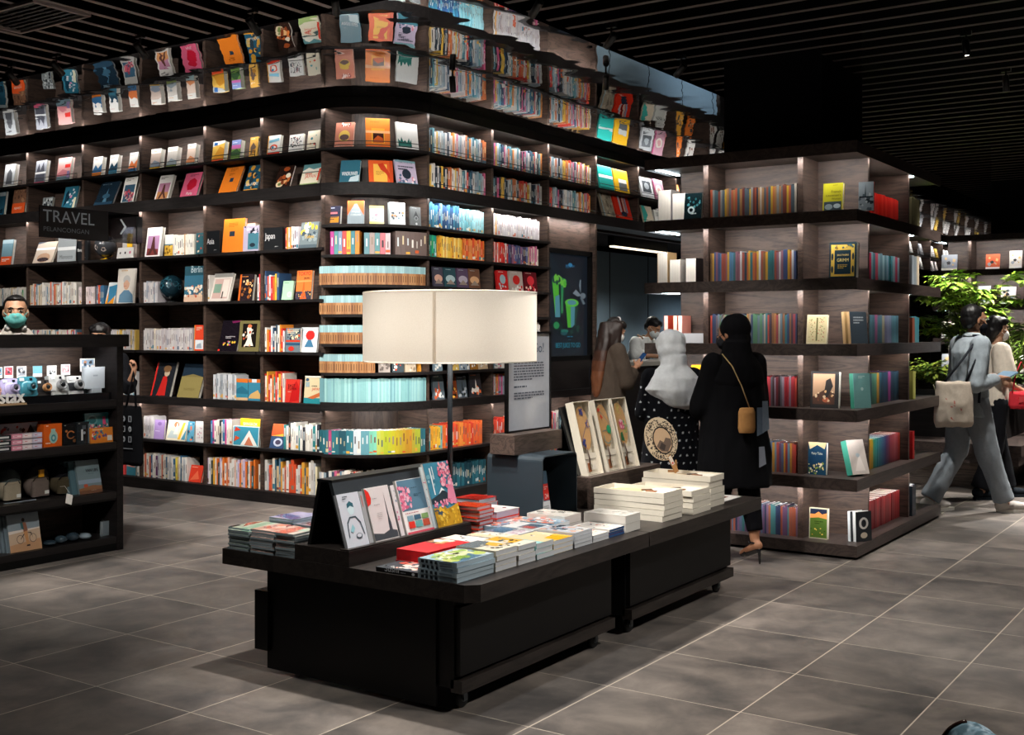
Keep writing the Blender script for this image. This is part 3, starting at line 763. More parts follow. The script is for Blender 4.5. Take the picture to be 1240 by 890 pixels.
face_l(199, 209, 26, zC, 3, 0xE9E4DA, [('r', 0, 0, 1, .5, 0xC59A3E), ('s', 24, .05, .05, .95, .5, 12, [0x7E5F22, 0xE0BE5E], .12), band(.5, .56, 0x5A7B8A)], 'cream guide with yellow bowls ' + tC, t=0.03)
face_l(237, 246, 26, zC, 2, 0x35606A, [('s', 25, .1, .1, .9, .9, 14, [0xB95A4C, 0xD9C9B0, 0x234A52], .1)], 'narrow teal guide beside the upright ' + tC, t=0.03)
face_l(39, 62, 26, zC, 20, 0xC9B8A8, [('e', .5, .25, .34, .22, 0xB8957C), ('e', .5, .16, .3, .1, 0x44383A), ('r', .0, .62, 1, .72, 0xF4F2EE), ('p', [(0, .9), (.5, 1), (0, 1)], 0x55606C)], 'tan cover with a woman in dark sunglasses ' + tC, t=0.02, y=7.18)
face_l(69, 91, 40, zC, 4, 0x9CA2A6, [band(.34, .44, 0xE2E4E6), band(.74, .8, 0xC9CED2), ('t', .14, .08, .7, 'Morocco', 0x4A5054)], 'tall shiny grey brochure ' + tC, t=0.008, y=7.16)
face_l(0, 13, 31, zC, 8, 0x6E8E9A, [band(0, .34, 0xD9562C), ('l', .1, .22, .7, 2, 0xF2E6DA, .03), band(.85, 1, 0x9AB0B8)], 'blue-grey book with an orange foot ' + tC, t=0.03)
face_l(148, 160, 38, zC, 2, 0xB8B4AE, [('r', .45, .1, 1, .8, 0xE3B22F), band(.8, 1, 0xC9CBCE)], 'grey and yellow slipcased guide behind the globe ' + tC, t=0.05, y=7.26)
face_l(141, 160.5, 13, zC, 10, 0xEDEAE6, [('e', .2, .5, .05, .12, 0x333333), ('e', .5, .5, .05, .12, 0x444444), ('e', .8, .52, .06, .14, 0xD8738E)], 'small white card with three tiny figures ' + tC, t=0.01, y=7.165)
def sign_block(px0, px1, hp, z, word, label, t=0.03, y=7.19):
    x0, x1 = on_y(px0, y), on_y(px1, y); h = hp * depth(x0, y) / FPX; w = x1 - x0
    mb = MB().box(0, 0, 0, w, t, h, 0x0E1115, 'paint')
    art(mb, [('t', .12, .42, .5, word, 0xE8E8E8, 1.3), ('l', .62, .14, .3, 1, 0x9A9A9A, .03)], w, h, Matrix())
    tag(mb.build('shelf_sign', M=T(x0, y, z + 0.001)), label, 'sign')
sign_block(318, 342, 27, zC, 'Japan', 'black shelf divider block lettered with an East Asian island country')
sign_block(248.5, 266, 27, zC, 'Asia', 'black shelf divider block lettered with a continent, beside the tall orange book')
sign_block(92.5, 106.5, 24, zC, 'Europe', 'black shelf divider block beside the pale globe')
# ---- fourth tier
face_l(357.5, 376, 35, zD, 6, 0xE07A3C, [band(0, .28, 0x3E3B48), ('p', [(.42, .28), (.5, .75), (.58, .28), (.72, .02), (.28, .02)], 0xE2632E), ('t', .08, .83, .84, 'TOKYO', 0xD0202C, 1.1), ('t', .5, .7, .38, 'PEOPLE', 0x222222), band(.6, .66, 0xEE9A58), ('s', 31, .02, .06, .98, .3, 14, [0xE3B46A, 0x6A5560], .05)], 'orange dusk tower guide with red title ' + tD, t=0.025)
face_l(340.6, 353, 23, zD, 10, 0xA9D6B2, [('e', .72, .28, .2, .14, 0xE6EAE2), ('e', .72, .28, .13, .09, 0xB9C4BA), title(.88, 0x4F7F5C)], 'pale mint green book with round badge ' + tD, t=0.02)
face_l(288, 305, 32, zD, 8, 0x2A2024, [('r', 0, 0, .12, 1, 0xE0692A), ('s', 32, .2, .1, .95, .75, 22, [0xC9823E, 0xE6C08A, 0x6A4128, 0x9C5A2C], .1), title(.9, 0xD98A4A)], 'dark food cover with orange spine edge ' + tD, t=0.03)
face_l(253, 276, 34, zD, 16, 0xD8CEC6, [('r', .1, .1, .9, .8, 0xC9A8A0), ('r', .12, .3, .5, .62, 0x7E9C8A), ('r', .55, .15, .88, .78, 0xE2D6CC), ('r', .6, .1, .66, .35, 0x5A4F4A), band(.86, 1, 0x8C8A86)], 'beige book with a window and curtain ' + tD, t=0.025)
face_l(222.5, 245, 43, zD, 3, 0x3C6E86, [band(.74, 1, 0x2E525F), ('t', .34, .82, .6, 'Berlin', 0xB9CBD2, 1.3), band(0, .2, 0xD9B79E), ('s', 33, .05, .15, .95, .45, 30, [0xE6C9A8, 0xC26A4E, 0xE9E4DA, 0x54606C], .07), ('r', .02, .35, .5, .42, 0xDCE4E6)], 'large blue city book with crowd scene ' + tD, t=0.03)
face_l(140.5, 162, 42, zD, 5, 0xE6DFD6, [('p', [(.12, .02), (.95, .02), (.9, .24), (.66, .38), (.4, .38), (.16, .24)], 0x6E93AE), ('e', .52, .56, .17, .17, 0xD9A98C), ('e', .52, .68, .2, .13, 0xC4C2C0), ('e', .52, .54, .14, .13, 0xDDB096), ('l', .38, .49, .26, 1, 0xA8584C, .012), ('l', .2, .93, .6, 1, 0xD9A24A, .02)], 'magazine with smiling white-haired lady in blue ' + tD, t=0.012)
face_l(127, 138, 26, zD, 14, 0xDDE6EA, [('p', [(0, 0), (.9, 0), (.9, .5), (.2, .7)], 0xE0932E), ('p', [(.3, 0), (1, .4), (1, .9), (.1, .8)], 0x3F7FA2)], 'white leaning book with orange and blue shapes ' + tD, t=0.015)
# ---- fifth tier
face_l(362.6, 383, 30, zE, 8, 0xE0E2E6, [('e', .55, .68, .27, .2, 0xC62F2C), ('p', [(.45, .5), (.62, .5), (.82, .2), (.25, .2)], 0x46789A), ('r', 0, 0, .02, 1, 0x9AA0A8), band(.86, 1, 0xC4C8CE)], 'white book with red disc above blue mountain ' + tE, t=0.02)
face_l(345.6, 363, 29, zE, 3, 0x6D7A82, [('s', 41, .08, .55, .92, .95, 22, [0xE8D9B0, 0x2E3A44, 0xC9502E], .09), band(.42, .5, 0xC43C28), band(.28, .38, 0x2E5470), ('e', .4, .14, .2, .1, 0xC8352A), ('l', .1, .9, .8, 3, 0xE6DCC0, .03)], 'slate book with stacked retro poster lettering ' + tE, t=0.025, y=7.18)
face_l(263.5, 286, 37, zE, 14, 0x171219, [('s', 42, .15, .2, .85, .32, 14, [0xD96A3C, 0x5C8AA8, 0xD9B43C, 0xC04A7A], .05), ('l', .3, .46, .5, 2, 0xB8B0B4, .02), ('p', [(.55, .9), (.98, .95), (.98, 1), (.5, .98)], 0x6A1F4A), ('r', 0, 0, .1, .06, 0xD9382E)], 'near-black large cover with tiny city lights ' + tE, t=0.02)
face_l(288, 313, 37, zE, 6, 0x726A44, [('r', .16, .14, .84, .9, 0x1C1714), ('p', [(.5, .85), (.62, .7), (.58, .5), (.66, .3), (.72, .18), (.3, .18), (.42, .4), (.4, .6), (.36, .75)], 0xE6DCD0), ('e', .5, .82, .1, .06, 0xC9704A), ('s', 43, .2, .15, .8, .7, 12, [0xC99A7A, 0xE9E0D6, 0xA8442E], .05)], 'olive art book with pale dancer on black ' + tE, t=0.025)
face_l(235, 246.5, 31, zE, 2, 0xD9482E, [('r', .1, .06, .95, .42, 0xDCE0E4), ('p', [(.2, .1), (.8, .1), (.7, .3), (.3, .25)], 0x9AA6B4), ('r', 0, 0, .06, 1, 0xE8902E), ('l', .2, .9, .6, 3, 0xE9C9B0, .025)], 'orange guide with white lower panel ' + tE, t=0.03)
# ---- sixth tier
face_l(367.5, 389, 33, zF, 6, 0xDCCBA4, [band(0, .2, 0x2F8A94), ('p', [(.2, .2), (1, .45), (1, .3), (.5, .16)], 0xC46A3E), ('l', .4, .62, .5, 1, 0x222A30, .03), ('t', .42, .44, .5, 'JAPAN', 0xCC3A30), ('e', .14, .86, .1, .06, 0x3E5C78), ('r', .05, .6, .28, .78, 0x9AB0B4), band(.95, 1, 0xE8E4DA)], 'sand coloured guide with coast and red title ' + tF, t=0.02)
face_l(345, 362, 28, zF, 4, 0xD43A30, [('p', [(.3, 0), (.95, .1), (1, .6), (.75, .95), (.5, .7)], 0xBE2020), ('t', .18, .66, .5, 'EAST', 0x231416, .9), ('t', .18, .55, .6, 'KOREA', 0x231416, .9), ('l', .18, .45, .4, 1, 0xE6C0B0, .015)], 'bright red book with rounded darker shape ' + tF, t=0.025)
face_l(182, 205, 42, zF, 16, 0x23262C, [('r', 0, 0, .08, 1, 0xD6302A), ('p', [(.3, .02), (.75, .02), (.7, .45), (.62, .6), (.45, .55), (.4, .35)], 0xC62A26), ('e', .62, .66, .14, .1, 0xC9B49A), ('e', .6, .78, .2, .1, 0x7A5A3E)], 'large dark book with red robed figure ' + tF, t=0.03)
face_l(214, 240, 41, zF, 18, 0x22303E, [band(0, .6, 0x8C7F4E), ('t', .24, .2, .5, 'NAMIBIA', 0x6E6238), ('p', [(0, .6), (.5, .68), (1, .6)], 0x7A6E44)], 'large olive book with dark blue top ' + tF, t=0.03)
face_l(286, 300, 26, zF, 1, 0x3B88A0, [band(.82, 1, 0xD9742E), ('p', [(0, .5), (.5, .65), (1, .45), (1, .3), (0, .3)], 0x2E6E88), band(0, .12, 0xD9B48A)], 'teal guide with orange top band, left of its twin ' + tF, t=0.03)
face_l(300.5, 315, 26, zF, 1, 0x3E86A2, [band(.84, 1, 0xD06E2E), ('p', [(.2, .3), (.8, .5), (1, .3), (1, .1), (0, .1)], 0xD6AE6E), ('r', .3, .84, .7, 1, 0xD8DEE4)], 'teal guide with sandy foot and orange top ' + tF, t=0.03)
# ---- seventh tier
face_l(326, 343, 29, zG, 14, 0xC9502E, [band(0, .5, 0x35496A), ('e', .55, .25, .32, .17, 0xB8BED0), ('e', .55, .25, .2, .1, 0x4A4458), ('p', [(0, .5), (1, .62), (1, .5)], 0xE8A03C)], 'red and navy book with round dish ' + tG, t=0.03)
face_l(281.5, 313, 24, zG, 4, 0xCFE0E0, [('r', .03, .04, .97, .96, 0x3E8FA8), ('p', [(.3, .05), (.62, .8), (.95, .05)], 0xE9E6DE), ('p', [(.45, .05), (.62, .5), (.8, .05)], 0xC9785A), ('p', [(.05, .7), (.3, .8), (.1, .95)], 0xC9402E), ('p', [(.05, .2), (.28, .4), (.1, .5)], 0xC9502E)], 'blue cover with white tent ' + tG, t=0.02, y=7.18)
face_l(291, 315, 11.5, zG + 0.158, 2, 0xE2AC24, [('t', .16, .3, .7, 'BANGKOK', 0xF4EBD0)], 'bright yellow book edge above tent cover ' + tG, t=0.02, y=7.225)
face_l(200.5, 224, 24, zG, 12, 0xE3D8C0, [('e', .45, .78, .13, .14, 0xE07A5A), ('p', [(.05, .1), (.6, .1), (.5, .4), (.2, .5)], 0xB9C4C4), ('p', [(.6, .05), (.72, .05), (.9, .9), (.78, .9)], 0xE8B63C), ('p', [(.78, .05), (.98, .05), (.98, .6)], 0x4A88A0), ('p', [(.35, .3), (.5, .9), (.6, .3)], 0xEDE6D8)], 'cream cover with coral sun and sail ' + tG, t=0.015)
face_l(226, 234, 24, zG, 6, 0x5B9CB8, [('s', 51, .1, .1, .9, .9, 10, [0xE8E0D0, 0xE07A4A, 0x2E5A70], .16)], 'narrow blue and orange guide ' + tG, t=0.02)
face_l(236, 246.5, 25, zG, 2, 0xDCD8D6, [('s', 52, .2, .2, .8, .8, 12, [0xC98A9A, 0xA8A0AA], .07), ('r', 0, 0, .04, 1, 0x2E2A34)], 'pale grey guide with pink marks beside upright ' + tG, t=0.03)
face_l(186, 198, 23, zG, 6, 0xA88CC4, [('e', .5, .8, .2, .1, 0x8A6CA8), title(.4, 0xE0D4EC)], 'lilac paperback among pale spines ' + tG, t=0.02)
# ---- lowest tier
face_l(228, 243, 20, zH, 14, 0xD8402C, [('p', [(.1, .1), (.8, .2), (.6, .7)], 0xE86A4A), title(.86, 0xF2C8B4)], 'red book tilted outwards ' + tH, t=0.02)
face_l(153, 164, 31, zH, 3, 0x8FAEC4, [band(0, .34, 0x3F7C8E), ('p', [(0, .34), (.5, .5), (1, .3)], 0xC98A7A), band(.85, 1, 0xB9CCD8)], 'pale blue book by the counter end ' + tH, t=0.03)
# ================================================================= curved corner, face-out books
kB, kA, kC1, kC2, kC6 = [f"on the curved corner's {o} tier" for o in ('top', 'second', 'third', 'fourth', 'eighth')]
face_c(404.5, 427, 32, 3.06, 12, 0xBE7A66, [('e', .5, .48, .3, .22, 0xD8B65A), ('e', .5, .42, .25, .12, 0x5E4A48), ('s', 61, .3, .85, .9, .97, 14, [0xF0E0D8, 0x7A3A3A], .06), ('l', .1, .1, .8, 1, 0xE6C8BC, .02)], 'salmon cover with a golden globe ' + kB)
face_c(443, 472.5, 37, 3.06, 8, 0xD9762E, [('r', .24, .16, .78, .66, 0xE39A32), ('r', .3, .18, .74, .5, 0x3A1A16), ('p', [(.3, .18), (.74, .18), (.7, .34), (.5, .42), (.34, .3)], 0xB9501E), ('r', 0, .5, 1, .58, 0xE9A97A), ('l', .2, .86, .6, 1, 0xC25A1E, .03), ('r', 0, 0, 1, .08, 0xE0641F)], 'orange cover with dark framed sunset ' + kB)
face_c(482, 507.5, 34, 3.06, 8, 0xDDDBD6, [('p', [(.04, .1), (.04, .4), (.14, .3), (.2, .48), (.28, .3), (.36, .36), (.46, .28), (.56, .46), (.6, .3), (.66, .42), (.68, .1)], 0x2E6A62), band(0, .06, 0x2A5A55), ('r', .12, .12, .6, .2, 0x4A8076)], 'white cover with green castle skyline ' + kB)
face_c(410.5, 434.5, 29, 2.76, 16, 0x2F6274, [('t', .1, .34, .8, 'WINDRUNNER', 0xE8ECEE, 2.4), ('p', [(.45, .02), (.98, .1), (.98, .36), (.55, .26)], 0xB9CCD4), band(0, .08, 0x4A8092)], 'teal cover with white wind title ' + kA)
face_c(447, 476.5, 29, 2.76, 14, 0xCE5526, [('r', .2, .08, .76, .84, 0xE3AE4A), ('p', [(.38, .84), (.6, .9), (.95, .3), (.9, .1), (.7, .45), (.5, .6)], 0xB9341A), ('l', .3, .5, .32, 3, 0xB07A34, .03), ('r', .86, 0, 1, 1, 0xB8431E)], 'red-orange cover with golden panel ' + kA)
face_c(482, 506.5, 31, 2.76, 14, 0xC2B4CC, [('e', .5, .45, .22, .2, 0x2C3440), band(0, .1, 0x4C8090), ('l', .12, .72, .76, 2, 0x2A3440, .05), ('t', .16, .88, .7, 'TERRY B. BOYLE', 0x39505C), ('s', 63, .1, .12, .9, .4, 14, [0xD98A9C, 0xE8D8DC, 0x5A6A88], .08), ('r', 0, .92, 1, 1, 0x77A0A8)], 'lilac cover with dark leaping figure ' + kA)
face_c(395.5, 411.5, 23, 2.41, 5, 0x2A2A40, [('l', .14, .88, .7, 1, 0xB9C0D6, .04), ('r', .2, .58, .78, .68, 0xC9707A), ('r', .1, .12, .9, .44, 0xC98A28), ('l', .16, .38, .66, 2, 0x2A2A40, .05)], 'navy paperback with gold block lettering ' + kC1, t=0.03)
face_c(420.5, 440.5, 29, 2.41, 5, 0x8A98A0, [('p', [(0, 1), (.5, .86), (1, 1)], 0xE06A34), ('p', [(0, 1), (.5, .95), (.02, .4), (0, .4)], 0xDF6230), ('p', [(1, 1), (.5, .95), (.98, .4), (1, .4)], 0xDF6230), ('t', .26, .5, .5, 'PAULO', 0xDDE2E4), ('t', .2, .37, .62, 'COELHO', 0xDDE2E4)], 'grey paperback with orange upper corners ' + kC1, t=0.025)
face_c(447.5, 465, 23, 2.41, 5, 0x9AA6A0, [band(0, .16, 0xC9B04A), ('e', .5, .5, .28, .14, 0xD9D0C4), ('e', .5, .5, .16, .08, 0xD06A7A), ('r', 0, .85, 1, 1, 0xD9C25A), ('s', 64, .1, .2, .9, .85, 10, [0x6A7C84, 0xE6E0D0], .07)], 'sage paperback with pink swirl ' + kC1, t=0.025)
face_c(472.5, 491, 28, 2.41, 4, 0xC4CCD0, [('s', 65, .1, .3, .9, .6, 20, [0x3A4450, 0xD98A4A, 0xE9E4E0, 0x6A8CA0], .08), title(.9, 0x7E8A92), ('r', 0, 0, 1, .14, 0xDDE2E6), ('e', .4, .2, .1, .06, 0xF2F2F2)], 'silver paperback with small town figures ' + kC1, t=0.04)
face_c(498.5, 512, 24, 2.41, 4, 0x6E7274, [('p', [(.5, .8), (.78, .45), (.22, .45)], 0x4A4E50), ('e', .5, .42, .2, .12, 0x8A9092), ('e', .5, .42, .12, .07, 0x5A5E60), ('e', .5, .14, .1, .06, 0xD0D6D8), title(.92, 0xA0A6A8)], 'grey paperback with triangle emblem ' + kC1, t=0.025)
for i, (a, b, c1, c2, c3, d) in enumerate(((458.5, 472.5, 0xA49A94, 0x6A625E, 0xD0C8C0, 'grey rubble'), (475, 489, 0x3F4A50, 0xD4482E, 0xE6E2DA, 'red and white'), (491, 504, 0xBFAE98, 0x8A7A68, 0xD9CDBA, 'sandstone'), (507, 517, 0xD08A2E, 0x8A5518, 0xE6B25E, 'amber'))):
    face_c(a, b, 22, 1.155, 4, c1, [('s', 70 + i, .1, .1, .9, .9, 18, [c2, c3], .13), title(.9, c3)], f'{d} paperback facing out ' + kC6, t=0.02)
# ================================================================= second wing, face-out books
wB, wA, wC3, wC6, wC7 = [f"on the second wing's {o} tier" for o in ('top', 'second', 'fifth', 'eighth', 'ninth')]
face_r(727.5, 744.5, 30, 3.06, 10, 0x2A9A90, [band(.5, .62, 0xD9ECEA), ('r', .04, .04, .96, .1, 0x1E7A72)], 'plain turquoise book ' + wB, t=0.02)
face_r(746, 763, 29, 3.06, 10, 0xE2AE2C, [('r', .3, .12, .86, .6, 0x5C6064), ('r', .3, .44, .86, .6, 0xD9DCDC), ('l', .3, .85, .5, 1, 0xB5841A, .02)], 'yellow book with grey photograph ' + wB, t=0.03)
face_r(778.5, 793, 26, 3.06, 12, 0xD6D8DA, [('r', .15, .3, .85, .85, 0x4E5256), ('e', .5, .6, .2, .16, 0x9AA0A4), band(0, .12, 0xF0F0F0)], 'white book with grey portrait ' + wB, t=0.02)
face_r(794.5, 806.5, 27, 3.06, 12, 0xA9828E, [('e', .5, .5, .3, .24, 0xE6DCD2), ('e', .5, .5, .16, .12, 0xC99A9A), ('r', 0, 0, .08, 1, 0x9C2C5E)], 'mauve book with pale round flower ' + wB, t=0.025)
face_r(733, 746.5, 34, 2.76, 16, 0x8E8272, [('s', 81, .1, .1, .9, .95, 24, [0xA69A86, 0x6E6456], .14), ('r', 0, 0, .06, 1, 0x7E9CA8)], 'weathered stone-coloured book ' + wA, t=0.03)
face_r(749, 767, 33, 2.76, 16, 0xD3321F, [('r', .28, .3, .4, .95, 0xB9C0C8), ('r', .44, .3, .5, .95, 0x5A2020), ('r', .54, .3, .64, .95, 0xC9B4A4), ('r', .68, .3, .78, .95, 0x8A98AC), ('e', .5, .24, .2, .1, 0x2E3448), ('l', .1, .12, .6, 1, 0xF0C0B0, .03)], 'bright red book with upright spines picture ' + wA, t=0.025)
face_r(781, 793, 23, 2.76, 14, 0xC9BCA8, [('p', [(0, 0), (.5, .5), (.3, 1), (0, 1)], 0x3E9A90)], 'tan and teal book ' + wA, t=0.02)
face_r(795, 806, 20, 2.76, 12, 0xDCDCD8, [('l', .15, .8, .7, 4, 0x4A4C50, .03)], 'white book with black title lines ' + wA, t=0.03)
for i, (a, b, c1, c2, d) in enumerate(((526, 537.5, 0xC59A88, 0x45424E, 'pink dusk'), (539.5, 553, 0x9FB4B8, 0x2F4850, 'grey valley'), (555, 568, 0xA49AA8, 0x54445A, 'mauve hill'), (569, 582, 0xC89A72, 0x6A4A3A, 'orange lagoon'))):
    face_r(a, b, 24, 1.90, 6, c2, [('e', .5, .42, .42, .2, c1), ('p', [(.1, .15), (.5, .4), (.9, .15)], 0x8A7A70), title(.88, 0x9AA4A8)], f'dark paperback with {d} picture ' + wC3, t=0.02)
for i, (a, b, c1, c2, c3, d) in enumerate(((603.5, 616, 0xC62A2A, 0x9AB4BC, 0xE0D8D0, 'red cover with pale blue figure'), (618.5, 634, 0xB4A49C, 0xC6302C, 0xE0DCD6, 'grey cover with big red disc'), (636, 651, 0x5A1A20, 0xC6323A, 0xE0B8A8, 'dark red cover with bright patches'))):
    face_r(a, b, 24, 1.90, 6, c1, [('e', .5, .55, .28, .24, c2), ('s', 90 + i, .1, .05, .9, .3, 10, [c3, c2], .08), title(.9, c3)], f'{d} ' + wC3, t=0.03)
for i, (a, b, c1, c2, d) in enumerate(((526, 536, 0x6A7C86, 0xB8C4CA, 'grey'), (546, 556, 0xC9A85A, 0x6A4A2A, 'ochre'), (557, 569, 0x8A98A4, 0x3A444E, 'blue-grey'), (571, 579, 0x9A6A2E, 0x4A2E14, 'brown'), (580, 591, 0xC4AA8A, 0x7A6450, 'beige'))):
    face_r(a, b, 22, 1.155, 5, c1, [('s', 95 + i, .1, .1, .9, .7, 12, [c2, 0xE0DCD4], .12), title(.88, c2)], f'small {d} paperback facing out ' + wC6, t=0.02)
for i, (a, b, hp, c1, c2, c3, d) in enumerate(((526, 539, 30, 0x5C6872, 0xE0E2E4, 0xD0603A, 'grey cover with white boat'), (545, 554.5, 30, 0x7A3A1E, 0xE0A848, 0x2A1812, 'brown and amber cover'), (555, 566.5, 26, 0x4A535C, 0xA8AEB4, 0x2A3038, 'slate mountain cover'), (570.5, 584, 28, 0x2A2A30, 0xD96A3A, 0xE0D8D0, 'black cover with campfire'))):
    face_r(a, b, hp, 0.905, 8, c1, [('s', 100 + i, .15, .05, .85, .4, 14, [c2, c3], .12), ('p', [(.45, .3), (.55, .8), (.6, .3)], c3), title(.9, c2)], f'{d} facing out ' + wC7, t=0.02)
# ================================================================= rows of spines
SB = MB()       # all the small spines that nobody could pick out one by one
WARM = [0x7A362E, 0xA8483A, 0xB0602E, 0x3E3048, 0x2E3E56, 0xC09428, 0x8E3430, 0x5E5866, 0xB06A44, 0x35525C, 0xB8B0A8, 0x542A34, 0x7A566A, 0xBC4C2C, 0x3E5074, 0x8A4656, 0x302838]
MIX = [0xC4BFB8, 0xCFCBC5, 0xC6423A, 0x2E6478, 0xE08A3C, 0x33465A, 0xC9C4C2, 0x5E8C96, 0xD9B04A, 0x1E2A36, 0xC25A7E, 0x8C9CA6, 0xB9683E, 0xD4CFC9, 0xA8B4BC]
PALE = [0xE6E2DC, 0xDCD6CE, 0xE9E4DC, 0xCFCAC4, 0xD8CDBE, 0xC9B08A, 0xE2DCD4, 0xB9BCC2, 0xD06A4A, 0x5A7C94, 0xE0DAD2]
WHITE = [0xC9C4C6, 0xBFB9BD, 0xD0CCCA, 0xC4BDBD, 0xB4ADB1]
def spine_shape(mb, t, d, h, col, M, seed, page=0xDDD6C8, marks=True, mat='paint'):
    c = lin(col)
    v = [(0, 0, 0), (t, 0, 0), (t, d, 0), (0, d, 0), (0, 0, h), (t, 0, h), (t, d, h), (0, d, h)]
    mb.add(v, [(0, 3, 2, 1), (0, 1, 5, 4), (1, 2, 6, 5), (3, 0, 4, 7)], col, mat, False, M)
    mb.add(v, [(2, 3, 7, 6)], page, 'paper', False, M)
    # covers stand a hair above the page block
    e = min(0.0015, t * 0.2)
    mb.add([(e, e, h - 0.003), (t - e, e, h - 0.003), (t - e, d, h - 0.003), (e, d, h - 0.003)], [(0, 1, 2, 3)], page, 'paper', False, M)
    for a, b in ((0, e), (t - e, t)):
        mb.add([(a, 0, h), (b, 0, h), (b, d, h), (a, d, h)], [(0, 1, 2, 3)], col, mat, False, M)
    mb.add([(e, 0, h), (t - e, 0, h), (t - e, e, h), (e, e, h)], [(0, 1, 2, 3)], col, mat, False, M)
    if marks:
        r = random.Random(seed)
        lum = c[0] * .3 + c[1] * .6 + c[2] * .1
        ink = r.choice([0x2A2C34, 0x6A3A34, 0x34506A, 0x8A7A6A]) if lum > 0.25 else r.choice([0xE6E2DA, 0xD9C9A0, 0xC9D2D6])
        a0 = r.uniform(.25, .55); a1 = a0 + r.uniform(.2, .38)
        w0 = t * r.uniform(.3, .42)
        mb.add([(w0, -0.0003, h * a0), (t - w0, -0.0003, h * a0), (t - w0, -0.0003, h * a1), (w0, -0.0003, h * a1)], [(0, 1, 2, 3)], ink, mat, False, M)
        if r.random() < .5:
            b0 = r.uniform(.04, .1); b1 = b0 + r.uniform(.04, .16)
            mb.add([(t * .05, -0.0003, h * b0), (t * .95, -0.0003, h * b0), (t * .95, -0.0003, h * b1), (t * .05, -0.0003, h * b1)], [(0, 1, 2, 3)], r.choice([ink, 0xC9582E, 0x3E7C8E, 0xE0DAD0, 0xD9A23C]), mat, False, M)
def line_path(x0, y0, dx, dy):
    def f(s): return V((x0 + dx * s, y0 + dy * s, 0)), math.degrees(math.atan2(dy, dx))
    return f
def arc_path(r):
    "arc length along the curved corner from its left end"
    def f(s):
        a = -90 + math.degrees(s / r); x, y, _ = arcp(a, r, 0)
        return V((x, y, 0)), a + 90
    return f
def row(path, s0, s1, z, hr, tr, pal, seed, dep=0.15, order=None, page=0xDDD6C8, marks=True, one=None, jitter=0.004, mat='paint', tilt=None):
    "one(i, n, M, t, h, col) builds an individual; otherwise the book joins the mass of spines"
    r = random.Random(seed); s = s0; i = 0
    while True:
        t = r.uniform(*tr)
        if s + t > s1: break
        p, yaw = path(s)
        h = r.uniform(*hr)
        col = pal[i % len(pal)] if order else r.choice(pal)
        n = r.uniform(0, jitter)
        M = T(p.x, p.y, z + 0.0008) @ RZ(yaw) @ T(0, n, 0)
        if tilt: M = M @ RY(tilt(i, r))
        if one: one(i, M, t, h, col, seed * 1000 + i, dep)
        else: spine_shape(SB, t, dep, h, col, M, seed * 1000 + i, page, marks, mat)
        s += t + 0.0006; i += 1
    return i
def rowL(px0, px1, z, hr, tr, pal, seed, y=7.20, **k):
    x0, x1 = on_y(px0, y), on_y(px1, y)
    return row(line_path(x0, y, 1, 0), 0, x1 - x0, z, hr, tr, pal, seed, **k)
def rowR(y0, y1, z, hr, tr, pal, seed, x=XR - 0.06, **k):
    return row(line_path(x, y0, 0, 1), 0, y1 - y0, z, hr, tr, pal, seed, **k)
# straight wing
rowL(345.5, 361, zC, (.18, .20), (.014, .03), [0xD9403A, 0xE0D8D4, 0xC9B8C4, 0xE2A03C, 0xDDD6E0], 201)
rowL(168.5, 174.5, zC, (.25, .26), (.025, .032), [0xE08AA0, 0xE6A4B0], 202)
rowL(209.5, 236, zC, (.185, .20), (.016, .026), [0xE4E0D8, 0xDCD8D0, 0xE6E0D4, 0xB98A54], 203)
rowL(311.5, 340, zD, (.2, .27), (.014, .03), [0xE0DCDA, 0xC6303A, 0xE0692C, 0xE2B03A, 0x2E4C70, 0x3A5C80, 0xD94A2E], 204, order=1)
rowL(246.5, 254, zD, (.24, .26), (.02, .03), [0xDAD6D0, 0xC43A2E], 205)
rowL(168.5, 192, zD, (.19, .21), (.014, .024), WHITE + [0x9CA4B0], 206)
rowL(95, 116, zD, (.17, .18), (.018, .026), [0xE0CFCF, 0xDAC8CA, 0xE4D6D4], 207)
rowL(117, 126.5, zD, (.18, .19), (.014, .024), [0x3E6E94, 0xE0DCD8, 0xC9502E], 208)
rowL(32, 93, zD, (.19, .24), (.014, .03), PALE, 209)
rowL(-20, 29, zD, (.17, .2), (.012, .026), PALE + [0x3E8A5A, 0xC6402E], 210)
rowL(318, 345, zE, (.17, .24), (.014, .028), [0x2E4050, 0xE0DAD6, 0xE08A2C, 0xC9302A, 0xDAD6DA, 0x24405C, 0xD9D4CE], 211, order=1)
rowL(172, 234, zE, (.19, .215), (.016, .024), WHITE + [0xE0D4C0], 212)
rowL(134, 165, zE, (.18, .2), (.016, .022), WHITE + [0xD9B45A], 213)
rowL(32, 94, zE, (.17, .2), (.012, .024), PALE + [0xC65A7A, 0x3E6E8C], 214)
rowL(-20, 29, zE, (.17, .2), (.012, .024), PALE, 215)
rowL(318.5, 345, zF, (.2, .27), (.014, .026), [0xD9382E, 0xE0D8D0, 0xE2A53A, 0xC4402E, 0xE9E0D6, 0xE07A2C, 0x3E8A7A], 216, order=1)
rowL(258, 286, zF, (.22, .235), (.013, .02), [0xC4C6CA, 0x9AA0A6, 0xD0D2D6, 0x3A4048], 217)
rowL(147, 166, zF, (.2, .23), (.014, .026), [0xE0DCDA, 0x9CC0D0, 0xDAD4D2, 0x7FA8BC], 218)
rowL(343.5, 388, zG, (.2, .24), (.016, .035), [0x2E7C80, 0xE6E0D8, 0x2A2C34, 0xDDD6CC, 0xE9E4DC, 0xE0DAD0, 0xD9D4CE], 219, order=1)
rowL(255, 281, zG, (.2, .235), (.014, .03), [0x2E6E9A, 0xD04A8A, 0xE6E0DA, 0xE0D4C4, 0xD9CFC4, 0x2A3038, 0xDDD8D2], 220, order=1)
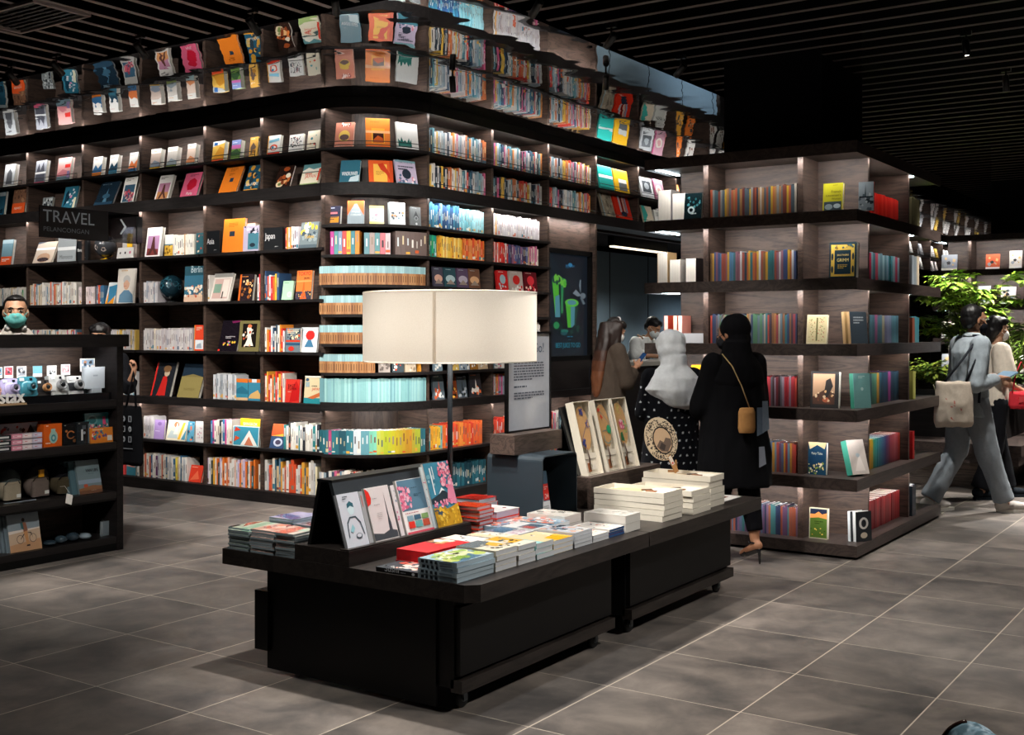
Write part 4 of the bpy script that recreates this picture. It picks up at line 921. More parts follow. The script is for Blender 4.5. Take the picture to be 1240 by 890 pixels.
rowL(173, 186, zG, (.2, .215), (.012, .02), WHITE, 221)
rowL(313, 386, zH, (.2, .30), (.016, .035), PALE + [0xE0A03C, 0x2E5A70, 0xD9512E, 0xE9DDB8], 222)
rowL(246, 310, zH, (.2, .26), (.016, .032), [0xDDB4A4, 0xDCD8D4, 0xC9CED4, 0xE0DAD2, 0xDAD6D2, 0x3A4440, 0xE2A52C, 0xE0762C, 0xE0702A, 0xC9B8D4], 223)
rowL(166, 227, zH, (.2, .235), (.016, .03), PALE + [0x5A2A5A, 0xE0C94A, 0x2E5C80], 224)
rowL(146, 152, zH, (.24, .26), (.02, .03), [0xD94A4A, 0xE2B84A], 225)
rowL(95, 145, zH, (.2, .25), (.016, .03), PALE, 226)
# curved corner
AR = 0.66; AL = AR * math.pi / 2
ap = arc_path(AR)
def sets(z, h, dep, groups, seed):
    for a0, a1, cols, hh in groups:
        s0 = math.radians(arc_at(a0, AR) + 90) * AR; s1 = math.radians(arc_at(a1, AR) + 90) * AR
        n = len(cols); t = (s1 - s0) / n
        for i, c in enumerate(cols):
            p, yaw = ap(s0 + i * t)
            spine_shape(SB, t - 0.002, dep, hh, c, T(p.x, p.y, z + 0.0008) @ RZ(yaw), seed + i)
sets(2.155, 0, 0.13, [(400, 435.5, [0xB23A8A, 0x4A8A8C, 0x7488A8, 0xCC3A38, 0xE0A82E, 0x3A7C88, 0xE0822C], .195), (441, 473, [0x5E8A94, 0xA08E8A, 0x5A8C92, 0xD0707A, 0xC4B8BC], .18), (479, 517, [0x6A5A56] * 7, .20)], 300)
def two_tone(z, n, seed, gap=None, s0=0.012, s1=AL - 0.012):
    r = random.Random(seed); s = s0
    while s < s1 - 0.02:
        t = r.uniform(.016, .026); p, yaw = ap(s)
        if s + t > s1: break
        M = T(p.x, p.y, z + 0.0008) @ RZ(yaw)
        c = r.choice([0x9A6A42, 0x8E6040, 0xA8774C, 0xB08258])
        spine_shape(SB, t, 0.11, 0.157, c, M, seed, 0xD9D2C4, False)
        SB.add([(0, -.0004, .096), (t, -.0004, .096), (t, -.0004, .157), (0, -.0004, .157)], [(0, 1, 2, 3)], r.choice([0x8FB4B8, 0x86AAB0, 0x9CC0C4]), 'paint', False, M)
        SB.add([(t * .35, -.0007, .02), (t * .65, -.0007, .02), (t * .65, -.0007, .075), (t * .35, -.0007, .075)], [(0, 1, 2, 3)], 0x5E3E26, 'paint', False, M)
        s += t + 0.001
two_tone(1.90, 40, 301); two_tone(1.65, 40, 302); two_tone(1.40, 40, 303); two_tone(1.155, 40, 304, s1=math.radians(arc_at(457, AR) + 90) * AR)
row(ap, 0.012, AL - 0.01, 0.905, (.196, .204), (.011, .019), [0x8CBCBC, 0x7FB0B2, 0x9CC8C6, 0x86B4BA, 0x94C0C0, 0x6E9CA4], 305, dep=0.14, marks=False, page=0xE0DAD0)
GRAD = [0x2A6470, 0x2E6C7A, 0x34707E, 0xB84A7A, 0x2E7480, 0x2E6874, 0x24505E, 0x24505E, 0x2E6E7C, 0x347684, 0xC4CCD2, 0xC9D0D4, 0x5E94A0, 0x5E94A0, 0x74BCA4, 0x7CC4AA, 0xB4BC5A, 0xB4B83E, 0xA8B42E, 0xB0B42C, 0xB8B028, 0xBCA82A, 0xB4A02A, 0xBC9A2C, 0xB88A2A, 0xC08A2C, 0xB4A238, 0xA8B03A, 0xACB43C]
row(ap, 0.01, AL - 0.01, 0.465, (.2, .204), (.028, .036), GRAD, 306, dep=0.15, order=1, page=0xEEEAE2)
row(ap, 0.01, AL - 0.01, 0.10, (.2, .23), (.016, .03), MIX + PALE, 307)
# second wing
def bays(z, i0, i1, hr, tr, pals, seed, fill=0.97):
    for b in range(i0, i1):
        y0, y1 = UPR[b] + 0.024, UPR[b + 1] - 0.024
        rowR(y0, y0 + (y1 - y0) * fill, z, hr, tr, pals[(b - i0) % len(pals)], seed + b)
bays(3.06, 0, 3, (.20, .235), (.018, .034), [MIX], 320, .97)
bays(2.76, 0, 3, (.19, .225), (.018, .034), [MIX], 330, .97)
BLUE = [0x2E6480, 0x3A7890, 0x24506A, 0x1E3E66, 0x2A4C7A, 0x6AA8B4, 0x8FC0C8, 0x7FB4BE, 0xD9D8D0, 0x9CCAD0]
rowR(UPR[0] + .024, UPR[0] + .5, 2.41, (.2, .23), (.018, .03), BLUE[:6], 340)
rowR(UPR[0] + .5, UPR[1] - .08, 2.41, (.2, .215), (.018, .03), BLUE[5:], 341)
rowR(UPR[1] + .024, UPR[1] + .12, 2.41, (.2, .21), (.018, .03), [0xE0A23C, 0x3A4048, 0xD9D4D0], 342, order=1)
rowR(UPR[1] + .12, UPR[2] - .12, 2.41, (.19, .215), (.018, .03), WHITE, 343)
rowR(UPR[0] + .024, UPR[0] + .18, 2.155, (.19, .2), (.018, .03), [0x1E8A7A, 0x2A9A6A, 0x24786A, 0x2EA86E], 344)
rowR(UPR[0] + .18, UPR[0] + .55, 2.155, (.18, .2), (.018, .03), [0xE2B84A, 0xE0A83A, 0xE9CC7A, 0xD9942E], 345)
rowR(UPR[0] + .55, UPR[1] - .08, 2.155, (.18, .21), (.018, .03), [0xD9702E, 0xD4462E, 0xC9342A, 0xE08A4A], 346)
rowR(UPR[1] + .024, UPR[1] + .32, 2.155, (.18, .2), (.018, .03), [0xD4382E, 0xC82E2A, 0xE05A3A, 0xE8DAD4], 347)
rowR(UPR[1] + .32, UPR[1] + .66, 2.155, (.17, .19), (.018, .03), [0x8A5A7A, 0x4A4E7A, 0xC05A7A, 0x5A6AA0, 0x3A2E4A], 348)
rowR(UPR[1] + .66, UPR[2] - .12, 2.155, (.17, .2), (.018, .03), [0xD06A94, 0xC9B4A4, 0xD9CDBE, 0xC8A88C], 349)
rowR(UPR[1] + .024, UPR[2] - .3, 1.65, (.18, .2), (.018, .03), [0xD4382E, 0xE07A3A, 0xC8B49A], 350)
rowR(UPR[1] + .024, UPR[2] - .1, 1.40, (.17, .2), (.018, .03), PALE, 351)
rowR(UPR[1] + .024, UPR[2] - .1, 1.155, (.17, .2), (.018, .03), MIX, 352)
rowR(UPR[1] + .024, UPR[2] - .1, 0.905, (.17, .2), (.018, .03), MIX + [0xD04A8A], 353)
rowR(UPR[0] + .024, UPR[0] + .25, 0.465, (.19, .215), (.018, .03), [0x2E8A8C, 0xE2B23A, 0x7AB0A8, 0xE6A02C], 354)
rowR(UPR[0] + .25, UPR[1] - .1, 0.465, (.19, .215), (.018, .032), [0xE0762C, 0xE0542E, 0xDE6A34, 0xE88A3C, 0xD4402C], 355)
rowR(UPR[1] + .024, UPR[2] - .1, 0.465, (.19, .215), (.018, .03), [0xD4402E, 0xE05A3A, 0xC8342C], 356)
rowR(UPR[2] + .024, UPR[3] - .1, 0.465, (.19, .22), (.018, .03), MIX + [0x2E7C9A, 0xE0B03A, 0xD4483A], 357)
rowR(UPR[0] + .024, UPR[1] - .05, 0.10, (.2, .22), (.018, .03), [0x24606E, 0x2E6C7C, 0x2A5664, 0x1E4A5A], 358)
rowR(UPR[1] + .024, UPR[2] - .05, 0.10, (.2, .22), (.018, .03), MIX, 359)
rowR(UPR[2] + .024, UPR[3] - .05, 0.10, (.2, .22), (.018, .03), MIX, 360)
# second wing beyond the opening: face-out pairs that mostly show in the mirror
for b in range(4, 23):
    r = random.Random(400 + b)
    for z in (3.06, 2.76):
        y = UPR[b] + (0.62 if b == 4 else 0.1)
        while y < UPR[b + 1] - 0.3:
            w, h = r.uniform(.15, .2), r.uniform(.22, .27)
            c = r.choice([0xD0402E, 0xE6E2DC, 0xDDDAD6, 0xE2A23A, 0x6A4434, 0xD8D4D0, 0xC9C4C0, 0xE0762C] if b < 8 else [0xE6E2DE, 0xD9D6D2, 0xC9C8C8, 0xE2B84A, 0x8A8C90])
            M = lean_m(XR - 0.06, y, z + 0.001, 90, 14)
            SB.box(0, 0, 0, w, .02, h, c, 'paint', M)
            art(SB, [('s', b * 7 + int(z * 10), .15, .15, .85, .8, 10, [0x3A3C44, 0xC9C0B8, 0x8A6A5A], .12), title(.9, 0x55555C)], w, h, M)
            y += w + r.uniform(.06, .2)
# freestanding unit: thin spines on its front
UF = [[0x9A4A2E, 0xB86A34, 0xC9A02E, 0x8A8A88, 0x6A2E28, 0x4A5A66, 0xC4B8A8, 0x7A3A2E, 0x2E3A4E, 0xB4583A, 0x6E6A68, 0xA87A4A, 0x3E5A62],
      [0xC9C9C8, 0x4E7A9A, 0xC99A2E, 0x7A5A3A, 0x8E2E34, 0x8A5A6A, 0x2E6A6E, 0x3A4E7A, 0xB8642E, 0xB49A28, 0xC4B0A8, 0x1E3A4A, 0x9A4A3A],
      [0x4E7A5A, 0x7A5236, 0x2E6A74, 0x6A7686, 0x9A6A3A, 0xB44A3A, 0x2E3E5E, 0x8A7A68, 0x8E3A40, 0x5A6E7A, 0xA89A8A, 0x3E2E3A, 0x6A5A62],
      [0xA02A34, 0xB43A44, 0x5A5A62, 0x7A2A3A, 0x3A2226, 0xC44A3A, 0x8A7A86, 0x6A1E2A, 0x9A5A5E],
      [0x8A2A2A, 0xA83A2E, 0x6A2A3A, 0x9A3E34, 0x5A3A5A, 0xB4502E, 0x5E7A8E, 0xB8862E, 0x7A3038, 0x4A5A74],
      [0xA8563A, 0x7A5A7E, 0x8A6A86, 0x6A4A6E, 0x9A5236, 0x2E3A5A, 0x6A7A9A, 0xB06A4A, 0x4E8A8E, 0xA85A44]]
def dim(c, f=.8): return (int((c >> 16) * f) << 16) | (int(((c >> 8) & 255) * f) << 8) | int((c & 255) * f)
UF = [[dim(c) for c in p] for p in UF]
def unit_front(dy, lim=6):
    for k in range(lim):
        z = FZ[k]
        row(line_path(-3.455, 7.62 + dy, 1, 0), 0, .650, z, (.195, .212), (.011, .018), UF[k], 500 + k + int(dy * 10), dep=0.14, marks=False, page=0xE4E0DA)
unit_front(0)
# rows inside the second unit
for k in range(6):
    r = random.Random(600 + k)
    x = -3.85
    while x < -2.5:
        w, h = r.uniform(.15, .2), r.uniform(.2, .25)
        if not (-3.53 < x + w and x < -3.43) and not (-2.83 < x + w and x < -2.73):
            c = r.choice([0xC9562E, 0x3A4048, 0x7A6A54, 0x8A9098, 0x4A5660, 0xD9D2C8])
            M = lean_m(x, 15.80, FZ[k] + .001, 0, 10)
            SB.box(0, 0, 0, w, .02, h, c, 'paint', M)
            art(SB, [band(0, .16, 0xE4E0DA), ('s', 610 + k, .2, .3, .8, .8, 8, [0x1E2026, 0xC9A46A, 0x9AA0A6], .14)], w, h, M)
        x += w + r.uniform(.06, .16)
# ---- individual books on the freestanding unit
uT = ["freestanding unit's top row", "freestanding unit's second row", "freestanding unit's third row", "freestanding unit's fourth row", "freestanding unit's fifth row", "freestanding unit's lowest row"]
def unit_face(px0, px1, hpx, k, lean, col, shapes, label, t=.025, y=7.62, yaw=0, page=PAGE, spine=None, spine_art=(), mat='gloss', roll=0):
    x0, x1 = on_y(px0, y), on_y(px1, y); h = hpx * depth(x0, y) / FPX / math.cos(math.radians(lean))
    NB[0] += 1
    return book((x1 - x0) / math.cos(math.radians(yaw)), t, h, lean_m(x0, y, FZ[k] + .001, yaw, lean, roll), col, shapes, label + ', ' + uT[k], page=page, spine=spine, spine_art=spine_art, mat=mat)
unit_face(996, 1020, 35, 0, 6, 0xB9B42A, [('r', .06, .05, .94, .36, 0x3E4C50), ('e', .3, .18, .2, .1, 0x8FA0A4), ('e', .72, .2, .18, .08, 0xB4C4C8), ('t', .42, .66, .48, 'French', 0x3A3A20), ('t', .16, .54, .74, "Lieutenant's", 0x3A3A20), ('t', .44, .42, .46, 'Woman', 0x3A3A20), ('l', .5, .92, .4, 1, 0x6A661E, .015)], 'acid yellow novel with grey eyes picture', t=.03)
unit_face(1039.5, 1057, 35, 0, 3, 0x8E9AA0, [('s', 701, .05, .05, .95, .6, 26, [0x2E383E, 0xB4BEC2, 0x55636A], .11), ('p', [(.4, .5), (.46, .95), (.5, .5)], 0x3A464C), ('r', .05, .45, .95, .5, 0x2A3238)], 'grey engraving cover with red spine at the corner', t=.032, y=7.66, spine=0xD8281E, yaw=8)
unit_face(1003.5, 1036.5, 44, 1, 4, 0x23343C, [('r', .07, .06, .93, .93, 0xC9A84A), ('r', .2, .12, .8, .78, 0x23343C), ('e', .12, .6, .04, .1, 0x23343C), ('e', .88, .6, .04, .1, 0x23343C), ('e', .12, .25, .04, .1, 0x23343C), ('e', .88, .25, .04, .1, 0x23343C), ('t', .3, .62, .42, 'BROTHERS', 0xE0C878), ('t', .3, .46, .42, 'GRIMM', 0xE8D488, 1.2), ('l', .32, .36, .36, 3, 0xB89A4A, .02), ('s', 702, .1, .82, .9, .92, 14, [0x3E5A5E, 0x8A6A2A], .04)], 'navy fairy tale book framed in gold', t=.06, spine=0x241E1C)
unit_face(976, 1001, 35, 2, 8, 0xD2C6A0, [('r', .06, .05, .94, .95, 0xC9BC92), ('s', 703, .12, .1, .45, .9, 34, [0x8A8460, 0xB07A5A], .03), ('s', 704, .55, .1, .88, .9, 34, [0x8A8460, 0xB0605A], .03), ('r', .46, .1, .54, .9, 0x6E6A48)], 'cream patterned book leaning on the back panel')
unit_face(981, 1015, 44, 3, 5, 0x1A1A1C, [('r', .08, .1, .86, .93, 0xA8866A), ('p', [(.08, .1), (.86, .1), (.86, .4), (.5, .5), (.08, .3)], 0x4A2E22), ('p', [(.5, .3), (.62, .3), (.8, .6), (.7, .82), (.55, .75), (.5, .5)], 0x1E1A1C), ('e', .55, .22, .12, .07, 0xB05A3A), ('s', 705, .1, .15, .8, .45, 14, [0xC9A070, 0x6A3A2A, 0xD9C09A], .05)], 'dark old-master painting cover', t=.05, mat='paint')
unit_face(978, 1000, 39, 4, 4, 0x1F4058, [('e', .5, .5, .42, .4, 0x1B3A56), ('p', [(0, 1), (1, 1), (.9, .8), (.5, .92), (.1, .78)], 0xC9B48A), ('t', .2, .6, .6, 'Fairy Tales', 0xD9D6C0, 1.3), ('s', 706, .05, .04, .95, .38, 26, [0xD9C98A, 0x5A7A4A, 0xE6DCC0, 0x8A9A4A], .07)], 'blue fairy tale book with golden flowers', t=.045)
unit_face(979.5, 1002, 37, 5, 3, 0xB8B49A, [('r', .05, .04, .95, .97, 0x4E6A2A), ('r', .05, .8, .95, .97, 0x22283A), ('p', [(.05, .8), (.05, .66), (.5, .7), (.95, .66), (.95, .85), (.7, .8), (.5, .88), (.3, .8)], 0xD98A4A), ('s', 707, .1, .08, .9, .45, 10, [0xE8A03C, 0xE8C25A, 0x34521E], .05), ('l', .3, .55, .45, 2, 0x2E421A, .03)], 'green garden cover with orange flowers', t=.03)
def leaner(px, k, ln, w, t, h, col, spine, label, shapes=(), y=7.64, yaw=62, page=PAGE):
    NB[0] += 1
    return book(w, t, h, T(on_y(px, y), y, FZ[k] + .001 + t * math.sin(math.radians(ln))) @ RZ(yaw) @ RX(-ln), col, shapes, label + ', ' + uT[k], spine=spine, page=page)
leaner(1024.5, 2, 5, .14, .026, .215, 0xB89A6A, 0xBE9E70, 'tan spine leaning left of its slate partner')
leaner(1031, 2, 5, .15, .026, .215, 0x3E4A54, 0xB8966A, 'slate grey novel leaning beside a tan spine', [('l', .2, .8, .6, 3, 0xC4CCD0, .04)])
leaner(1035, 3, 4, .15, .036, .235, 0x6A9A98, 0x2E7A66, 'sea green book with dark green spine, leaning', [('l', .3, .9, .4, 2, 0xC0D8D4, .02), ('e', .5, .55, .08, .05, 0xA8C8C4)])
leaner(1033, 4, 16, .15, .055, .235, 0xC4BAB2, 0x3E9A86, 'pale pink and jade book tilted far over', [('p', [(.2, .1), (.8, .1), (.6, .6)], 0xD9CFC8), ('e', .5, .55, .12, .06, 0xA8B4BA)])
leaner(1037, 5, 2, .14, .028, .20, 0x23282C, 0xD8DCDC, 'black cover with white oval, right one of pair', [('e', .5, .6, .3, .2, 0xD8D4CE), ('e', .5, .6, .16, .13, 0x1E2226), ('e', .5, .2, .22, .1, 0xC9BCA8)])
leaner(1030.5, 5, 2, .13, .026, .20, 0x2A3034, 0xC9D0D4, 'black and white spine, left one of pair')
unit_face(836, 851, 46, 3, 3, 0xD08A1E, [], 'plain orange-yellow book behind the white headscarf')
# ---- individual spines facing the aisle
def aisle(k, y0, y1, hr, tr, pal, seed, what, order=None, group=None, x=-2.47, page=PAGE, mat='paint', dep=.15, marks=False):
    cnt = [0]
    def one(i, M, t, h, col, sd, dep2):
        NB[0] += 1; cnt[0] += 1
        mb = MB(); spine_shape(mb, t, dep2, h, col, Matrix(), sd, page, marks, mat)
        if group: lb, g = what + ', aisle side, ' + uT[k], group
        else:
            nm = what(col) if callable(what) else what
            lb, g = f"{nm}, {ORD[i]} from corner, aisle side, {uT[k]}", "aisle-side spines, " + uT[k]
        tag(mb.build('book', M=M), lb, 'book', g)
    row(line_path(x, y0, 0, 1), 0, y1 - y0, FZ[k], hr, tr, pal, seed, dep=dep, order=order, page=page, one=one)
REDS = [0xD8291F, 0xE0362A, 0xD42A24, 0xDC4038, 0xCE2620]
aisle(0, 7.99, 8.90, (.185, .192), (.042, .052), REDS, 801, 'bright red spine in the red row', group='identical red spines on the top row', mat='gloss')
aisle(0, 8.95, 9.2, (.20, .225), (.03, .04), [0x8C8660, 0x7E7A58, 0x94906A, 0x86805C], 802, 'olive green spine outside the end panel', group='olive spines on the top row', x=-2.395)
CLR = [0x2E6E74, 0x5A8C98, 0x8AA4AC, 0xB83A56, 0x7C9CA6, 0x4C7884, 0xC4586A, 0x86A6AE, 0x6A8C98, 0x9ABAC0, 0x5E8490, 0x88A8B4]
def cname(c):
    return {0x2E6E74: 'teal', 0x5A8C98: 'blue-grey', 0x8AA4AC: 'pale grey-blue', 0xB83A56: 'crimson', 0x7C9CA6: 'grey-blue', 0x4C7884: 'dull teal', 0xC4586A: 'rose', 0x86A6AE: 'misty blue', 0x6A8C98: 'steel blue', 0x9ABAC0: 'ice blue', 0x5E8490: 'slate blue', 0x88A8B4: 'pale blue'}.get(c, 'coloured')
aisle(1, 7.96, 8.90, (.20, .212), (.05, .062), CLR, 803, lambda c: cname(c) + ' shrink-wrapped spine', order=1, mat='gloss')
aisle(1, 8.96, 9.19, (.22, .235), (.06, .07), [0xA9B4BC, 0x8C98A0, 0xC4B49A], 804, 'grey spine standing outside the end panel', order=1, x=-2.395)
TEAL = [0x44707C, 0x4E7A84, 0x406874, 0x4A7480, 0x3E6470, 0x9A4C74, 0x3E6874, 0x426C78, 0x9C9070, 0x70708C, 0x7A7C98, 0x6E7490]
aisle(2, 7.96, 8.90, (.20, .205), (.055, .065), TEAL, 805, lambda c: {0x9A4C74: 'magenta', 0x9C9070: 'khaki', 0x70708C: 'mauve', 0x7A7C98: 'lilac', 0x6E7490: 'grey-violet'}.get(c, 'teal') + ' spine', order=1)
aisle(2, 8.96, 9.16, (.19, .2), (.06, .07), [0x8A4A34, 0x3E8490, 0x3A7C88], 806, lambda c: ('rust' if c == 0x8A4A34 else 'sea blue') + ' spine outside the end panel', order=1, x=-2.395)
DK = [0x233C4C, 0x2A4656, 0x203848, 0x28424E, 0x3A6A5A, 0x4A7A62, 0xB8862E, 0x2A5060, 0x1F3A4A, 0x22405A, 0x24384C, 0x8A3A78, 0x26384C]
aisle(3, 7.96, 8.90, (.215, .222), (.05, .062), DK, 807, lambda c: {0x3A6A5A: 'dark green', 0x4A7A62: 'sage green', 0xB8862E: 'gold', 0x8A3A78: 'purple'}.get(c, 'midnight blue') + ' spine', order=1, page=0xEEE6D0)
leaner_y = 9.02
aisle(3, 8.98, 9.08, (.21, .22), (.03, .04), [0xB4B45A], 808, 'yellow-green spine leaning outside the end panel', x=-2.395)
RAIN = [0xA8301E, 0xC0501E, 0xC8761E, 0xC8901E, 0xB8981E, 0x3A8A6A, 0x2A8A84, 0x2A7C84, 0x2E6A80, 0x2E5A7A, 0x34406A, 0x4A2A5A, 0x6A2A4A, 0x8A2A3A, 0x9A3A42, 0xA8545A, 0xA04048]
RN = dict(zip(RAIN, ['brick red', 'rust orange', 'orange', 'amber', 'mustard', 'jade green', 'turquoise', 'teal', 'petrol blue', 'denim blue', 'indigo', 'plum', 'wine', 'crimson', 'dull red', 'rose', 'cherry']))
aisle(4, 7.96, 8.90, (.205, .21), (.048, .055), RAIN, 809, lambda c: RN[c] + ' spine of the rainbow run', order=1, page=0xEDE4D8)
aisle(4, 8.97, 9.06, (.21, .215), (.04, .05), [0xC81E22], 810, 'bright red spine outside the end panel', x=-2.395)
aisle(5, 7.93, 7.99, (.205, .208), (.05, .055), [0x6AA0B4], 811, 'pale blue spine before the red row')
aisle(5, 8.0, 8.90, (.205, .21), (.048, .056), [0x7E1A20, 0x8A2024, 0x74181E, 0x9A2A2C], 812, 'dark red spine in the long red row', group='dark red spines on the lowest row', page=0xEDE6DA)
aisle(5, 8.96, 9.08, (.23, .235), (.05, .06), [0x22303E, 0x2A3A48], 813, 'navy spine outside the end panel', group='navy spines on the lowest row', x=-2.395)
# left overhang of the unit
unit_face(828, 849, 33, 0, 6, 0x0F2226, [('e', .4, .38, .2, .14, 0xBFD0D0), ('e', .4, .38, .1, .07, 0x10181C), ('s', 720, .1, .5, .95, .85, 12, [0x2A5A62, 0x4A8C94], .08), ('l', .4, .22, .5, 1, 0xD0DADA, .05)], 'black cover with pale moon ring, left end')
for k, px0, hh, col, lb in ((0, 797, 40, 0x97928F, 'grey book page-edge out, taller of pair'), (0, 814, 35, 0x8E8A90, 'grey book page-edge out, shorter of pair'), (1, 796, 38, 0xC0A070, 'patterned tan book leaning at the left end'), (1, 811, 29, 0xE0D6CC, 'cream page-edge block beside tan book'), (1, 830, 30, 0x2A2428, 'black hardback with white page edge'), (2, 804, 33, 0xC9503A, 'red-edged white book standing alone at left end'), (2, 815, 33, 0xD86A3A, 'orange-edged book, first of close pair'), (2, 821, 33, 0xD88A7A, 'pink-edged book, second of close pair')):
    y = 7.70; x0 = on_y(px0, y); h = hh * depth(x0, y) / FPX
    NB[0] += 1
    w = .105 if k == 0 else (.085 if k == 1 else .03)
    # fore edge turned to the viewer: the book stands with its pages facing the front
    book(.15, w if k < 2 else .034, h, T(x0, y, FZ[k] + .001) @ RZ(90) @ T(-0.0, -w if k < 2 else -.034, 0) @ T(.15, w if k < 2 else .034, 0) @ RZ(180) , col, [], lb + ', ' + uT[k], spine=col)
tag(SB.build('shelved_book'), 'small spines filling the shelves of the built-in and freestanding bookcases', 'book', kind='stuff')
# ================================================================= on the display tables
TZ = 0.5405
def flat_book(x, y, z, w, h, t, yaw, col, shapes, label, group=None, spine=None, page=0xC9CCD0, spine_art=(), hard=False, mat='paint', name='book', cat='book'):
    "lying face up; (x,y) is the corner at the spine and cover foot; w runs along yaw, h along yaw+90"
    NB[0] += 1 if name == 'book' else 0
    M = T(x, y, z + t) @ RZ(yaw) @ RX(-90)      # cover plate (x,z) -> (x, y); front (-y) -> up
    return book(w, t, h, M, col, shapes, label, group, spine, page, hard, spine_art, mat, name, cat)
CNT = ['topmost', 'second', 'third', 'fourth', 'fifth', 'sixth', 'seventh', 'eighth', 'ninth', 'tenth', 'eleventh', 'twelfth']
def stack(x, y, w, h, ts, yaw, col, shapes, what, spine=None, page=0xC9CCD0, spine_art=(), jig=0.004, hard=False, seed=1, z0=TZ, name='book', cat='book', cols=None, turn=0, mat='gloss'):
    "a pile of like books, built from the table up; label counts from the top"
    r = random.Random(seed); z = z0; n = len(ts)
    for i, t in enumerate(ts):
        k = n - 1 - i
        lab = f"{what}, {CNT[k]} of its pile" if k == 0 else f"{what}, {CNT[k]} down in its pile"
        sh = shapes if k == 0 else (shapes[:1] if shapes else ())
        c = col if cols is None else cols[i % len(cols)]
        flat_book(x + r.uniform(-jig, jig), y + r.uniform(-jig, jig), z, w, h, t, yaw + r.uniform(-.8, .8) + (turn if i % 2 else 0), c, sh, lab, None, spine if spine is not None else c, page, spine_art, hard, mat, name, cat)
        z += t + 0.0005
    return z
# spines of these piles face the camera side (-y): the spine runs along x -> yaw 90 puts w along +y, h along -x
# near pile, blue-green painting
GA = [('p', [(0, .2), (.5, .5), (.9, .1), (.2, 0), (0, 0)], 0x5E7F96), ('s', 901, .1, .2, .95, .9, 30, [0xB9C86A, 0xD9DCB0, 0x4E7A8C, 0x86A84A, 0xC9D6DC], .14), ('s', 902, .1, .4, .9, .9, 12, [0xE2E2C0, 0x9AB85A], .1)]
SA = [('r', 0, .05, 1, .95, 0x8A9CA6), ('r', .2, .84, .8, .92, 0x1A242C), ('r', .2, .74, .8, .8, 0x1A242C), ('r', .2, .62, .8, .68, 0x1A242C), ('r', .2, .5, .8, .56, 0x1A242C), ('r', .35, .12, .65, .44, 0x56666F)]
stack(-2.633, 3.507, .245, .19, [.019, .019, .019, .019], 90, 0x9DB4BE, GA, 'blue-green painted art book', spine=0xA4B4BC, page=0xA9B9C2, spine_art=SA, seed=1)
# black sushi book, red book
flat_book(-2.828, 3.51, TZ, .225, .215, .018, 90, 0x2C3238, [('s', 903, .1, .1, .95, .9, 46, [0xD98A7A, 0xC9503E, 0xB9B4B0, 0x4A5A66, 0xE2C9BC], .08)], 'black sushi cookbook lying alone at the table front', spine=0x0C0C0E, spine_art=[('t', .2, .56, .001, 'i', 0x0C0C0E), ('r', .1, .02, .12, .98, 0x15161A)])
mb = MB(); art(mb, [('t', .22, .32, .34, 'Sushi', 0xC9CCD0), ('l', .60, .4, .2, 1, 0x8A8C90, .2), ('e', .9, .5, .035, .32, 0xD9DCE0)], .215, .018, T(-3.043, 3.5092, TZ))
_s = [o for o in COL.objects if o.get('label', '').startswith('black sushi')][0]
mo = mb.build('spine_lettering', _s); mo.matrix_basis = (T(-2.828, 3.51, TZ + .018) @ RZ(90) @ RX(-90)).inverted()
flat_book(-2.90, 3.665, TZ + .0195, .29, .165, .045, 90, 0xC4161E, [('p', [(.62, .98), (.98, .98), (.98, .4), (.6, .5)], 0x3A2C28), ('s', 904, .65, .5, .92, .9, 12, [0xD9CBB8, 0xB98A5A, 0xE6E2DA], .1)], 'thick red hardback with a food photograph', spine=0xC4161E, page=0xC4161E, hard=True)
flat_book(-2.89, 3.66, TZ, .29, .175, .019, 90, 0xA81218, [], 'thin dark red book beneath the thick red hardback', spine=0xA81218, page=0xA81218)
# the row along the aisle edge
def edge_pile(y0, y1, n, tt, col, shapes, what, spine=None, x=-2.632, h=.20, seed=3, page=0xC9CBCE, cols=None, z0=TZ, sart=()):
    return stack(x, y0, y1 - y0 - .004, h, [tt] * n, 90, col, shapes, what, spine=spine, page=page, seed=seed, cols=cols, z0=z0, jig=.003, spine_art=sart)
edge_pile(3.765, 3.918, 4, .0205, 0xE2D9C4, [('p', [(0, .55), (.7, .5), (1, .62), (1, 1), (0, 1)], 0x6E787C), ('p', [(.55, .3), (1, .2), (1, .7), (.6, .6)], 0xE0B04A), ('s', 905, .3, .1, .95, .6, 12, [0x4A4640, 0xE6DEC8], .07)], 'grey and gold picture paperback', seed=4)
edge_pile(3.921, 4.056, 4, .0195, 0xE6DECE, [('r', .3, .3, 1, 1, 0xE0AC3C), ('s', 906, .1, .1, .9, .9, 18, [0x4A4238, 0xE6E0D2, 0x7A8A90], .08)], 'yellow sketch-cover paperback', seed=5, cols=[0xE2A62C, 0xD9D4CA, 0xD9D4CA, 0xE6DECE], spine=0xD9D4CA)
edge_pile(4.06, 4.198, 3, .022, 0x9FD0CE, [('r', .45, 0, 1, 1, 0xE6CFA2), ('r', 0, 0, .1, 1, 0xE2DCD2)], 'pale aqua travel paperback', seed=6)
edge_pile(4.20, 4.365, 3, .019, 0xE9D2A2, [('p', [(.2, 0), (1, 0), (1, .5), (.1, .35)], 0xE8AE1C), ('s', 907, .2, .4, .9, .9, 8, [0x6A5A48, 0xE9E0CC], .06)], 'buff and bright yellow paperback', seed=7)
edge_pile(4.37, 4.53, 4, .0165, 0xC4C8D0, [('s', 908, .05, .05, .95, .95, 30, [0x5E7C94, 0xE2E0DC, 0xC97A6A, 0x3E4A58, 0xE0B4A0], .12)], 'blue and pink photo paperback', seed=8)
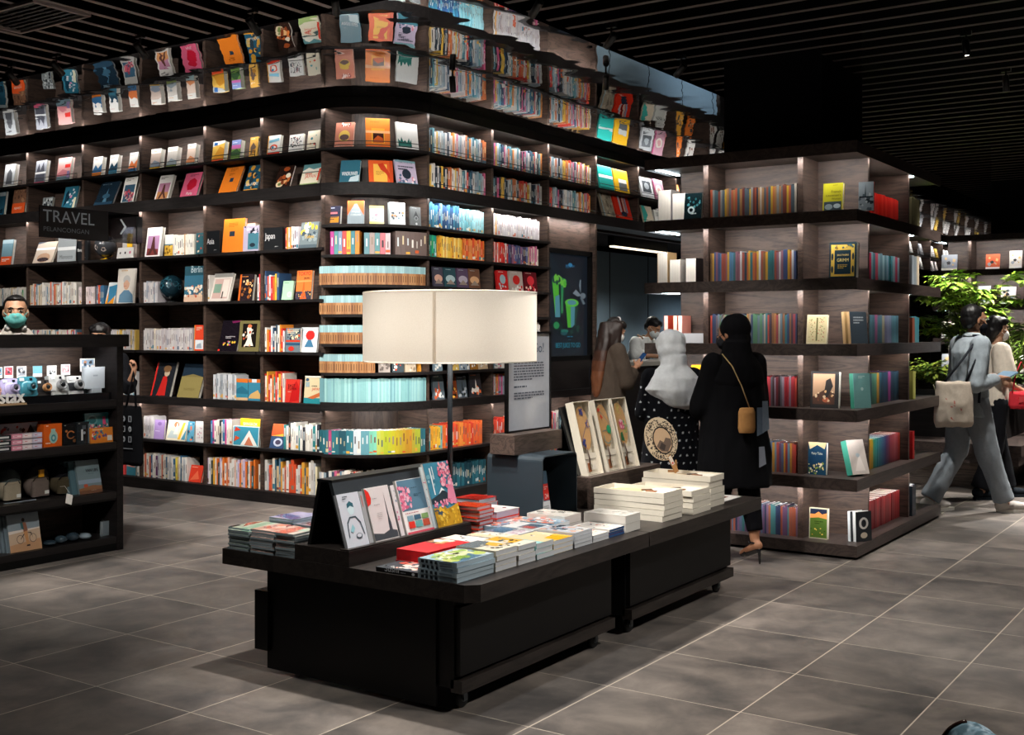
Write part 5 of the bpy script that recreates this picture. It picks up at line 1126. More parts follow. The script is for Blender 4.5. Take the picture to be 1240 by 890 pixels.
edge_pile(4.535, 4.682, 2, .016, 0xE9E2DA, [('s', 909, .1, .15, .9, .9, 24, [0xD96A5A, 0x4A5A7A, 0xE2A86A, 0x3A3A44], .05), ('r', .4, .4, .6, .6, 0xD9402E)], 'white cover with lettering in red and navy', seed=9, cols=[0xC9B4BC, 0xE9E2DA], spine=0xE9E2DA)
edge_pile(4.684, 4.835, 3, .0125, 0xE9E2DA, [('s', 910, .1, .15, .9, .9, 20, [0xD9705A, 0x2E3A66, 0xE2B07A], .05)], 'white and navy striped-edge booklet', seed=10, cols=[0x2E4A7A, 0x8A2E3A, 0xE9E2DA], page=0x34507A)
edge_pile(4.842, 4.998, 2, .040, 0xCFCBC4, [('s', 911, .1, .1, .9, .9, 18, [0xA8A6A2, 0xB9B6B0, 0x8E8C88], .12), ('r', .0, .0, .2, 1, 0xD9D5CE)], 'thick off-white boxed book', h=.23, seed=11, page=0xD2CEC6)
# second row, tops show as covers
def inner_pile(x, y0, y1, top, col, shapes, what, n=3, h=.185, seed=20, page=0xC9CBCE, cols=None):
    tt = (top - TZ) / n
    return stack(x, y0, y1 - y0, h, [tt - .0006] * n, 90, col, shapes, what, page=page, seed=seed, jig=.003, cols=cols)
inner_pile(-2.905, 3.965, 4.10, .598, 0xE9E6E2, [('e', .3, .3, .05, .03, 0x2A2A2C), ('p', [(.5, .55), (.62, .6), (.66, .5)], 0x3A3A3C), ('e', .75, .7, .04, .03, 0x4A4A4C)], 'white cover with small ink birds', seed=21)
inner_pile(-2.845, 4.105, 4.232, .602, 0xEAE4D8, [('r', 0, 0, .4, 1, 0xE6D6B2), ('s', 912, .4, .2, .9, .9, 10, [0xE0B45A, 0x8A8478], .06)], 'white and sand illustrated paperback', seed=22)
inner_pile(-2.845, 4.237, 4.37, .600, 0x5A7C98, [('r', 0, 0, 1, .45, 0xE2DEDE), ('s', 913, .1, .1, .9, .5, 26, [0xC98AA8, 0xD9B4C4, 0xE9E4E6], .06)], 'blue sky book with cherry blossom, in flat pile', seed=23)
inner_pile(-2.845, 4.375, 4.525, .602, 0xE0DEDC, [('r', .1, .1, .9, .6, 0x6A8494), ('r', .15, .15, .45, .5, 0xC9503E), ('r', .5, .15, .85, .5, 0x3E5A70)], 'white cover with picture tiles, in flat pile', seed=24)
inner_pile(-2.845, 4.53, 4.68, .604, 0x7894A8, [('s', 914, .05, .05, .95, .95, 30, [0xD9705A, 0xE6E0DC, 0x4A6A84, 0xE0A890], .12)], 'blue and coral photo book, in flat pile', seed=25)
inner_pile(-2.875, 4.685, 4.84, .618, 0xCFC9C0, [('s', 915, .1, .1, .9, .9, 16, [0xA8A49C, 0x8E8A84, 0xD9D5CE], .12)], 'grey-white boxed book, in flat pile', n=2, h=.215, seed=26, page=0xD9CFC8)
inner_pile(-3.04, 4.40, 4.56, .590, 0x86A2B4, [('s', 916, .05, .05, .95, .95, 24, [0xE6E0DC, 0xD97A5E, 0x56748A], .12)], 'pale blue photo book by the metal box', n=2, h=.13, seed=27)
inner_pile(-3.04, 4.565, 4.72, .592, 0xE2DAD6, [('s', 917, .05, .05, .95, .95, 24, [0xE08A6A, 0x7A9AAE, 0xC94A3A], .12)], 'white photo book with coral spots by the metal box', n=2, h=.13, seed=28)
inner_pile(-2.93, 3.80, 3.96, .575, 0xE6E2DE, [('p', [(.3, .5), (.5, .56), (.52, .46)], 0x2A2A2C), ('e', .8, .3, .05, .03, 0x333436)], 'white brush-drawing book beside the riser', n=2, h=.20, seed=29)
# red-edged hardbacks by the riser end
stack(-3.298, 4.475, .115, .15, [.0172] * 8, -90, 0xD9401E, [('s', 918, .1, .1, .9, .9, 10, [0xE0662E, 0xC9321E], .1)], 'orange-red hardback at the riser end', spine=0xC9301C, page=0xC4BCC4, hard=True, seed=30, jig=.006)
stack(-3.335, 4.70, .19, .19, [.032, .032, .032], -90, 0xE6E2E0, [('e', .25, .7, .06, .05, 0xD9402E), ('e', .5, .25, .07, .05, 0xD9452E)], 'white hardback with red cover edges', spine=0xD8301E, page=0xBEB8CC, hard=True, seed=31, jig=.003, cols=[0xD8301E, 0xD8301E, 0xE6E2E0])
stack(-3.50, 4.80, .15, .15, [.0245] * 5, -90, 0xE6E2E0, [], 'red-edged hardback in the pile behind the lamp pole', spine=0xC9281E, page=0xC9CCD8, hard=True, seed=32, jig=.006, cols=[0xE6E2E0, 0xC9281E, 0xC9281E])
# four books leaning on the easel
def easel_book(y0, y1, h, t, col, shapes, label, x=-3.203, spine=0xD9D6D2):
    NB[0] += 1
    return book(y1 - y0, t, h, T(x, y0, 0.6115) @ RZ(90) @ RX(-17.5), col, shapes, label, spine=spine, mat='paint')
BL = [0xE08AA4, 0xD9708E, 0xEBB4C4, 0xC95A7A]
easel_book(3.522, 3.655, .225, .016, 0xC8CBD4, [('e', .5, .70, .15, .11, 0xC8DDE2), ('p', [(.35, .72), (.36, .8), (.5, .85), (.64, .8), (.65, .72), (.5, .76)], 0x2E5E6C), ('p', [(.16, .18), (.2, .46), (.36, .56), (.64, .56), (.82, .44), (.9, .2), (.86, .2), (.78, .42), (.62, .535), (.38, .535), (.24, .44), (.2, .18)], 0x3A4A54), ('p', [(.28, .3), (.42, .42), (.5, .34), (.38, .26)], 0x8FC0CA), ('e', .62, .19, .14, .05, 0x3A4A54), ('e', .62, .195, .11, .035, 0xC8CBD4), ('l', .22, .93, .22, 2, 0x1E262C, .018)], 'white book with line-drawn boy, first on the easel', spine=0xB9BEC4)
easel_book(3.695, 3.85, .232, .018, 0xD9D2D0, [('r', .02, .02, .98, .98, 0xD2C8C8), ('p', [(0, .02), (.98, .02), (.98, .14), (.7, .18), (.4, .12), (0, .16)], 0x3E4248), ('p', [(.66, .1), (.8, .1), (.79, .3), (.76, .42), (.75, .62), (.735, .9), (.72, .62), (.71, .42), (.68, .3)], 0x3A3E46), ('p', [(0, .98), (0, .66), (.14, .7), (.19, .8), (.14, .92), (.04, .98)], 0xD8281E), ('l', .24, .78, .3, 1, 0x8A8488, .012), ('l', .24, .66, .4, 1, 0x8A8488, .012), ('l', .3, .5, .2, 4, 0xB4AAAC, .016)], 'white book with grey tower and red disc, on easel')
flat_ = None
easel_book(3.905, 4.09, .242, .02, 0xE6E0DE, [('r', .03, .42, .98, .99, 0x54768C), ('s', 921, .03, .46, .42, .86, 60, BL, .055), ('l', .5, .82, .36, 1, 0x2E4A5E, .016), ('l', .55, .70, .3, 2, 0x2E4A5E, .014), ('l', .08, .37, .84, 1, 0xA84A5A, .014), ('r', .12, .24, .34, .33, 0x7A98A8), ('r', .37, .24, .62, .33, 0x3A5A70), ('r', .65, .24, .9, .33, 0x7A9A5E), ('r', .12, .1, .34, .22, 0xCC2E24), ('r', .37, .1, .62, .22, 0x5E9A9A), ('r', .65, .1, .9, .22, 0xB04A34), ('r', 0, 0, 1, .035, 0xC94A5A)], 'white book with blossom and six small pictures, on easel')
easel_book(4.122, 4.305, .298, .016, 0x3A7E98, [('p', [(0, .44), (.35, .5), (.5, .58), (.7, .5), (.8, .42), (.8, .36), (0, .36)], 0x26323C), ('p', [(.35, .5), (.5, .6), (.62, .54), (.5, .55)], 0xE2E6EA), ('s', 922, .02, .62, .35, .8, 10, [0x6FA2B4, 0x8FB4C2], .05), ('s', 923, .5, .6, .98, .98, 90, BL, .05), ('p', [(.62, .36), (.98, .3), (.98, .66), (.78, .64)], 0xDD86A2), ('s', 924, .05, .31, .8, .4, 30, BL, .045), ('p', [(0, 0), (1, 0), (1, .32), (.6, .26), (0, .3)], 0xC08F22), ('p', [(0, .26), (.1, .28), (.55, .2), (.2, .16)], 0x3A4A60), ('s', 925, .05, .02, .98, .28, 40, [0xD9A82E, 0xA87A1A, 0xE2BC4A], .05), ('r', .16, .5, .2, .92, 0xE9EEF2), ('r', .26, .74, .29, .94, 0xD9E2E8)], 'tall blue book with cherry tree and yellow field, on easel')
for y, hh, c, lb in ((3.665, .222, 0x9A9C9E, 'grey book turned edge-on between drawn boy and tower'), (3.872, .225, 0xD2CACC, 'white blossom spine between tower and six-picture book'), (4.10, .285, 0xC9D2D6, 'pale blue spine left of the tall cherry tree book')):
    NB[0] += 1
    book(.025 if y < 4.05 else .019, .022, hh, T(-3.21, y, .6115) @ RZ(90) @ RX(-17.5), c, [('s', int(y * 100), .1, .3, .9, .9, 8, [0xC9708E, 0x6A8494], .2)] if y > 3.8 else [('r', .3, .7, .5, .92, 0xB0584A)], lb)
# magazines on the far-left wing of the table
MC = [0x7C8C96, 0x8A99A2, 0x6C7C88, 0x96A4AC, 0x5E6E7A]
def mag_pile(x0, x1, y0, y1, n, tt, shapes, what, seed, topcol):
    stack(x1, y0, y1 - y0, x1 - x0, [tt] * n, 90, topcol, shapes, what, page=0x9AA8AE, seed=seed, jig=.006, spine=0x9CACB4, name='magazine', cat='magazine')
mag_pile(-3.905, -3.775, 3.512, 3.70, 11, .0082, [('p', [(0, 0), (1, .3), (1, .6), (0, .4)], 0x8FB49A), ('p', [(.2, .6), (1, .8), (.6, 1)], 0xB9503A), ('r', .0, .85, .3, 1, 0x2A2E34)], 'thin magazine in the outer left pile', 41, 0xB9C4B0)
mag_pile(-3.762, -3.622, 3.512, 3.68, 10, .0095, [('s', 931, .05, .05, .95, .95, 24, [0xD9907A, 0xE6C4B4, 0xA8504A], .14)], 'thin magazine in the middle pile', 42, 0xC9A090)
mag_pile(-3.606, -3.492, 3.508, 3.66, 10, .0098, [('p', [(0, .4), (1, .3), (1, 1), (0, 1)], 0xC96A5A), ('r', .5, 0, 1, .5, 0xA8C4B0)], 'thin magazine in the inner pile beside the riser', 43, 0xD9CFC4)
mag_pile(-3.86, -3.71, 3.72, 3.90, 12, .0092, [('p', [(0, 0), (.4, .1), (.6, 1), (.2, 1)], 0x34568C), ('r', .55, .2, 1, .9, 0xB4ACD0)], 'thin magazine in the tall rear pile', 44, 0xA9A6C4)
mag_pile(-3.68, -3.52, 3.70, 3.87, 10, .0098, [('r', .1, .1, .9, .9, 0x34302E), ('r', .2, .3, .8, .7, 0xB98A7A)], 'thin magazine in the rear pile beside the easel', 45, 0x9A8C94)
# ---- dark metal box, open to the aisle, with a wood block and the notice on it
bx = empty('display_box', T(-3.34, 5.12, TZ), 'dark slate sheet-metal box with rounded top, open on the aisle side, carrying a wood block', 'display box')
O = T(3.34, -5.12, -TZ)
def yz_ring(x0, x1, y0, y1, z0, z1, r, th, mat):
    "sheet bent over the top: left wall, rounded corners, top, right wall"
    def prof(i):
        p = []
        p.append((y0 + i, z0))
        for k in range(6):
            a = math.radians(180 - 18 * k); p.append((y0 + r + (r - i) * math.cos(a), z1 - r + (r - i) * math.sin(a)))
        for k in range(6):
            a = math.radians(90 - 18 * k); p.append((y1 - r + (r - i) * math.cos(a), z1 - r + (r - i) * math.sin(a)))
        p.append((y1 - i, z0)); return p
    o, q = prof(0), prof(th); n = len(o)
    vs = []
    for x in (x0, x1):
        vs += [(x, a, b) for a, b in o] + [(x, a, b) for a, b in q]
    fs = []
    for i in range(n - 1):
        fs += [(i, i + 1, 2 * n + i + 1, 2 * n + i), (n + i + 1, n + i, 3 * n + i, 3 * n + i + 1), (i + 1, i, n + i, n + i + 1), (2 * n + i, 2 * n + i + 1, 3 * n + i + 1, 3 * n + i)]
    fs += [(0, 2 * n, 3 * n, n), (n - 1, 2 * n - 1, 4 * n - 1, 3 * n - 1)]
    return MB().add(vs, fs, mat=mat)
part('shell', yz_ring(-3.517, -3.17, 4.947, 5.29, TZ, .862, .03, .006, 'slate_light'), bx, O)
part('back_plate', MB().box(-3.515, 4.955, TZ, -3.509, 5.282, .85, mat='slate_light'), bx, O)
book(.095, .02, .235, T(-3.20, 4.985, TZ + .001) @ RZ(90) @ RX(-8), 0x3A5A72, [('r', .45, .36, 1, .72, 0xD2281E), ('t', .58, .4, .34, '24', 0xF0ECE8), ('l', .55, .64, .35, 2, 0xE6C4BC, .02), ('r', 0, 0, 1, .34, 0xD6D6D6), ('p', [(0, .34), (.4, .34), (.3, .5), (0, .46)], 0x9AA0A4), ('p', [(.05, .6), (.4, .7), (.3, .95), (.05, .9)], 0x6A3434), ('t', .08, .2, .16, '6', 0x3A4048), ('l', .3, .22, .5, 3, 0x9A9A9A, .02)], 'desk calendar book with red date panel inside the metal box')
blk = empty('wood_block', T(-3.40, 5.15, .863), 'dark wooden block lying on the slate metal box, under the framed notice', 'block')
MB().bbox(-.078, -.235, 0, .078, .235, .102, .004, mat='block_wood').build('block', blk)
sg = empty('notice_board', T(-3.43, 5.21, .966), 'framed white notice with printed paragraphs standing on a wooden block beside the lampshade', 'sign')
O = T(3.43, -5.21, -.966)
part('frame', MB().box(-3.44, 4.995, .966, -3.418, 5.005, 1.50, mat='black_metal').box(-3.44, 5.415, .966, -3.418, 5.425, 1.50, mat='black_metal').box(-3.44, 4.995, 1.492, -3.418, 5.425, 1.502, mat='black_metal').box(-3.44, 4.995, .966, -3.418, 5.425, .975, mat='black_metal'), sg, O)
mb = MB().box(-3.436, 5.005, .975, -3.426, 5.415, 1.492, 0xBFC4CE, 'gloss')
art(mb, [('t', .60, .80, .26, 'Go!', 0x3A5068), ('l', .14, .685, .72, 7, 0x4A4E5C, .0135), ('l', .14, .66, .72, 1, 0x7A5A58, .004), ('l', .14, .44, .5, 1, 0x3E4658, .016), ('l', .14, .375, .72, 3, 0x4A5060, .013)], .41, .517, T(-3.4255, 5.005, .975) @ RZ(90))
part('printed_sheet', mb, sg, O)
# ---- riser with three boxed fans
rs = empty('display_riser', T(-3.29, 5.79, TZ), 'dark wooden riser on the far table carrying three upright boxed fans', 'riser')
part('box', MB().bbox(-3.44, 5.38, TZ, -3.137, 6.205, .71, .003, mat='block_wood'), rs, T(3.29, -5.79, -TZ))
ee = empty('book_easel', T(-3.24, 5.75, .711), 'black easel board on the wooden riser behind the three boxed fans', 'easel')
part('board', lean(-3.242, .711, -3.36, 1.08, .012, 'black_metal', 5.40, 6.02), ee, T(3.24, -5.75, -.711))
part('strut', lean(-3.42, .711, -3.36, 1.05, .01, 'black_metal', 5.45, 5.97), ee, T(3.24, -5.75, -.711))
def fan_tray(w, d, h, col=0xDED6C6, liner=None, fan=None, depth_in=.02):
    "open tray w x h with depth d, lying face up (z)"
    mb = MB(); th = .004
    mb.box(0, 0, 0, w, h, th, col)
    mb.box(0, 0, th, th, h, d, col).box(w - th, 0, th, w, h, d, col).box(th, 0, th, w - th, th, d, col).box(th, h - th, th, w - th, h, d, col)
    return mb
def fan_box(M, label, design, open_=True):
    r = empty('boxed_fan', M, label, 'boxed fan', 'boxed fans leaning on the riser')
    w, h, d = .172, .415, .05
    fan_tray(w, d, h).build('tray', r)
    mb = MB().box(.006, .006, .008, w - .006, h * .30, .03, 0xE2DACB)
    mb.build('inner_card', r)
    mb = MB().box(.05, .02, .031, .075, .07, .036, 0x8A5230).box(.09, .03, .031, .125, .06, .036, 0xDDD6CA).box(.02, .09, .031, .15, .092, .033, 0x4A4440)
    mb.tube([(.06, .03, .036), (.07, .09, .04), (.062, .15, .04)], .004, 0x4A3426, n=6)
    mb.build('handle', r)
    mb = MB()
    pts = [(.086 + .066 * math.cos(2 * math.pi * k / 24) * (1 if math.sin(2 * math.pi * k / 24) > 0 else .95), .265 + .125 * math.sin(2 * math.pi * k / 24)) for k in range(24)]
    mb.prism(pts, .030, .033, 0xC69A68)
    art(mb, design, w, h, Matrix(((1, 0, 0, 0), (0, 0, 1, 0), (0, -1, 0, .0336), (0, 0, 0, 1))))
    mb.build('fan_leaf', r)
    MB().add([(.004, .004, .047), (w - .004, .004, .047), (w - .004, h - .004, .047), (.004, h - .004, .047)], [(0, 1, 2, 3)], mat='film').build('film_window', r)
    return r
flat('film', (255, 255, 255), rough=0.08)
def film_fix():
    m = MATS['film']; nt = m.node_tree
    tr = N(nt, 'ShaderNodeBsdfTransparent'); gl = N(nt, 'ShaderNodeBsdfGlossy'); gl.inputs['Roughness'].default_value = 0.06
    mx = N(nt, 'ShaderNodeMixShader'); mx.inputs[0].default_value = 0.07
    L(nt, tr, 'BSDF', mx, 1); L(nt, gl, 'BSDF', mx, 2); L(nt, mx, 'Shader', nt.nodes['Material Output'], 'Surface')
film_fix()
def branch(pts, col, wd=.012):
    out = []
    for (a, b), (c, d) in zip(pts[:-1], pts[1:]):
        n = math.hypot(c - a, (d - b) * 2.4) or 1; nx, ny = -(d - b) * 2.4 / n * wd, (c - a) / n * wd / 2.4
        out.append(('p', [(a + nx, b + ny), (a - nx, b - ny), (c - nx, d - ny), (c + nx, d + ny)], col))
    return out
BLU = branch([(.3, .5), (.55, .62), (.72, .68)], 0x4A4E78) + branch([(.3, .5), (.3, .42), (.42, .37)], 0x4A4E78) + [('s', 941, .62, .64, .84, .74, 14, [0x2E3E8A, 0x3A4C96], .035), ('s', 942, .4, .8, .56, .9, 10, [0x26347A, 0x2E3E8A], .05), ('s', 943, .24, .4, .4, .5, 12, [0x26347A, 0x3A4C96], .05)]
GRN = branch([(.3, .86), (.5, .8), (.75, .7), (.85, .6)], 0x7A8A8C) + branch([(.3, .56), (.6, .57), (.7, .6)], 0x6A7A70, .015) + [('e', .72, .58, .14, .06, 0x1E9A6A), ('p', [(.66, .56), (.84, .56), (.78, .5)], 0x1E8A60), ('s', 944, .26, .82, .36, .88, 6, [0xC93A2E], .05), ('s', 945, .32, .74, .42, .78, 5, [0xC9402E], .05)] + branch([(.32, .5), (.3, .42), (.5, .38), (.7, .42)], 0x5A8A8C, .018)
PNK = [('e', .5, .62, .16, .075, 0xD9708A), ('s', 946, .38, .56, .66, .7, 16, [0xE8A0B4, 0xC94A6A, 0xEBC4CC], .06), ('p', [(.28, .4), (.5, .38), (.44, .52), (.3, .5)], 0x2E6A44), ('s', 947, .55, .45, .8, .68, 10, [0x6A9A6A, 0x8AA87A, 0xB0B46A], .06), ('s', 948, .3, .78, .7, .9, 6, [0xC9B46A, 0xB8A85A], .07)]
# three leaning on the easel: tray plane tilted back, opening towards the aisle
for (y0, dsg, lb) in ((5.435, BLU, 'fan box with blue blossom twig, leftmost of three on riser'), (5.665, GRN, 'fan box with green lotus leaf, middle of three on riser'), (5.865, PNK, 'fan box with pink peony, last of three on riser')):
    M = T(-3.185, y0, .7115) @ RY(-14) @ Matrix(((0, 0, 1, -.05), (1, 0, 0, 0), (0, 1, 0, 0), (0, 0, 0, 1)))
    fan_box(M, lb, dsg)
def tray_pile(x0, x1, y0, y1, n, tt, what, seed, cols=(0xD9D2C4, 0xCFCABE)):
    r = random.Random(seed); z = TZ
    for i in range(n):
        k = n - 1 - i
        e = empty('boxed_fan', T(x0 + r.uniform(-.006, .006), y0 + r.uniform(-.006, .006), z) @ RZ(r.uniform(-1, 1)), f"{what}, {CNT[k]} of pile" if k == 0 else f"{what}, {CNT[k]} down", 'boxed fan', 'stacked fan boxes on the far table')
        w, h = x1 - x0, y1 - y0
        mb = MB(); th = .004; d = tt - .0022; c = 0xE0D9CA
        mb.box(0, 0, 0, w, h, th, c)
        mb.box(0, 0, th, th, h, d, c).box(w - th, 0, th, w, h, d, c).box(th, 0, th, w - th, th, d, c).box(th, h - th, th, w - th, h, d, c)
        if k: mb.box(th, th, d - .003, w - th, h - th, d - .001, c)
        mb.build('tray', e)
        if k == 0:
            m2 = MB().box(w * .62, th, th, w - .03, h - th, d * .7, 0xE6DFD2)
            m2.build('inner_card', e)
            m3 = MB().prism([(.16 + .12 * math.cos(2 * math.pi * q / 20), h / 2 + (h * .42) * math.sin(2 * math.pi * q / 20)) for q in range(20)], d * .4, d * .45, 0xD2B48A)
            m3.build('fan_leaf', e)
            m4 = MB().box(w * .66, h * .3, d * .7, w * .8, h * .42, d * .9, 0x8A5A38).tube([(w * .55, h * .5, d * .7), (w * .68, h * .55, d * .85), (w * .75, h * .4, d * .8)], .004, 0x4A3426, n=5)
            m4.build('handle', e)
        z += tt
    return z
tray_pile(-3.03, -2.625, 5.225, 5.445, 5, .0295, 'cream fan box in the nearest pile', 51)
tray_pile(-3.0, -2.605, 5.52, 5.745, 4, .0315, 'cream fan box in the middle pile', 52)
ztop = tray_pile(-3.04, -2.632, 5.80, 5.985, 5, .0345, 'cream fan box in the farthest, tallest pile', 53)
flat_book(-2.655, 6.0, TZ, .29, .21, .003, 90, 0xD9D4D0, [('r', .2, .25, .8, .75, 0x7A4A3A), ('s', 951, .3, .3, .7, .7, 8, [0xD9C4B4, 0x4A2A24], .1)], 'loose printed leaflets on the far table corner', name='leaflet', cat='leaflet')
# fan on show, standing on the tallest pile
fn = empty('hand_fan', T(-2.86, 5.86, ztop), 'round speckled hand fan propped upright on the tallest pile of fan boxes', 'fan')
fx, fz = 0, .155
mb = MB()
def disc(rx, rz, n=28, rot=0): return [(rx * math.cos(2 * math.pi * k / n) * math.cos(rot) - rz * math.sin(2 * math.pi * k / n) * math.sin(rot), rx * math.cos(2 * math.pi * k / n) * math.sin(rot) + rz * math.sin(2 * math.pi * k / n) * math.cos(rot)) for k in range(n)]
FM = RZ(56) @ RY(-28)          # faces the aisle and camera, leaning to the left
mb.prism(disc(.098, .128), -.002, .002, 0xCDB89E, M=FM @ T(0, 0, .215) @ RX(90))
A0 = FM @ T(-.11, -.0026, .075)
def up_art(m, shapes): art(m, shapes, .22, .28, A0)
rr = random.Random(961); sp = []
while len(sp) < 230:
    u, v = rr.uniform(.05, .95), rr.uniform(.04, .96)
    q = ((u - .5) / .43) ** 2 + ((v - .5) / .45) ** 2; q2 = ((u - .52) / .26) ** 2 + ((v - .46) / .29) ** 2
    if q < .96 and q2 > 1: sp.append(('e', u, v, rr.uniform(.010, .022), rr.uniform(.008, .017), rr.choice([0x2E2A2A, 0x3A3230, 0x54463E])))
art(mb, [('e', .5, .5, .44, .455, 0xD6C4A8)], .22, .28, A0)
m9 = MB(); art(m9, sp, .22, .28, A0 @ T(0, -.0006, 0), lift=0.000003)
mb.v_off = len(mb.v)
for f in m9.f: mb.f.append([i + len(mb.v) for i in f])
mb.c += m9.c; mb.m += m9.m; mb.s += m9.s; mb.v += m9.v
art(mb, [('e', .52, .46, .27, .30, 0x23201F), ('e', .52, .46, .24, .27, 0xC6A98A), ('p', [(.3, .42), (.45, .5), (.52, .42), (.62, .48), (.74, .4), (.7, .3), (.52, .2), (.36, .28)], 0x6A5A50), ('p', [(.34, .36), (.46, .44), (.54, .34), (.44, .26)], 0x3A3230)], .22, .28, A0 @ T(0, -.0014, 0))
mb.build('fan_leaf', fn)
mb = MB().prism([(-.013, 0), (.013, 0), (.011, .11), (-.011, .11)], -.004, .004, 0xB08252, M=FM @ T(0, 0, -.0) @ RX(90))
art(mb, [('r', .1, .45, .9, .95, 0xE2DAD0), ('r', .3, .5, .7, .6, 0xC9402E)], .024, .11, FM @ T(-.012, -.0045, 0))
mb.build('handle', fn)
mb = MB().box(-.05, -.006, 0, .0, .006, .012, 0xA87A4A, M=RZ(30)).tube([(0, 0, .006), (-.03, .05, .06)], .005, 0xA87A4A, n=6)
mb.build('stand', fn)
# ---- drum lamp
lp = empty('table_lamp', T(-3.335, 4.385, TZ), 'tall dark-stemmed lamp with a wide cream drum shade in front of the curved bookcase', 'lamp')
MB().lathe([(.001, 0), (.06, 0), (.06, .012), (.02, .02), (.001, .02)], mat='black_metal', n=28).build('base', lp)
MB().tube([(0, 0, .015), (0, 0, 1.1)], .0125, mat='slate_metal', n=14).build('stem', lp)
z0, z1, R = .818, 1.148, .415
shd = MB().lathe([(R, z0), (R, z1)], mat='shade_fabric', n=72).build('shade', lp)
sh = MB()
for z in (z0, z1 - .006): sh.lathe([(R + .001, z), (R + .001, z + .006), (R - .003, z + .006), (R - .003, z)], 0xD9CDBB, 'paper', 72)
a = math.radians(-62.5)
sh.prism([(R * math.cos(a + d) * k, R * math.sin(a + d) * k) for d, k in ((-.018, 1.002), (.018, 1.002), (.018, 1.001), (-.018, 1.001))], z0 + .004, z1 - .004, 0xE2D8C8, 'shade_fabric')
sh.build('shade_trim', shd)
mb = MB()
for k in range(3):
    t = 2 * math.pi * k / 3 + .4; mb.tube([(0, 0, 1.1), (R * math.cos(t), R * math.sin(t), 1.142)], .003, mat='black_metal', n=5)
mb.lathe([(.001, 1.13), (.012, 1.13), (.014, 1.15), (.01, 1.165), (.001, 1.165)], mat='paper', n=14)
mb.build('spider', lp)
MB().ball((0, 0, 1.0), .04, mat='led_warm').build('bulb', lp)
for q in range(4):
    t = math.pi / 2 * q + .5
    l = bpy.data.lights.new('lamp_bulb', 'POINT'); l.energy = 1.55; l.color = (1, .95, .88); l.shadow_soft_size = .06
    o = bpy.data.objects.new('lamp_bulb', l); COL.objects.link(o); o.location = (-3.335 + .15 * math.cos(t), 4.385 + .15 * math.sin(t), TZ + .98)
flat_book(on_y(828, 7.68), 7.66, FZ[2] + .001, .19, .16, .07, 0, 0xB9BCC0, [], 'thick pale grey book lying flat, left overhang of freestanding unit', page=0xC4C6CA)
# ================================================================= travel sign, globes, advertising screen
tv = empty('hanging_sign', T(-9.2, 6.6, 2.35), 'smoked glass blade sign with engraved travel lettering beside the left bookcase', 'sign')
O = T(9.2, -6.6, -2.35)
part('glass_panel', MB().box(-9.203, 6.08, 2.345, -9.197, 7.14, 2.628, mat='smoked_glass'), tv, O)
part('dark_panel', MB().box(-9.199, 6.084, 2.349, -9.1965, 6.80, 2.624, mat='black_lam'), tv, O)
mb = MB(); art(mb, [('t', .035, .50, .50, 'TRAVEL', 0x747C82, 1.0), ('t', .04, .20, .44, 'PELANCONGAN', 0x4A5258, .9), ('p', [(.80, .78), (.815, .80), (.87, .55), (.815, .28), (.80, .30), (.845, .55)], 0xC0C8CC)], 1.06, .283, T(-9.1955, 6.08, 2.345) @ RZ(90))
for x in (.055, .135, .24, .49):    # serifs
    pass
part('lettering', mb, tv, O)
part('bracket', MB().box(-9.21, 7.12, 2.36, -9.19, 7.18, 2.61, mat='black_metal'), tv, O)
def globe(px, y, z, r, sea, land, label, seed, stand):
    x = on_y(px, y); e = empty('globe', T(x, y, z + .001), label, 'globe')
    mb = MB().ball((0, 0, r + .035), r, sea, 'gloss', 28, 18)
    g = random.Random(seed)
    for k in range(16):
        th, phh = g.uniform(0, 6.28), g.uniform(-1.1, 1.2); n = g.randint(5, 8); pts = []
        for q in range(n):
            a = th + g.uniform(.12, .32) * math.cos(6.28 * q / n); b = phh + g.uniform(.12, .32) * math.sin(6.28 * q / n)
            pts.append((math.cos(a) * math.cos(b) * r * 1.012, math.sin(a) * math.cos(b) * r * 1.012, r + .035 + math.sin(b) * r * 1.012))
        mb.add(pts, [tuple(range(n))], land, 'gloss')
    mb.build('ball', e)
    m2 = MB().lathe([(.001, 0), (r * .55, 0), (r * .5, .012), (.012, .02), (.01, .04), (.001, .04)], stand, 'gloss', 20)
    arc = [(0, (r + .008) * math.cos(math.radians(a)), r + .035 + (r + .008) * math.sin(math.radians(a))) for a in range(-90, 91, 12)]
    m2.tube(arc, .0035, stand, 'gloss', n=6)
    m2.build('stand', e)
globe(128, 7.31, zC, .112, 0x3A3C40, 0xB4A49C, 'dark and cream globe on a yellow stand, third tier', 5, 0xD9A81E)
globe(208, 7.31, zD, .115, 0x122A34, 0x27505C, 'glossy dark teal globe beside the city book', 6, 0x1A1C1E)
# advertising screen in the second wing
scr = empty('display_screen', T(XR - .1, 10.28, 1.2), 'tall glowing advertising screen with two green drinks set in the second bookcase wing', 'screen')
O = T(-XR + .1, -10.28, -1.2)
part('frame', MB().box(XR - .14, 9.83, 1.20, XR - .06, 9.875, 2.36, mat='black_lam').box(XR - .14, 10.69, 1.20, XR - .06, 10.735, 2.36, mat='black_lam').box(XR - .14, 9.83, 2.31, XR - .06, 10.735, 2.36, mat='black_lam').box(XR - .14, 9.83, 1.20, XR - .06, 10.735, 1.25, mat='black_lam'), scr, O)
m, nt, b = nodes_of('screen_light')
a = N(nt, 'ShaderNodeAttribute', attribute_name='Col'); L(nt, a, 'Color', b, 'Emission Color'); b.inputs['Emission Strength'].default_value = 0.5
b.inputs['Base Color'].default_value = (.01, .01, .012, 1); b.inputs['Roughness'].default_value = .3
sw, sh_ = .815, 1.06
mb = MB().box(XR - .125, 9.875, 1.25, XR - .10, 10.69, 2.31, 0x0C1A26, 'screen_light')
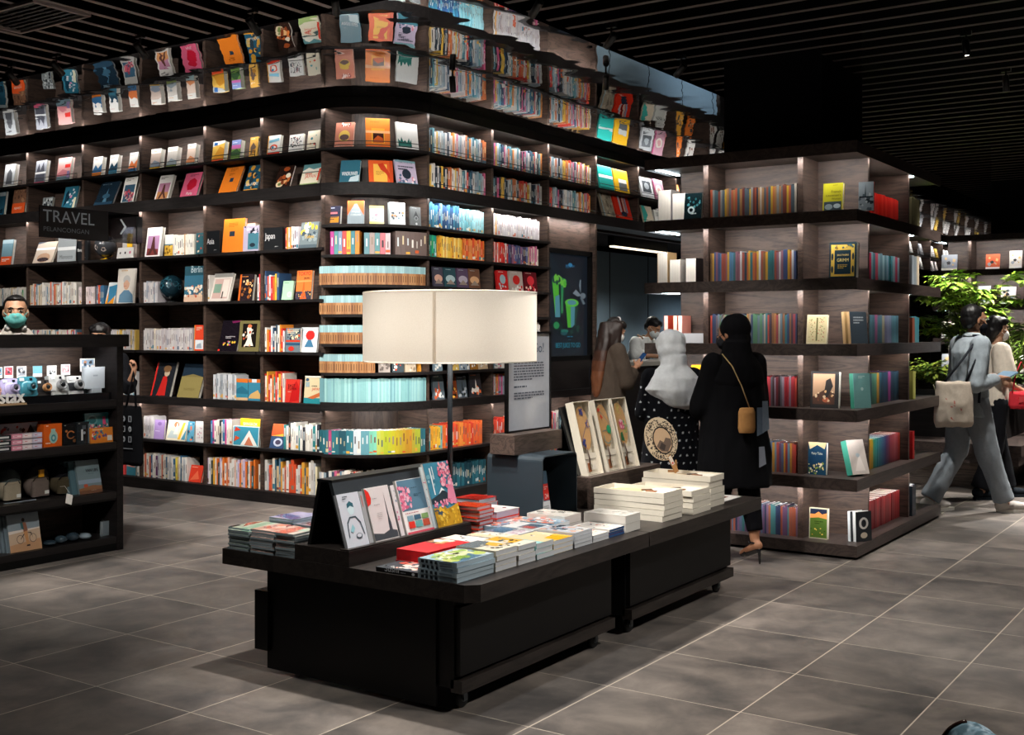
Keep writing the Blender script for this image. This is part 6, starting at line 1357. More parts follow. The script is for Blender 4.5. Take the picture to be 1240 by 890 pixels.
g1, g2, g3, g4 = 0x5AC83A, 0x2E9A5A, 0x5AA0B0, 0x1E4A3E
art(mb, [('s', 981, .0, .1, .7, .9, 26, [0x0E1E2A, 0x12242F, 0x0A1620], .2), ('t', .46, .865, .22, 'MOON', 0x3A8FC0, 1.0), ('e', .57, .9, .05, .02, 0x3A8FC0),
  ('p', [(.12, .74), (.46, .74), (.4, .4), (.2, .4)], 0x17382E), ('p', [(.13, .73), (.28, .73), (.3, .4), (.2, .4)], g1), ('p', [(.2, .58), (.3, .6), (.32, .38), (.2, .38)], g3), ('p', [(.34, .7), (.4, .7), (.38, .42), (.34, .42)], g2), ('e', .3, .735, .18, .035, g2), ('s', 982, .16, .71, .44, .77, 12, [g1, 0x7AD84A, g4], .05),
  ('p', [(.44, .52), (.76, .52), (.7, .28), (.5, .28)], g4), ('p', [(.45, .52), (.57, .52), (.58, .28), (.5, .28)], g1), ('p', [(.57, .5), (.68, .5), (.66, .28), (.58, .28)], g3), ('e', .6, .525, .17, .04, 0x6AD84A), ('e', .6, .528, .11, .025, g3),
  ('p', [(.78, .7), (.8, .76), (.83, .76), (.82, .62)], 0x7A8A94), ('p', [(.62, .62), (.7, .66), (.84, .6), (.74, .59)], 0x8A98A2), ('e', .88, .6, .07, .03, 0x74848E), ('p', [(.8, .58), (.86, .58), (.94, .52), (.88, .51)], 0x6A7A84),
  ('e', .24, .3, .13, .05, 0x12302A), ('e', .22, .3, .07, .035, g2), ('s', 983, .1, .2, .9, .28, 10, [0x0E2A28, 0x184A40], .05), ('e', .42, .245, .09, .018, 0x1E7A6A), ('e', .4, .22, .08, .018, 0x185A60),
  ('l', .48, .185, .22, 1, 0x2E8CA8, .010), ('l', .5, .155, .16, 1, 0x226A80, .007), ('t', .2, .068, .6, 'BEST JUICE TO GO', 0x2E9CB4, 1.2)], sw, sh_, T(XR - .0995, 9.875, 1.25) @ RZ(90), 'screen_light')
part('screen', mb, scr, O)
# cafe: service counter, ceiling strips, cup tower
cf = empty('cafe_counter', T(-6.3, 12.0, 0), 'dark cafe service counter with pale top in the bookcase opening', 'counter')
O = T(6.3, -12.0, 0)
part('body', MB().box(-6.55, 10.80, 0, -6.05, 13.6, 1.12, mat='board_y'), cf, O)
part('worktop', MB().box(-6.60, 10.79, 1.12, -5.98, 13.6, 1.165, 0x8A8880, 'paint'), cf, O)
for i, y in enumerate((13.2, 14.5)):
    e = empty('strip_lamp', T(-7.3 + i * .5, y + .6, 2.6), f'bright linear cafe ceiling lamp, {["nearer", "farther"][i]} of two seen through the opening', 'lamp')
    MB().box(-.03, -.75, .0, .03, .75, .02, mat='led_warm').build('diffuser', e)
    MB().box(-.045, -.77, .02, .045, .77, .14, mat='black_metal').build('housing', e)
    area('cafe_lamp', T(-7.3 + i * .5, y + .6, 2.59), .06, 1.5, 60, (1, .95, .88))
area('cafe_lamp', T(-7.2, 17.5, 2.6), .6, 2.5, 150, (.85, .93, 1))
# ================================================================= on the display counter
KX = -6.735
def ky(px, X=KX): return on_x(px, X)
cs = empty('display_stand', T(-6.83, 3.4, KZ[0] + .0005), 'low black display stand under the row of instant cameras', 'stand')
MB().bbox(-.115, -1.25, 0, .105, ky(134) - 3.4, .05, .006, 0x0E0F12, 'gloss').build('stand_top', cs)
KC = KZ[0] + .0515
def cam_item(px0, px1, col, kind, label, dark=0x22262A, ring=0x9A9C9E):
    y0, y1 = ky(px0), ky(px1); w = y1 - y0; h = w * (.92 if kind == 'round' else 1.08)
    e = empty('instant_camera', T(KX, y0, KC) @ RZ(90) @ RX(-14), label, 'camera', 'instant cameras on the counter')
    mb = MB()
    if kind == 'round':
        pts = []
        for cx2, cz2, a0, r in ((w - .03, h - .03, 0, .03), (.03, h - .03, 90, .03), (.026, .026, 180, .026), (w - .026, .026, 270, .026)):
            for k in range(6):
                t = math.radians(a0 + 18 * k); pts.append((cx2 + r * math.cos(t), cz2 + r * math.sin(t)))
        mb.prism(pts, -.055, 0, col, 'gloss', M=RX(90) @ T(0, 0, -.0) @ Matrix.Diagonal((1, 1, 1, 1)))
        mb.ball((w * .5, 0, h * .42), w * .36, col, 'gloss', 20, 12, sc=(1, .35, 1))
    else:
        mb.bbox(0, 0, 0, w, .05, h, .006, col, 'gloss')
        mb.box(.0, -.004, h * .18, w, .0, h * .62, dark, 'paint')
    mb.build('body', e)
    lx, lz, lr = (w * .56, h * .42, w * .2) if kind == 'round' else (w * .55, h * .45, w * .27)
    m2 = MB().lathe([(lr, 0), (lr, .03), (lr * .85, .034), (lr * .8, .03), (lr * .55, .026), (.001, .026)], col if kind == 'round' else ring, 'gloss', 24, M=T(lx, -.02, lz) @ RX(90))
    lr_o = m2.build('lens_ring', e)
    MB().lathe([(lr * .55, .027), (lr * .5, .031), (.001, .033)], 0x14181C, 'gloss', 20, M=T(lx, -.02, lz) @ RX(90)).build('lens', lr_o)
    MB().box(w * .12, -.004, h * .78, w * .34, .001, h * .93, 0xD9DDE0, 'gloss').build('flash', e)
    MB().box(w * .62, -.003, h * .8, w * .76, .001, h * .92, 0x14181C, 'gloss').build('viewfinder', e)
    return e
cam_item(-16, 2, 0xD9A898, 'round', 'pale pink instant camera at the counter edge, leftmost in view')
cam_item(3, 26, 0xB0A8CC, 'round', 'lilac instant camera behind the white lettering')
cam_item(23.5, 47.5, 0x3E8494, 'round', 'teal instant camera between lilac and copper ones')
cam_item(46, 62, 0x3A3634, 'box', 'black instant camera with copper lens plate', dark=0x1A1A1C, ring=0xC08A5A)
cam_item(62, 82, 0xB4B6B4, 'box', 'pale grey boxy instant camera', dark=0xC4C6C4)
cam_item(84, 102, 0xC9CACA, 'box', 'white and black instant camera beside the silver printer', dark=0x1E2024)
e = empty('photo_printer', T(-6.78, ky(105), KC), 'silver instant photo printer standing on a small foot, end of the counter row', 'printer')
w = ky(131) - ky(105)
MB().bbox(-.02, 0, .028, .02, w, .175, .015, 0xB4BCC4, 'gloss').build('body', e)
MB().box(-.03, w * .32, 0, .03, w * .76, .03, 0xA4ACB4, 'gloss').build('foot', e)
mb = MB(); art(mb, [('r', .40, .48, .62, .54, 0x8A929A)], w, .17, T(.0203, 0, .03) @ RZ(90)); mb.build('logo', e)
lt = empty('brand_letters', T(-6.706, ky(1), KZ[0] + .001), 'white standing letters on a thin wooden base before the pink and lilac cameras', 'letters')
w = ky(27, -6.70) - ky(-18, -6.70)
MB().box(-.02, ky(-18) - ky(1), 0, .02, ky(27) - ky(1), .012, 0xA88A6A).build('base', lt)
vs, fs, asp = glyphs('instax')
mb = MB(); M = T(.006, ky(-17) - ky(1), .013) @ RZ(90); sc_ = (w - .01); 
for yy, ox in ((0, 0), (.001, .004), (.002, -.004), (.003, 0), (.012, 0)): mb.add([(x * sc_ + ox, yy, y * sc_ * 1.15 + abs(ox) * .6) for x, y in vs], fs if yy < .01 else [tuple(reversed(f)) for f in fs], 0xE9E9E6, 'paint', False, M)
mb.build('lettering', lt)
def print_stand(px0, px1, ytop, hpx, shapes, label, frame=0xE2E2E0, X=-6.92):
    y0, y1 = on_x(px0, X), on_x(px1, X); d = depth(X, y0); h = hpx * d / FPX; zt = CAMH - (ytop - HYP) * d / FPX
    e = empty('instant_print', T(X, y0, KZ[0] + .001), label, 'photo', 'instant prints behind the cameras')
    mb = MB().box(0, 0, zt - h - KZ[0], y1 - y0, .003, zt - KZ[0], frame, 'gloss')
    art(mb, shapes, y1 - y0, h, T(0, 0, zt - h - KZ[0])); 
    mb2 = MB(); mb2.v = [tuple(RZ(90) @ V(p)) for p in mb.v]; mb2.f, mb2.c, mb2.m, mb2.s = mb.f, mb.c, mb.m, mb.s
    mb2.build('print', e)
    MB().box(-.012, (y1 - y0) * .3, 0, -.004, (y1 - y0) * .7, zt - KZ[0] - .01, 0x1A1C1E).build('stand', e)
PR = lambda c1, c2, sd: [('r', .1, .25, .9, .92, c1), ('s', sd, .15, .3, .85, .8, 8, [c2, 0xE2DCD6, 0x3A3C44], .12)]
print_stand(-6, 3, 445, 13, PR(0x5A8CA8, 0xC98A7A, 1), 'small instant print at the counter edge, leftmost in view')
print_stand(5, 16, 444, 14, PR(0xA8424E, 0xD98A9A, 2), 'small instant print with crimson picture')
print_stand(20.5, 32, 444, 15, PR(0x8A9098, 0x3A3C44, 3), 'small instant print with grey toned picture')
print_stand(40, 51, 443.5, 13, [('r', 0, .3, 1, 1, 0x6AA4B0)], 'pale blue blank instant print behind copper camera')
print_stand(57, 68.5, 443, 14, PR(0xB4B8BA, 0x2A2C30, 4), 'instant print with black and white car picture')
print_stand(74, 85, 441.5, 13, PR(0xC9949A, 0x3A2A2E, 5), 'instant print with a dark haired face')
print_stand(97, 115, 434.5, 16, PR(0x8AA4BC, 0xB9805A, 6), 'wide instant print with a beach group, above the printer')
# second row: boxes
def box_item(px0, px1, hpx, k, d, col, shapes, label, X=-6.74, cat='box', z=None, name='carton', mat='gloss', lean=0):
    y0, y1 = on_x(px0, X), on_x(px1, X); h = hpx * depth(X, y0) / FPX
    NBX = empty(name, T(X, y0, (KZ[k] if z is None else z) + .001) @ RZ(90) @ RX(-lean), label, cat)
    mb = MB().box(0, 0, 0, y1 - y0, d, h, col, mat)
    art(mb, shapes, y1 - y0, h, Matrix(), mat); mb.build('carton', NBX)
    return NBX
box_item(53.5, 75, 28, 1, .08, 0xD9601E, [('e', .52, .42, .24, .28, 0x9CC0B4), ('r', .38, .5, .62, .78, 0x9CC0B4), ('e', .52, .38, .14, .16, 0x4A8C94), ('e', .52, .38, .07, .08, 0xA8C8C4), ('l', .08, .14, .45, 1, 0xF0D8C4, .05), ('l', .1, .9, .2, 1, 0xF0D8C4, .04)], 'orange instant camera box with a mint camera picture')
box_item(76.5, 91.5, 26, 1, .08, 0x101214, [('e', .62, .48, .34, .2, 0xA8683A), ('e', .62, .48, .24, .14, 0x101214), ('r', .75, .4, .98, .56, 0x101214), ('e', .25, .66, .1, .06, 0xA8683A), ('e', .9, .2, .14, .08, 0x6A4428), ('l', .08, .92, .2, 1, 0xC9C4BE, .03)], 'black camera box with a copper ring')
box_item(93, 108, 27, 1, .08, 0x22282C, [('r', .35, .16, .5, .66, 0xC9CCCC), ('r', .5, .3, .7, .62, 0x101214), ('e', .6, .5, .1, .07, 0x8A9094), ('r', .42, .66, .72, .84, 0x4A5054), ('r', .9, .02, .99, .9, 0x6A7478), ('l', .1, .92, .25, 1, 0xC9C4BE, .03)], 'charcoal camera box with a white strip camera')
box_item(104.5, 134, 36, 1, .02, 0x3A7E84, [('e', .3, .76, .22, .17, 0x5A9498), ('e', .3, .76, .15, .12, 0x2A6268), ('s', 991, .1, .48, .95, .6, 16, [0xD9C4B4, 0x2A3A40, 0xC9607A], .06), ('r', .72, .58, .84, .86, 0xD9507A)], 'teal leaflet case with a camera drawing', X=-6.76, lean=6)
box_item(110, 137, 18.5, 1, .012, 0xD9822E, [('s', 992, .05, .3, .7, .75, 18, [0x3E8A94, 0xC9404E, 0xE9DCC4, 0x6A4A7A], .07), ('r', .74, .12, .96, .46, 0xE2DDD4), ('l', .1, .85, .8, 1, 0xE9D9C4, .05)], 'orange leaflet set in front of the teal case', X=-6.71, lean=4)
box_item(-30, 45.5, 31, 1, .02, 0xC4C8C8, [('p', [(.8, .5), (.88, .92), (.98, .5), (.9, .1)], 0x1E2022), ('s', 993, .4, .4, .78, .85, 22, [0xC94A3A, 0x6A6E70, 0x2A2C30, 0xD9D4CE], .035), ('r', 0, .35, 1, .4, 0x9AA0A0)], 'long pale film carton at the back with diamond pictures', X=-6.86)
for i, (a, b) in enumerate(((-14, 13.5), (14.5, 27), (27.5, 39), (39.5, 51))):
    for j in range(3):
        c = [0x2A2C30, 0xD98A9E, 0xD9C9CC, 0xC4BCD0][i]
        box_item(a, b, 5.6, 1, .06, c, [('r', .1, .3, .9, .7, [0xC9CCCC, 0xE9C4CE, 0xE9DADA, 0xDAD4E2][i]), ('l', .2, .45, .5, 1, 0xC0405A, .14)], f"small {['black', 'pink', 'blush', 'lavender'][i]} film box, {['bottom', 'middle', 'top'][j]} one of its little pile", X=-6.715, z=KZ[1] + j * .037)
box_item(-8, 62, 30, 1, .05, 0xA0381C, [], 'dark orange box standing behind the mint camera box', X=-6.93)
# third row: little rucksacks and the van book
def rucksack(px0, px1, hpx, col, top, label, seed, buckle=False, tagged=False):
    y0, y1 = ky(px0, -6.86), ky(px1, -6.86); w = y1 - y0; h = 1.06 * hpx * depth(-6.86, y0) / FPX
    e = empty('rucksack', T(-6.88, (y0 + y1) / 2, KZ[2] + .001), label, 'bag', 'small rucksacks on the counter')
    bm = bmesh.new()
    bmesh.ops.create_uvsphere(bm, u_segments=24, v_segments=16, radius=1)
    g = random.Random(seed); ph = [g.uniform(0, 6) for _ in range(6)]
    for v in bm.verts:
        x, y, z = v.co
        p = 2.35
        q = (abs(x) ** p + abs(y) ** p + abs(z) ** p) ** (1 / p)
        x, y, z = x / q, y / q, z / q
        f = 1 - .34 * max(0, z) ** 3
        wob = 1 + .03 * math.sin(5 * y + ph[0]) * math.cos(7 * z + ph[1]) + .03 * math.sin(9 * z + 3 * y + ph[2])
        v.co = V((x * .055 * wob, y * w / 2 * f * wob, h / 2 + z * h / 2))
    vs = [tuple(v.co) for v in bm.verts]; fs = [tuple(v.index for v in f.verts) for f in bm.faces]
    zc = [sum(vs[i][2] for i in f) / len(f) for f in fs]
    mb = MB()
    mb.add(vs, fs, col, 'cloth', True)
    for i, f in enumerate(fs):
        if zc[i] > h * .62: mb.c[i] = lin(top)
    mb.build('bag_body', e); bm.free()
    m2 = MB().bbox(.03, -w * .36, h * .06, .066, w * .36, h * .52, .02, col, 'cloth'); m2.build('front_pocket', e)
    MB().tube([(.052, -w * .33, h * .5), (.06, -w * .2, h * .66), (.05, 0, h * .72), (.06, w * .2, h * .66), (.052, w * .33, h * .5)], .004, top, 'cloth', n=6).build('zip', e)
    MB().tube([(0, -.03, h * .97), (0, -.025, h * 1.05), (0, .025, h * 1.05), (0, .03, h * .97)], .005, 0x1A1A1A, 'cloth', n=6).build('grab_handle', e)
    MB().box(.064, w * .12, h * .12, .068, w * .3, h * .22, 0xD9D9D4).build('cloth_label', e)
    if buckle: MB().bbox(.05, -.018, h * .64, .066, .02, h * .86, .006, 0xD99A1E, 'gloss').build('buckle', e)
    if tagged:
        MB().box(-.0015, -.022, -.07, .0015, .022, .0, 0xD6D2CC, 'paper', M=T(.19, -w * .38, .02) @ RY(-25) @ RX(-24)).tube([(.06, -w * .3, h * .3), (.13, -w * .36, .07), (.188, -w * .38, .03)], .0015, 0xD0CCC4, n=4).build('price_tag', e)
rucksack(-3, 26, 38, 0x9C917E, 0x4A5050, 'beige small rucksack at the left end of the counter row', 1)
rucksack(31, 60, 38, 0x6E625C, 0x3A342E, 'taupe small rucksack with a yellow buckle', 2, buckle=True)
rucksack(62, 92, 34, 0x4E4636, 0x16161A, 'olive and black small rucksack with white price tag', 3, tagged=True)
VAN = [band(0, .16, 0x6E4A34), ('p', [(0, .1), (0, .16), (.6, .24), (1, .2), (1, .1)], 0x8A5E40), band(.3, .42, 0x8A9AAC), ('e', .3, .24, .1, .05, 0xB0482E), *[('t', .38 + dx, .64, .54, 'VAN LIFE', 0x141E26, 1.2) for dx in (-.006, 0, .006)], ('l', .46, .58, .42, 1, 0x4A5A64, .012), ('l', .5, .08, .4, 1, 0xB9A090, .012)]
def counter_book(px0, px1, hpx, k, col, shapes, label, X=-6.74, t=.016, lean=14):
    y0, y1 = on_x(px0, X), on_x(px1, X); h = hpx * depth(X, y0) / FPX / math.cos(math.radians(lean)); NB[0] += 1
    return book(y1 - y0, t, h, T(X, y0, KZ[k] + .001) @ RZ(90) @ RX(-lean), col, shapes, label)
counter_book(97, 124.5, 40, 2, 0x6E8086, VAN, 'grey-blue van travel book leaning, front one of four', t=.02)
for i in range(3): counter_book(88 - i * 5, 112 - i * 5, 39, 2, 0x4E6A74, [], f"grey-blue van travel book, {['second', 'third', 'fourth'][i]} one back", X=-6.775 - .026 * i, t=.02)
KIN = [('r', 0, .42, 1, 1, 0x84919A), ('r', 0, .0, 1, .42, 0xC0A68E), ('p', [(0, .36), (1, .42), (1, .44), (0, .42)], 0xD9CFC6), ('p', [(0, 0), (1, 0), (1, .22), (0, .14)], 0xB98E6A), *[('t', .16 + dx, .855, .68, 'KINFOLK', 0x161D24, 1.25) for dx in (-.006, 0, .006)], ('l', .4, .8, .24, 1, 0x4A5A64, .008)]
for cx_ in (.34, .74):
    KIN += [('e', cx_, .24, .115, .088, 0x4A3E3A), ('e', cx_, .24, .10, .077, 0xC4A88E)]
KIN += [('p', [(.34, .24), (.48, .36), (.5, .34), (.36, .24)], 0x3A2E2A), ('p', [(.48, .36), (.7, .36), (.74, .24), (.68, .34)], 0x3A2E2A), ('p', [(.46, .4), (.58, .4), (.6, .12), (.52, .12)], 0xC08A5A), ('p', [(.44, .58), (.56, .56), (.6, .4), (.46, .38)], 0x8A5A44), ('p', [(.38, .56), (.46, .58), (.48, .42), (.4, .46)], 0x2E5A5E), ('e', .48, .62, .05, .04, 0x2A1A16), ('p', [(.52, .12), (.62, .12), (.62, .09), (.5, .09)], 0x2A1E1A)]
counter_book(13, 51, 60, 3, 0x8C979E, KIN, 'large magazine with cyclist on a bicycle, front copy', X=-6.72, t=.014, lean=12)
for i in range(3): counter_book(8 - i * 5, 40 - i * 5, 53, 3, 0x6A7882, [], f"large pale magazine leaning behind cyclist cover, {['first', 'second', 'third'][i]} back", X=-6.745 - .022 * i, t=.014, lean=12)
for i, (px, r, c, up) in enumerate(((60, .06, 0x27353F, .02), (74, .055, 0x35454F, .03), (88, .06, 0x2A3842, .035), (103, .055, 0x8494A0, .025))):
    e = empty('wrapped_pouch', T(-6.76, ky(px, -6.76), KZ[3] + .001), 'dark plastic-wrapped pouch lying on the bottom shelf, ' + ['first', 'second', 'third', 'fourth'][i] + ' beside the cyclist magazine', 'pouch', 'wrapped pouches on the bottom shelf')
    mb = MB().ball((0, 0, up * .9), r, c, 'gloss', 18, 10, sc=(.8, .72, up / r * .9)); mb.build('pouch', e)
    m2 = MB().add([(-.04, -.07, up * 1.9), (.045, -.075, up * 1.2), (.05, .07, up * 1.25), (-.03, .075, up * 1.95)], [(0, 1, 2, 3)], mat='film'); m2.build('wrapper', e)
e = empty('wrapped_card', T(-6.78, ky(122, -6.78), KZ[3] + .001), 'small upright grey packet in crinkled plastic at the shelf end', 'packet')
MB().bbox(-.012, 0, 0, .012, .075, .10, .004, 0x7E8A92, 'gloss').build('packet', e)
MB().add([(.02, -.02, 0), (.02, .095, 0), (.022, .09, .115), (.018, -.012, .12)], [(0, 1, 2, 3)], mat='film').build('wrapper', e)
# ================================================================= planter bench and plants
bn = empty('planter_bench', T(-3.2, 12.4, 0), 'low dark bench with a wooden plinth and a black planter trough behind the walking couple', 'bench')
O = T(3.2, -12.4, 0)
part('plinth', MB().box(-5.2, 11.68, 0, -2.36, 14.6, .26, mat='bench_wood'), bn, O)
part('seat', MB().box(-5.3, 11.40, .26, -2.09, 14.8, .35, mat='unit_board').box(-5.3, 11.36, .35, -2.06, 14.8, .45, mat='unit_board'), bn, O)
part('planter_trough', MB().box(-4.8, 11.9, .45, -2.32, 14.4, .80, mat='board_x'), bn, O)
part('soil', MB().box(-4.75, 11.95, .80, -2.37, 14.35, .81, 0x2A211A, 'cloth'), bn, O)
def leaflet(mb, p, d, n, ln, wd, col):
    d = d.normalized(); s = d.cross(n).normalized(); n = s.cross(d)
    a, b, c2, e2 = p, p + d * ln * .45 + s * wd + n * ln * .06, p + d * ln - n * ln * .12, p + d * ln * .45 - s * wd + n * ln * .06
    m_ = p + d * ln * .5 - n * ln * .02
    mb.add([a, b, c2, e2, m_], [(0, 1, 4), (1, 2, 4), (2, 3, 4), (3, 0, 4)], col, 'leafy', True)
def leafy_plant(x, y, h, crown, nbr, seed, label, cols, spread=1.0, base=.81, ll=.09):
    g = random.Random(seed)
    e = empty('potted_plant', T(x, y, base), label, 'plant')
    st = MB(); lf = MB()
    for b in range(nbr):
        a = g.uniform(0, 6.28); r = crown * g.uniform(.35, 1) * spread; zt = h * g.uniform(.55, 1)
        p0 = V((g.uniform(-.03, .03), g.uniform(-.03, .03), 0)); p1 = V((math.cos(a) * r * .35, math.sin(a) * r * .35, zt * .75)); p2 = V((math.cos(a) * r * .8, math.sin(a) * r * .8, zt)); p3 = V((math.cos(a) * r * 1.25, math.sin(a) * r * 1.25, zt * .88))
        pts = []
        for k in range(13):
            t = k / 12; pts.append(p0 * (1 - t) ** 3 + p1 * 3 * t * (1 - t) ** 2 + p2 * 3 * t * t * (1 - t) + p3 * t ** 3)
        st.tube(pts, .006, 0x4E4A2E, 'leafy', 5, radii=[.010 - .0006 * k for k in range(13)])
        for k in range(4, 13):
            p = pts[k]; tg = (pts[min(k + 1, 12)] - pts[k - 1]).normalized()
            sd = tg.cross(V((0, 0, 1))).normalized()
            for sg in (-1, 1):
                sub = (sd * sg + tg * .5 + V((0, 0, g.uniform(-.3, .25)))).normalized()
                L_ = g.uniform(.10, .20) * (1.15 - abs(k - 8) / 10)
                for q in range(5):
                    pp = p + sub * L_ * (q + 1) / 5 - V((0, 0, .02 * (q / 5) ** 2))
                    s2 = sub.cross(V((0, 0, 1))).normalized()
                    for s3 in (-1, 1):
                        leaflet(lf, pp, s2 * s3 + sub * .6 + V((0, 0, g.uniform(-.5, .1))), V((0, 0, 1)), ll * g.uniform(.7, 1.1), ll * .24, g.choice(cols))
    st.build('stem', e); lf.build('foliage', e)
    return e
GR = [0x9CBC44, 0x8AAE38, 0xB0CC58, 0x76A034, 0xBCD46A, 0x68902E]
leafy_plant(-2.76, 12.58, 1.40, .44, 24, 71, 'tall bright green plant with feathery leaflets behind the walking man', GR)
leafy_plant(-2.95, 11.98, .42, .30, 9, 72, 'low yellow-green plant at the near end of the planter', [0x6A8A34, 0x8A9A3A, 0x9AA83E, 0x4E7028], ll=.07)
def palm(x, y, h, seed, label):
    g = random.Random(seed); e = empty('palm_plant', T(x, y, .81), label, 'plant'); st = MB(); lf = MB()
    for b in range(16):
        a = g.uniform(0, 6.28); r = g.uniform(.3, .6); zt = h * g.uniform(.6, 1)
        pts = []
        for k in range(15):
            t = k / 14; pts.append(V((math.cos(a) * r * t ** 1.4, math.sin(a) * r * t ** 1.4, zt * (1.9 * t - .95 * t * t))))
        st.tube(pts, .005, 0x6A7A34, 'leafy', 5)
        for k in range(3, 15):
            tg = (pts[min(k + 1, 14)] - pts[k - 1]).normalized(); sd = tg.cross(V((0, 0, 1))).normalized()
            for sg in (-1, 1): leaflet(lf, pts[k], sd * sg + tg * .9 + V((0, 0, -.15)), V((0, 0, 1)), .24 * g.uniform(.8, 1.1), .011, g.choice([0x7A9A3A, 0x8AAA4A, 0x5E842E, 0x9AB45A]))
    st.build('stem', e); lf.build('foliage', e)
palm(-2.42, 12.95, .95, 81, 'fine-leaved palm at the aisle end of the planter')
leafy_plant(-2.50, 12.2, .36, .28, 8, 73, 'small dark leafy plant low behind the woman in white', [0x3E5A28, 0x4E6A2E, 0x6A7A34], ll=.08)
# far back: glowing exit sign and a dark shelf of small boxes
e = empty('exit_sign', T(-5.1, 18.6, 2.2), 'teal glowing exit light far behind the freestanding unit', 'sign')
MB().box(-.17, 0, 0, .17, .04, .2, mat='exit_teal').build('lit_panel', e)
MB().tube([(0, .02, .2), (0, .02, ZC - 2.2)], .008, mat='black_metal', n=6).build('stem', e)
# ================================================================= people
from mathutils import noise as mnoise
def capsule(a, b, ra, rb, n=14, m=5):
    a, b = V(a), V(b); d = (b - a); L_ = d.length; d = d.normalized() if L_ > 1e-6 else V((0, 0, 1))
    up = V((0, 0, 1)) if abs(d.z) < .9 else V((1, 0, 0))
    s = d.cross(up).normalized(); t = s.cross(d)
    rings = []
    for i in range(m + 1):
        an = math.pi / 2 * i / m; rings.append((a - d * ra * math.cos(an), ra * math.sin(an)))
    for i in range(m + 1):
        an = math.pi / 2 * i / m; rings.append((b + d * rb * math.sin(an), rb * math.cos(an)))
    vs, fs = [], []
    for p, r in rings:
        r = max(r, 1e-4)
        for k in range(n):
            q = 2 * math.pi * k / n; vs.append(p + (s * math.cos(q) + t * math.sin(q)) * r)
    R_ = len(rings)
    for i in range(R_ - 1):
        for k in range(n): fs.append((i * n + k, (i + 1) * n + k, (i + 1) * n + (k + 1) % n, i * n + (k + 1) % n))
    fs.append(tuple(range(n))); fs.append(tuple(reversed(range((R_ - 1) * n, R_ * n))))
    return vs, fs
def ell(c, rx, ry, rz, R=None, n=20, m=12):
    vs, fs = [], []
    for i in range(m + 1):
        an = math.pi * i / m
        for k in range(n):
            q = 2 * math.pi * k / n
            p = V((rx * max(math.sin(an), 1e-3) * math.cos(q), ry * max(math.sin(an), 1e-3) * math.sin(q), -rz * math.cos(an)))
            if R is not None: p = R @ p
            vs.append(V(c) + p)
    for i in range(m):
        for k in range(n): fs.append((i * n + k, i * n + (k + 1) % n, (i + 1) * n + (k + 1) % n, (i + 1) * n + k))
    fs.append(tuple(reversed(range(n)))); fs.append(tuple(range(m * n, (m + 1) * n)))
    return vs, fs
def loft(rings, n=24):
    "rings of (centre, rx, ry) in horizontal planes, flat ends: a hem stays a clean edge"
    vs, fs = [], []
    for c, rx, ry in rings:
        for k in range(n):
            q = 2 * math.pi * k / n; vs.append(V(c) + V((rx * math.cos(q), ry * math.sin(q), 0)))
    R_ = len(rings)
    for i in range(R_ - 1):
        for k in range(n): fs.append((i * n + k, i * n + (k + 1) % n, (i + 1) * n + (k + 1) % n, (i + 1) * n + k))
    fs.append(tuple(reversed(range(n)))); fs.append(tuple(range((R_ - 1) * n, R_ * n)))
    if rings[0][0][2] > rings[-1][0][2]: fs = [tuple(reversed(f)) for f in fs]
    return vs, fs
def sleeve(a, b, ra, rb, n=16):
    "tube with flat ends between two points"
    a, b = V(a), V(b); d = (b - a).normalized()
    up = V((0, 0, 1)) if abs(d.z) < .9 else V((1, 0, 0))
    s = d.cross(up).normalized(); t = s.cross(d); vs, fs = [], []
    for p, r in ((a, ra), (a.lerp(b, .5), (ra + rb) / 2), (b, rb)):
        for k in range(n):
            q = 2 * math.pi * k / n; vs.append(p + (s * math.cos(q) + t * math.sin(q)) * r)
    for i in range(2):
        for k in range(n): fs.append((i * n + k, (i + 1) * n + k, (i + 1) * n + (k + 1) % n, i * n + (k + 1) % n))
    fs.append(tuple(range(n))); fs.append(tuple(reversed(range(2 * n, 3 * n))))
    return vs, fs
def sculpt(name, prims, col, mat, parent, voxel=.008, smooth=3, fold=0.0, freq=14.0, colfn=None, seed=0.0, cut=None):
    "union of closed shapes fused into ONE continuous surface, smoothed, with soft cloth folds"
    vs, fs = [], []
    for v, f in prims:
        o = len(vs); vs += [tuple(p) for p in v]; fs += [tuple(i + o for i in q) for q in f]
    me = bpy.data.meshes.new(name); me.from_pydata(vs, [], fs)
    ob = bpy.data.objects.new(name, me); COL.objects.link(ob)
    r = ob.modifiers.new('fuse', 'REMESH'); r.mode = 'VOXEL'; r.voxel_size = voxel; r.use_smooth_shade = True
    if smooth:
        s = ob.modifiers.new('soften', 'SMOOTH'); s.iterations = smooth; s.factor = .5
    dg = bpy.context.evaluated_depsgraph_get(); dg.update()
    m2 = bpy.data.meshes.new_from_object(ob.evaluated_get(dg)); m2.name = name
    bpy.data.objects.remove(ob); bpy.data.meshes.remove(me)
    if fold:
        nr = [v.normal.copy() for v in m2.vertices]
        for v, n_ in zip(m2.vertices, nr):
            p = v.co; q = mnoise.noise(V((p.x * freq + seed, p.y * freq, p.z * freq * .45))) + .5 * mnoise.noise(V((p.x * freq * 2.3, p.y * freq * 2.3 + seed, p.z * freq * 1.2)))
            v.co = p + n_ * q * fold
    m2.materials.clear(); m2.materials.append(MATS[mat])
    for p in m2.polygons: p.use_smooth = True; p.material_index = 0
    for a_ in list(m2.color_attributes): m2.color_attributes.remove(a_)
    ca = m2.color_attributes.new('Col', 'FLOAT_COLOR', 'POINT')
    base = lin(col); buf = []
    for v in m2.vertices:
        c = colfn(v.co) if colfn else None
        buf.extend(base if c is None else lin(c))
    ca.data.foreach_set('color', buf); m2.update()
    o = bpy.data.objects.new(name, m2); COL.objects.link(o)
    if parent is not None: o.parent = parent
    return o
